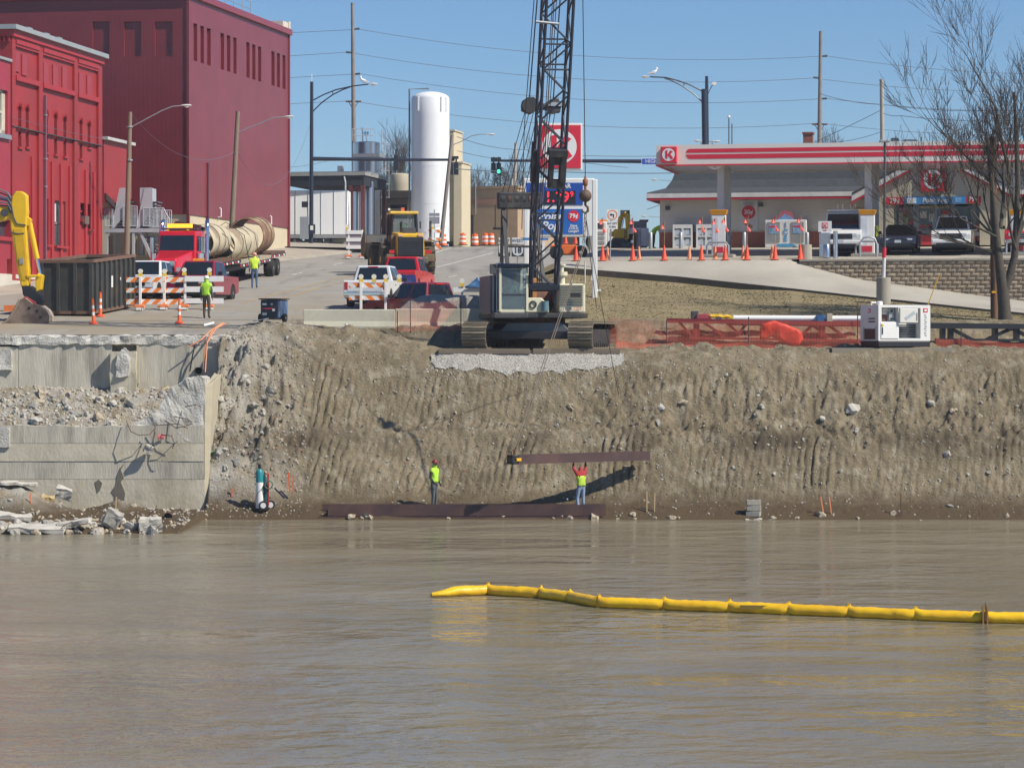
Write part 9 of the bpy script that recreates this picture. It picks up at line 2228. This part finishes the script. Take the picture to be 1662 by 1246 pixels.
def pipe(label, y0, y1, z, r, r2, dent, mat, x=0):
 t = thing('old_pipe', label, 'pipe', PA_+R4 @ Vector((x,y0,z+sy(y0))), yaw, 'old pipes on the flatbed trailer')
 n = 28; mb = MB(); vs = []; NS = 12
 for q in range(NS+1):
  u = q/NS; y = (y1-y0)*u
  for j in range(n):
   a = 2*math.pi*j/n; rr = (r+(r2-r)*u)*(1+dent*noise.noise(Vector((math.cos(a)*1.3, math.sin(a)*1.3, u*2.6+y0)))); vs.append((rr*math.cos(a), y, rr*math.sin(a)+sy(y)))
 k0 = len(vs)
 vs += [(v[0]*.93, v[1],(v[2]-sy(v[1]))*.93+sy(v[1])) for v in vs]
 fs = [(q*n+j, q*n+(j+1)%n,(q+1)*n+(j+1)%n,(q+1)*n+j) for q in range(NS) for j in range(n)]; fs += [tuple(k0+i for i in reversed(f)) for f in fs]
 fs += [(j,(j+1)%n, k0+(j+1)%n, k0+j) for j in range(n)] + [(NS*n+j, k0+NS*n+j, k0+NS*n+(j+1)%n, NS*n+(j+1)%n) for j in range(n)]
 mb.add(vs, fs); mb.build('pipe_wall', mat, t, smooth='all')
 for q in range(1,3):
  u = q/3; rr = (r+(r2-r)*u)*1.03; mb = MB(); y = (y1-y0)*u
  mb.tube([(rr*math.cos(a), y+.1*math.sin(a*2), rr*math.sin(a)+sy(y)) for a in np.linspace(0,6.283,25)],.02,5); mb.build('seam', M('seam_brown',(.17,.11,.07),.8, var=.3), t)
 return t
pipe('front tan corroded pipe just behind the red truck cab',4.4,9.0,1.42+.92,.86,.82,.10, pw1); pipe('middle dented tan pipe on the lower deck of the flatbed',9.4,15.2,1.17+.86,.78,.84,.13, pw1,.15); pipe('largest rusty pipe at the rear of the flatbed',15.6,18.6,1.3+1.02,1.0,1.0,.03, pw2,.25)
for y in (7.2,11.4,14.2):
 mb = MB(); mb.tube([(1.25,y,1.2+sy(y)),(1.0,y,2.5+sy(y)),(0,y,3.2+sy(y)),(-1.0,y,2.5+sy(y)),(-1.25,y,1.2+sy(y))],.02,5); mb.build('load_strap', black, fl)
# -- wheel loader on the street
lo_p = onroad(664,446); lo_p = Vector((XZ(660,150)-.28,151.7,Rz(151.2)))
wl_ = thing('wheel_loader', 'large yellow wheel loader seen from behind driving up the closed street', 'wheel loader', lo_p, math.pi+.17)
ly = M('loader_yellow',(.74,.43,.012),.4, var=.08, scale=1.5, col2=(.45,.27,.03), s2=1, t2=(.55,.75)); lmud = M('loader_mud',(.17,.125,.07),.8, var=.3, scale=2)
for sx in (-1,1):
 wheel(wl_, sx*1.12,1.75,.90,.90,.72, 'x', rim=ly, tyre=muddy_rubber)
 for q in range(26):
  a = q*2*math.pi/26; blk('tyre_lug',(sx*1.12+(.17 if q % 2 else -.17),1.75+.91*math.cos(a),.90+.91*math.sin(a)),(.38,.10,.09), muddy_rubber, wl_, rot=Matrix.Rotation(a-math.pi/2,3,'X'))
 mb = MB(); mb.prism([(.8,1.88),(1.2,1.97),(2.3,1.97),(2.5,1.9),(2.5,1.86),(2.3,1.93),(1.2,1.93),(.8,1.84)] if sx < 0 else [(1.0,1.2),(1.0,2.2),(2.5,2.2),(2.6,1.2)], 'x', sx*1.12-.36 if sx < 0 else .74, sx*1.12+.30 if sx < 0 else .98); mb.build('rear_fender', lmud, wl_, bevel=.03)
mb = MB(); mb.hexa([(-.72,.4,1.05),(.72,.4,1.05),(.78,3.3,1.0),(-.78,3.3,1.0)],[(-.70,.4,2.45),(.70,.4,2.45),(.74,3.3,2.28),(-.74,3.3,2.28)]); mb.build('engine_hood', ly, wl_, bevel=.08)
mb = MB(); mb.bx(-.70,.70,3.3,3.42,1.02,2.08); gr = mb.build('rear_grille', black, wl_, bevel=.03)
for q in range(7): mb = MB(); mb.bx(-.55,.55,3.42,3.445,1.12+q*.12,1.16+q*.12); mb.build('grille_bar', M('slat_dark',(.03,.035,.04)), gr)
for sx in (-1,1):
 blk('rear_light',(sx*.55,3.36,2.17),(.26,.08,.12), M('light_peach',(.75,.45,.25),.3), wl_); blk('tail_lamp',(sx*1.0,3.2,1.28),(.34,.1,.18), redlens, wl_)
 mb = MB(); mb.bx(sx*1.05-.28,sx*1.05+.28,2.6,3.25,.75,1.15); mb.build('step_box', lmud, wl_, bevel=.04)
mb = MB(); mb.bx(-.95,.95,3.0,3.55,.62,1.0); mb.build('counterweight', M('loader_grey',(.12,.11,.09),.6, var=.3), wl_, bevel=.08); mb = MB(); mb.bx(-.6,.6,3.56,3.60,.78,.88); mb.build('hitch_plate', galv, wl_)
mb = MB(); mb.bx(-.35,.35,2.4,2.9,2.3,2.6) ; mb.build('air_precleaner', darkgrey, wl_)
bar('exhaust',(.3,1.6,2.4),(.3,1.6,3.0),.07,black,wl_)
for x in (-.72,.72):
 for y in (-.9,.5): bar('cab_post',(x,y,1.9),(x*.92,y*.9,3.45),.07,black,wl_,kind='sq')
mb = MB(); mb.bx(-.72,.72,-.9,.5,1.75,2.2); mb.build('cab_base', ly, wl_, bevel=.03)
mb = MB(); mb.bx(-.80,.80,-1.0,.65,3.46,3.62); mb.build('cab_roof', M('roof_yellow',(.78,.52,.10),.45), wl_, bevel=.05)
p_, q_ = inset((.66,.5,2.2),(-.66,.5,2.2),(-.62,.45,3.45),(.62,.45,3.45),(.02,.02,.0,.0)); mb = MB(); mb.hexa(p_,q_); mb.build('rear_window', tg_, wl_)
for sx in (-1,1): mb = MB(); mb.bx(sx*.68-.01,sx*.68+.01,-.8,.4,2.2,3.44); mb.build('side_window', tg_, wl_)
blk('beacon',(.05,.3,3.72),(.18,.18,.2), M('amber_lens2',(.75,.16,.05),.3), wl_); bar('light_rail',(-.1,-.2,3.75),(.7,-.2,3.75),.03,darkgrey,wl_); blk('work_light',(.75,-.2,3.75),(.12,.12,.12), white, wl_)
mb = MB(); mb.bx(-.25,.25,-.2,.0,2.2,2.95); mb.build('seat', black, wl_); blk('mirror',(-1.05,-.5,2.9),(.05,.25,.4), black, wl_); blk('mirror',(1.15,-.6,3.0),(.05,.3,.45), darkgrey, wl_)
mb = MB(); mb.tube([(-1.25,2.4,2.1),(-1.25,2.4,3.0),(-1.25,1.9,3.0),(-1.25,1.9,2.1)],.035,6); mb.build('handrail', black, wl_)
fa_ = Matrix.Rotation(.06,3, 'Z'); piv = Vector((0,-.2,0))
def fx(x,y,z): return piv + fa_ @ Vector((x,y,z))
def fbx(name, x0,x1,y0,y1,z0,z1,mat,bev=.03):
 mb = MB(); mb.bx(x0,x1,y0,y1,z0,z1); mb.v = [tuple(fx(*v)) for v in mb.v]; return mb.build(name, mat, wl_, bevel=bev)
fbx('front_frame',-.6,.6,-2.6,-.2,.8,1.7, blackd);
for sx in (-1,1):
 c = fx(sx*1.12,-1.9,.9); w_o = wheel(wl_,0,0,0,.90,.72,'x',rim=ly,tyre=muddy_rubber); w_o.location = c; w_o.rotation_euler = (0,0,.06)
 fbx('front_fender', sx*1.12-.4,sx*1.12+.4,-2.3,-1.2,1.86,1.95, black)
 mb = MB(); mb.prism([(-1.0,1.5),(-1.0,1.85),(-2.2,2.25),(-3.3,1.7),(-3.6,1.1),(-3.4,.95),(-3.1,1.4),(-2.2,1.85)],'x',sx*.5-.08,sx*.5+.08); mb.v = [tuple(fx(*v)) for v in mb.v]; mb.build('lift_arm', blackd, wl_)
mb = MB(); mb.prism([(-3.6,1.2),(-3.5,2.0),(-3.7,2.45),(-4.1,2.5),(-4.9,2.0),(-4.7,1.4),(-4.0,1.05)],'x',-1.45,1.45); mb.v = [tuple(fx(*v)) for v in mb.v]; mb.build('bucket', M('bucket_dark',(.06,.055,.05),.6,.3, var=.3), wl_, bevel=.05)
for sx in (-1,1): mb = MB(); mb.prism([(-3.7,1.2),(-3.4,2.0),(-3.6,2.9),(-3.72,2.9),(-4.9,2.1),(-4.7,1.3)],'x',sx*1.48-.03,sx*1.48+.03); mb.v = [tuple(fx(*v)) for v in mb.v]; mb.build('bucket_side', lmud, wl_)
fbx('headlight',.9,1.1,-1.3,-1.2,2.0,2.2, white)
ops = person('person', 'loader driver in bright green vest seen through the cab rear window', lo_p+Matrix.Rotation(math.pi+.17,3,'Z') @ Vector((0,-.05,1.85)), math.pi+.17, dict(pel=(0,0,.45), spi=(0,.0,.66), che=(0,-.0,.86), nec=(0,-.0,1.03), hea=(0,-.02,1.11), cra=(0,-.03,1.22), shl=(.19,0,.96), shr=(-.19,0,.96), ell=(.28,-.12,.72), wrl=(.2,-.38,.78), hal=(.18,-.45,.8), elr=(-.28,-.12,.72), wrr=(-.2,-.38,.78), har=(-.18,-.45,.8), hil=(.1,0,.43), knl=(.13,-.42,.46), anl=(.13,-.48,.06), tol=(.13,-.58,.02), hir=(-.1,0,.43), knr=(-.13,-.42,.46), anr=(-.13,-.48,.06), tor=(-.13,-.58,.02)),(.10,.55,.12),(.06,.07,.09), vest=(.16,.75,.10), hood=True)
rs_ = thing('route_sign', 'white west route 15 shield sign left of the crane gantry', 'sign', W(818,446,122),0)
def rq(px,py): return W(px,py,122)-rs_.location
bar('post', rq(818,450), rq(818,386),.03, galv, rs_)
def shield(par, x0, x1, top, s1, num):
 a, b = rq(x0,396), rq(x1,386); mb = MB(); mb.bx(a.x,b.x,-.06,-.04,a.z,b.z); mb.build('west_plate', white, par); mb = MB(); mb.bx(a.x+.02,b.x-.02,-.064,-.061,a.z+.02,b.z-.02); mb.build('plate_border', M('sign_grey',(.66,.67,.68),.4, var=.03), par)
 text('lettering', top,.20, black, par,((a.x+b.x)/2,-.068,(a.z+b.z)/2))
 a, b = rq(x0-.5,416.5), rq(x1+.5,397); w_ = (b.x-a.x); h_ = b.z-a.z; cx = (a.x+b.x)/2
 mb = MB(); mb.bx(a.x,b.x,-.06,-.04,a.z,b.z); mb.build('black_plate', M('sign_black',(.03,.03,.035),.5), par)
 o = [(-.45,.45),(.45,.45),(.45,.1),(.42,-.15),(.30,-.35),(.08,-.42),(0,-.47),(-.08,-.42),(-.30,-.35),(-.42,-.15),(-.45,.1)]
 mb = MB(); mb.prism([(cx+x*w_, a.z+h_*.5+y*h_) for x,y in o],'y',-.068,-.061); mb.build('shield', M('sign_grey',(.66,.67,.68)), par); text('lettering', num,.36, black, par,(cx,-.075,a.z+h_*.5), bold=.008)
shield(rs_,809,827.5, 'WEST',0, '15')
r2_ = thing('route_sign', 'partly hidden second west route sign behind the crane gantry', 'sign', rs_.location.copy(),0)
bar('post', rq(840,450), rq(840,386),.03, galv, r2_); shield(r2_,831,849.5, 'WEST',0, '18')
r3_ = thing('route_sign', 'third route sign with blue plate seen through the crane boom', 'sign', rs_.location.copy(),0)
bar('post', rq(873,450), rq(873,386),.03, galv, r3_); a, b = rq(862,412), rq(884,392); mb = MB(); mb.bx(a.x,b.x,-.06,-.04,a.z,b.z); mb.build('plate', white, r3_); a, b = rq(845,390), rq(890,386); mb = MB(); mb.bx(a.x,b.x,-.06,-.04,a.z,b.z); mb.build('blue_plate', M('blue_plate',(.05,.2,.5),.4), r3_)
bs_ = thing('road_sign', 'back of a grey rectangular road sign before the white tank', 'sign', W(705,396,190),0)
def bq(px,py): return W(px,py,190)-bs_.location
bar('post', bq(705,402), bq(705,340),.04, galv, bs_)
for (y0,y1) in ((351,346),(363.5,352)): a, b = bq(696.5,y0), bq(713.5,y1); mb = MB(); mb.bx(a.x,b.x,-.04,-.02,a.z,b.z); mb.build('plate', M('sign_back',(.30,.31,.34),.5,.3), bs_)
hs = thing('street_name_sign', 'blue street name sign on the mast arm half hidden by the canopy', 'sign', W(1059,262.5,191),0)
a, b = W(1041,268,191)-hs.location, W(1078,257,191)-hs.location; mb = MB(); mb.bx(a.x,b.x,-.2,-.17,a.z,b.z); mb.build('plate', white, hs); mb = MB(); mb.bx(a.x+.04,b.x-.04,-.21,-.201,a.z+.04,b.z-.04); mb.build('blue_face', M('street_blue',(.02,.10,.50),.4), hs); text('lettering','HIGH ST',.36,white,hs,(a.x+.26,-.22,(a.z+b.z)/2), align='LEFT')
# -- thin late-winter haze
hz_ = bpy.data.materials.new('haze_air'); hz_.use_nodes = True
hz_.node_tree.nodes.remove(hz_.node_tree.nodes['Principled BSDF'])
pv = hz_.node_tree.nodes.new('ShaderNodeVolumePrincipled'); pv.inputs['Color'].default_value = (.86,.91,1.0,1); pv.inputs['Density'].default_value = .00028; pv.inputs['Anisotropy'].default_value = .2
hz_.node_tree.links.new(pv.outputs[0], hz_.node_tree.nodes['Material Output'].inputs['Volume'])
mb = MB(); mb.bx(-165,205,-85,905,-3,45); mb.build('haze', hz_, kind='stuff')
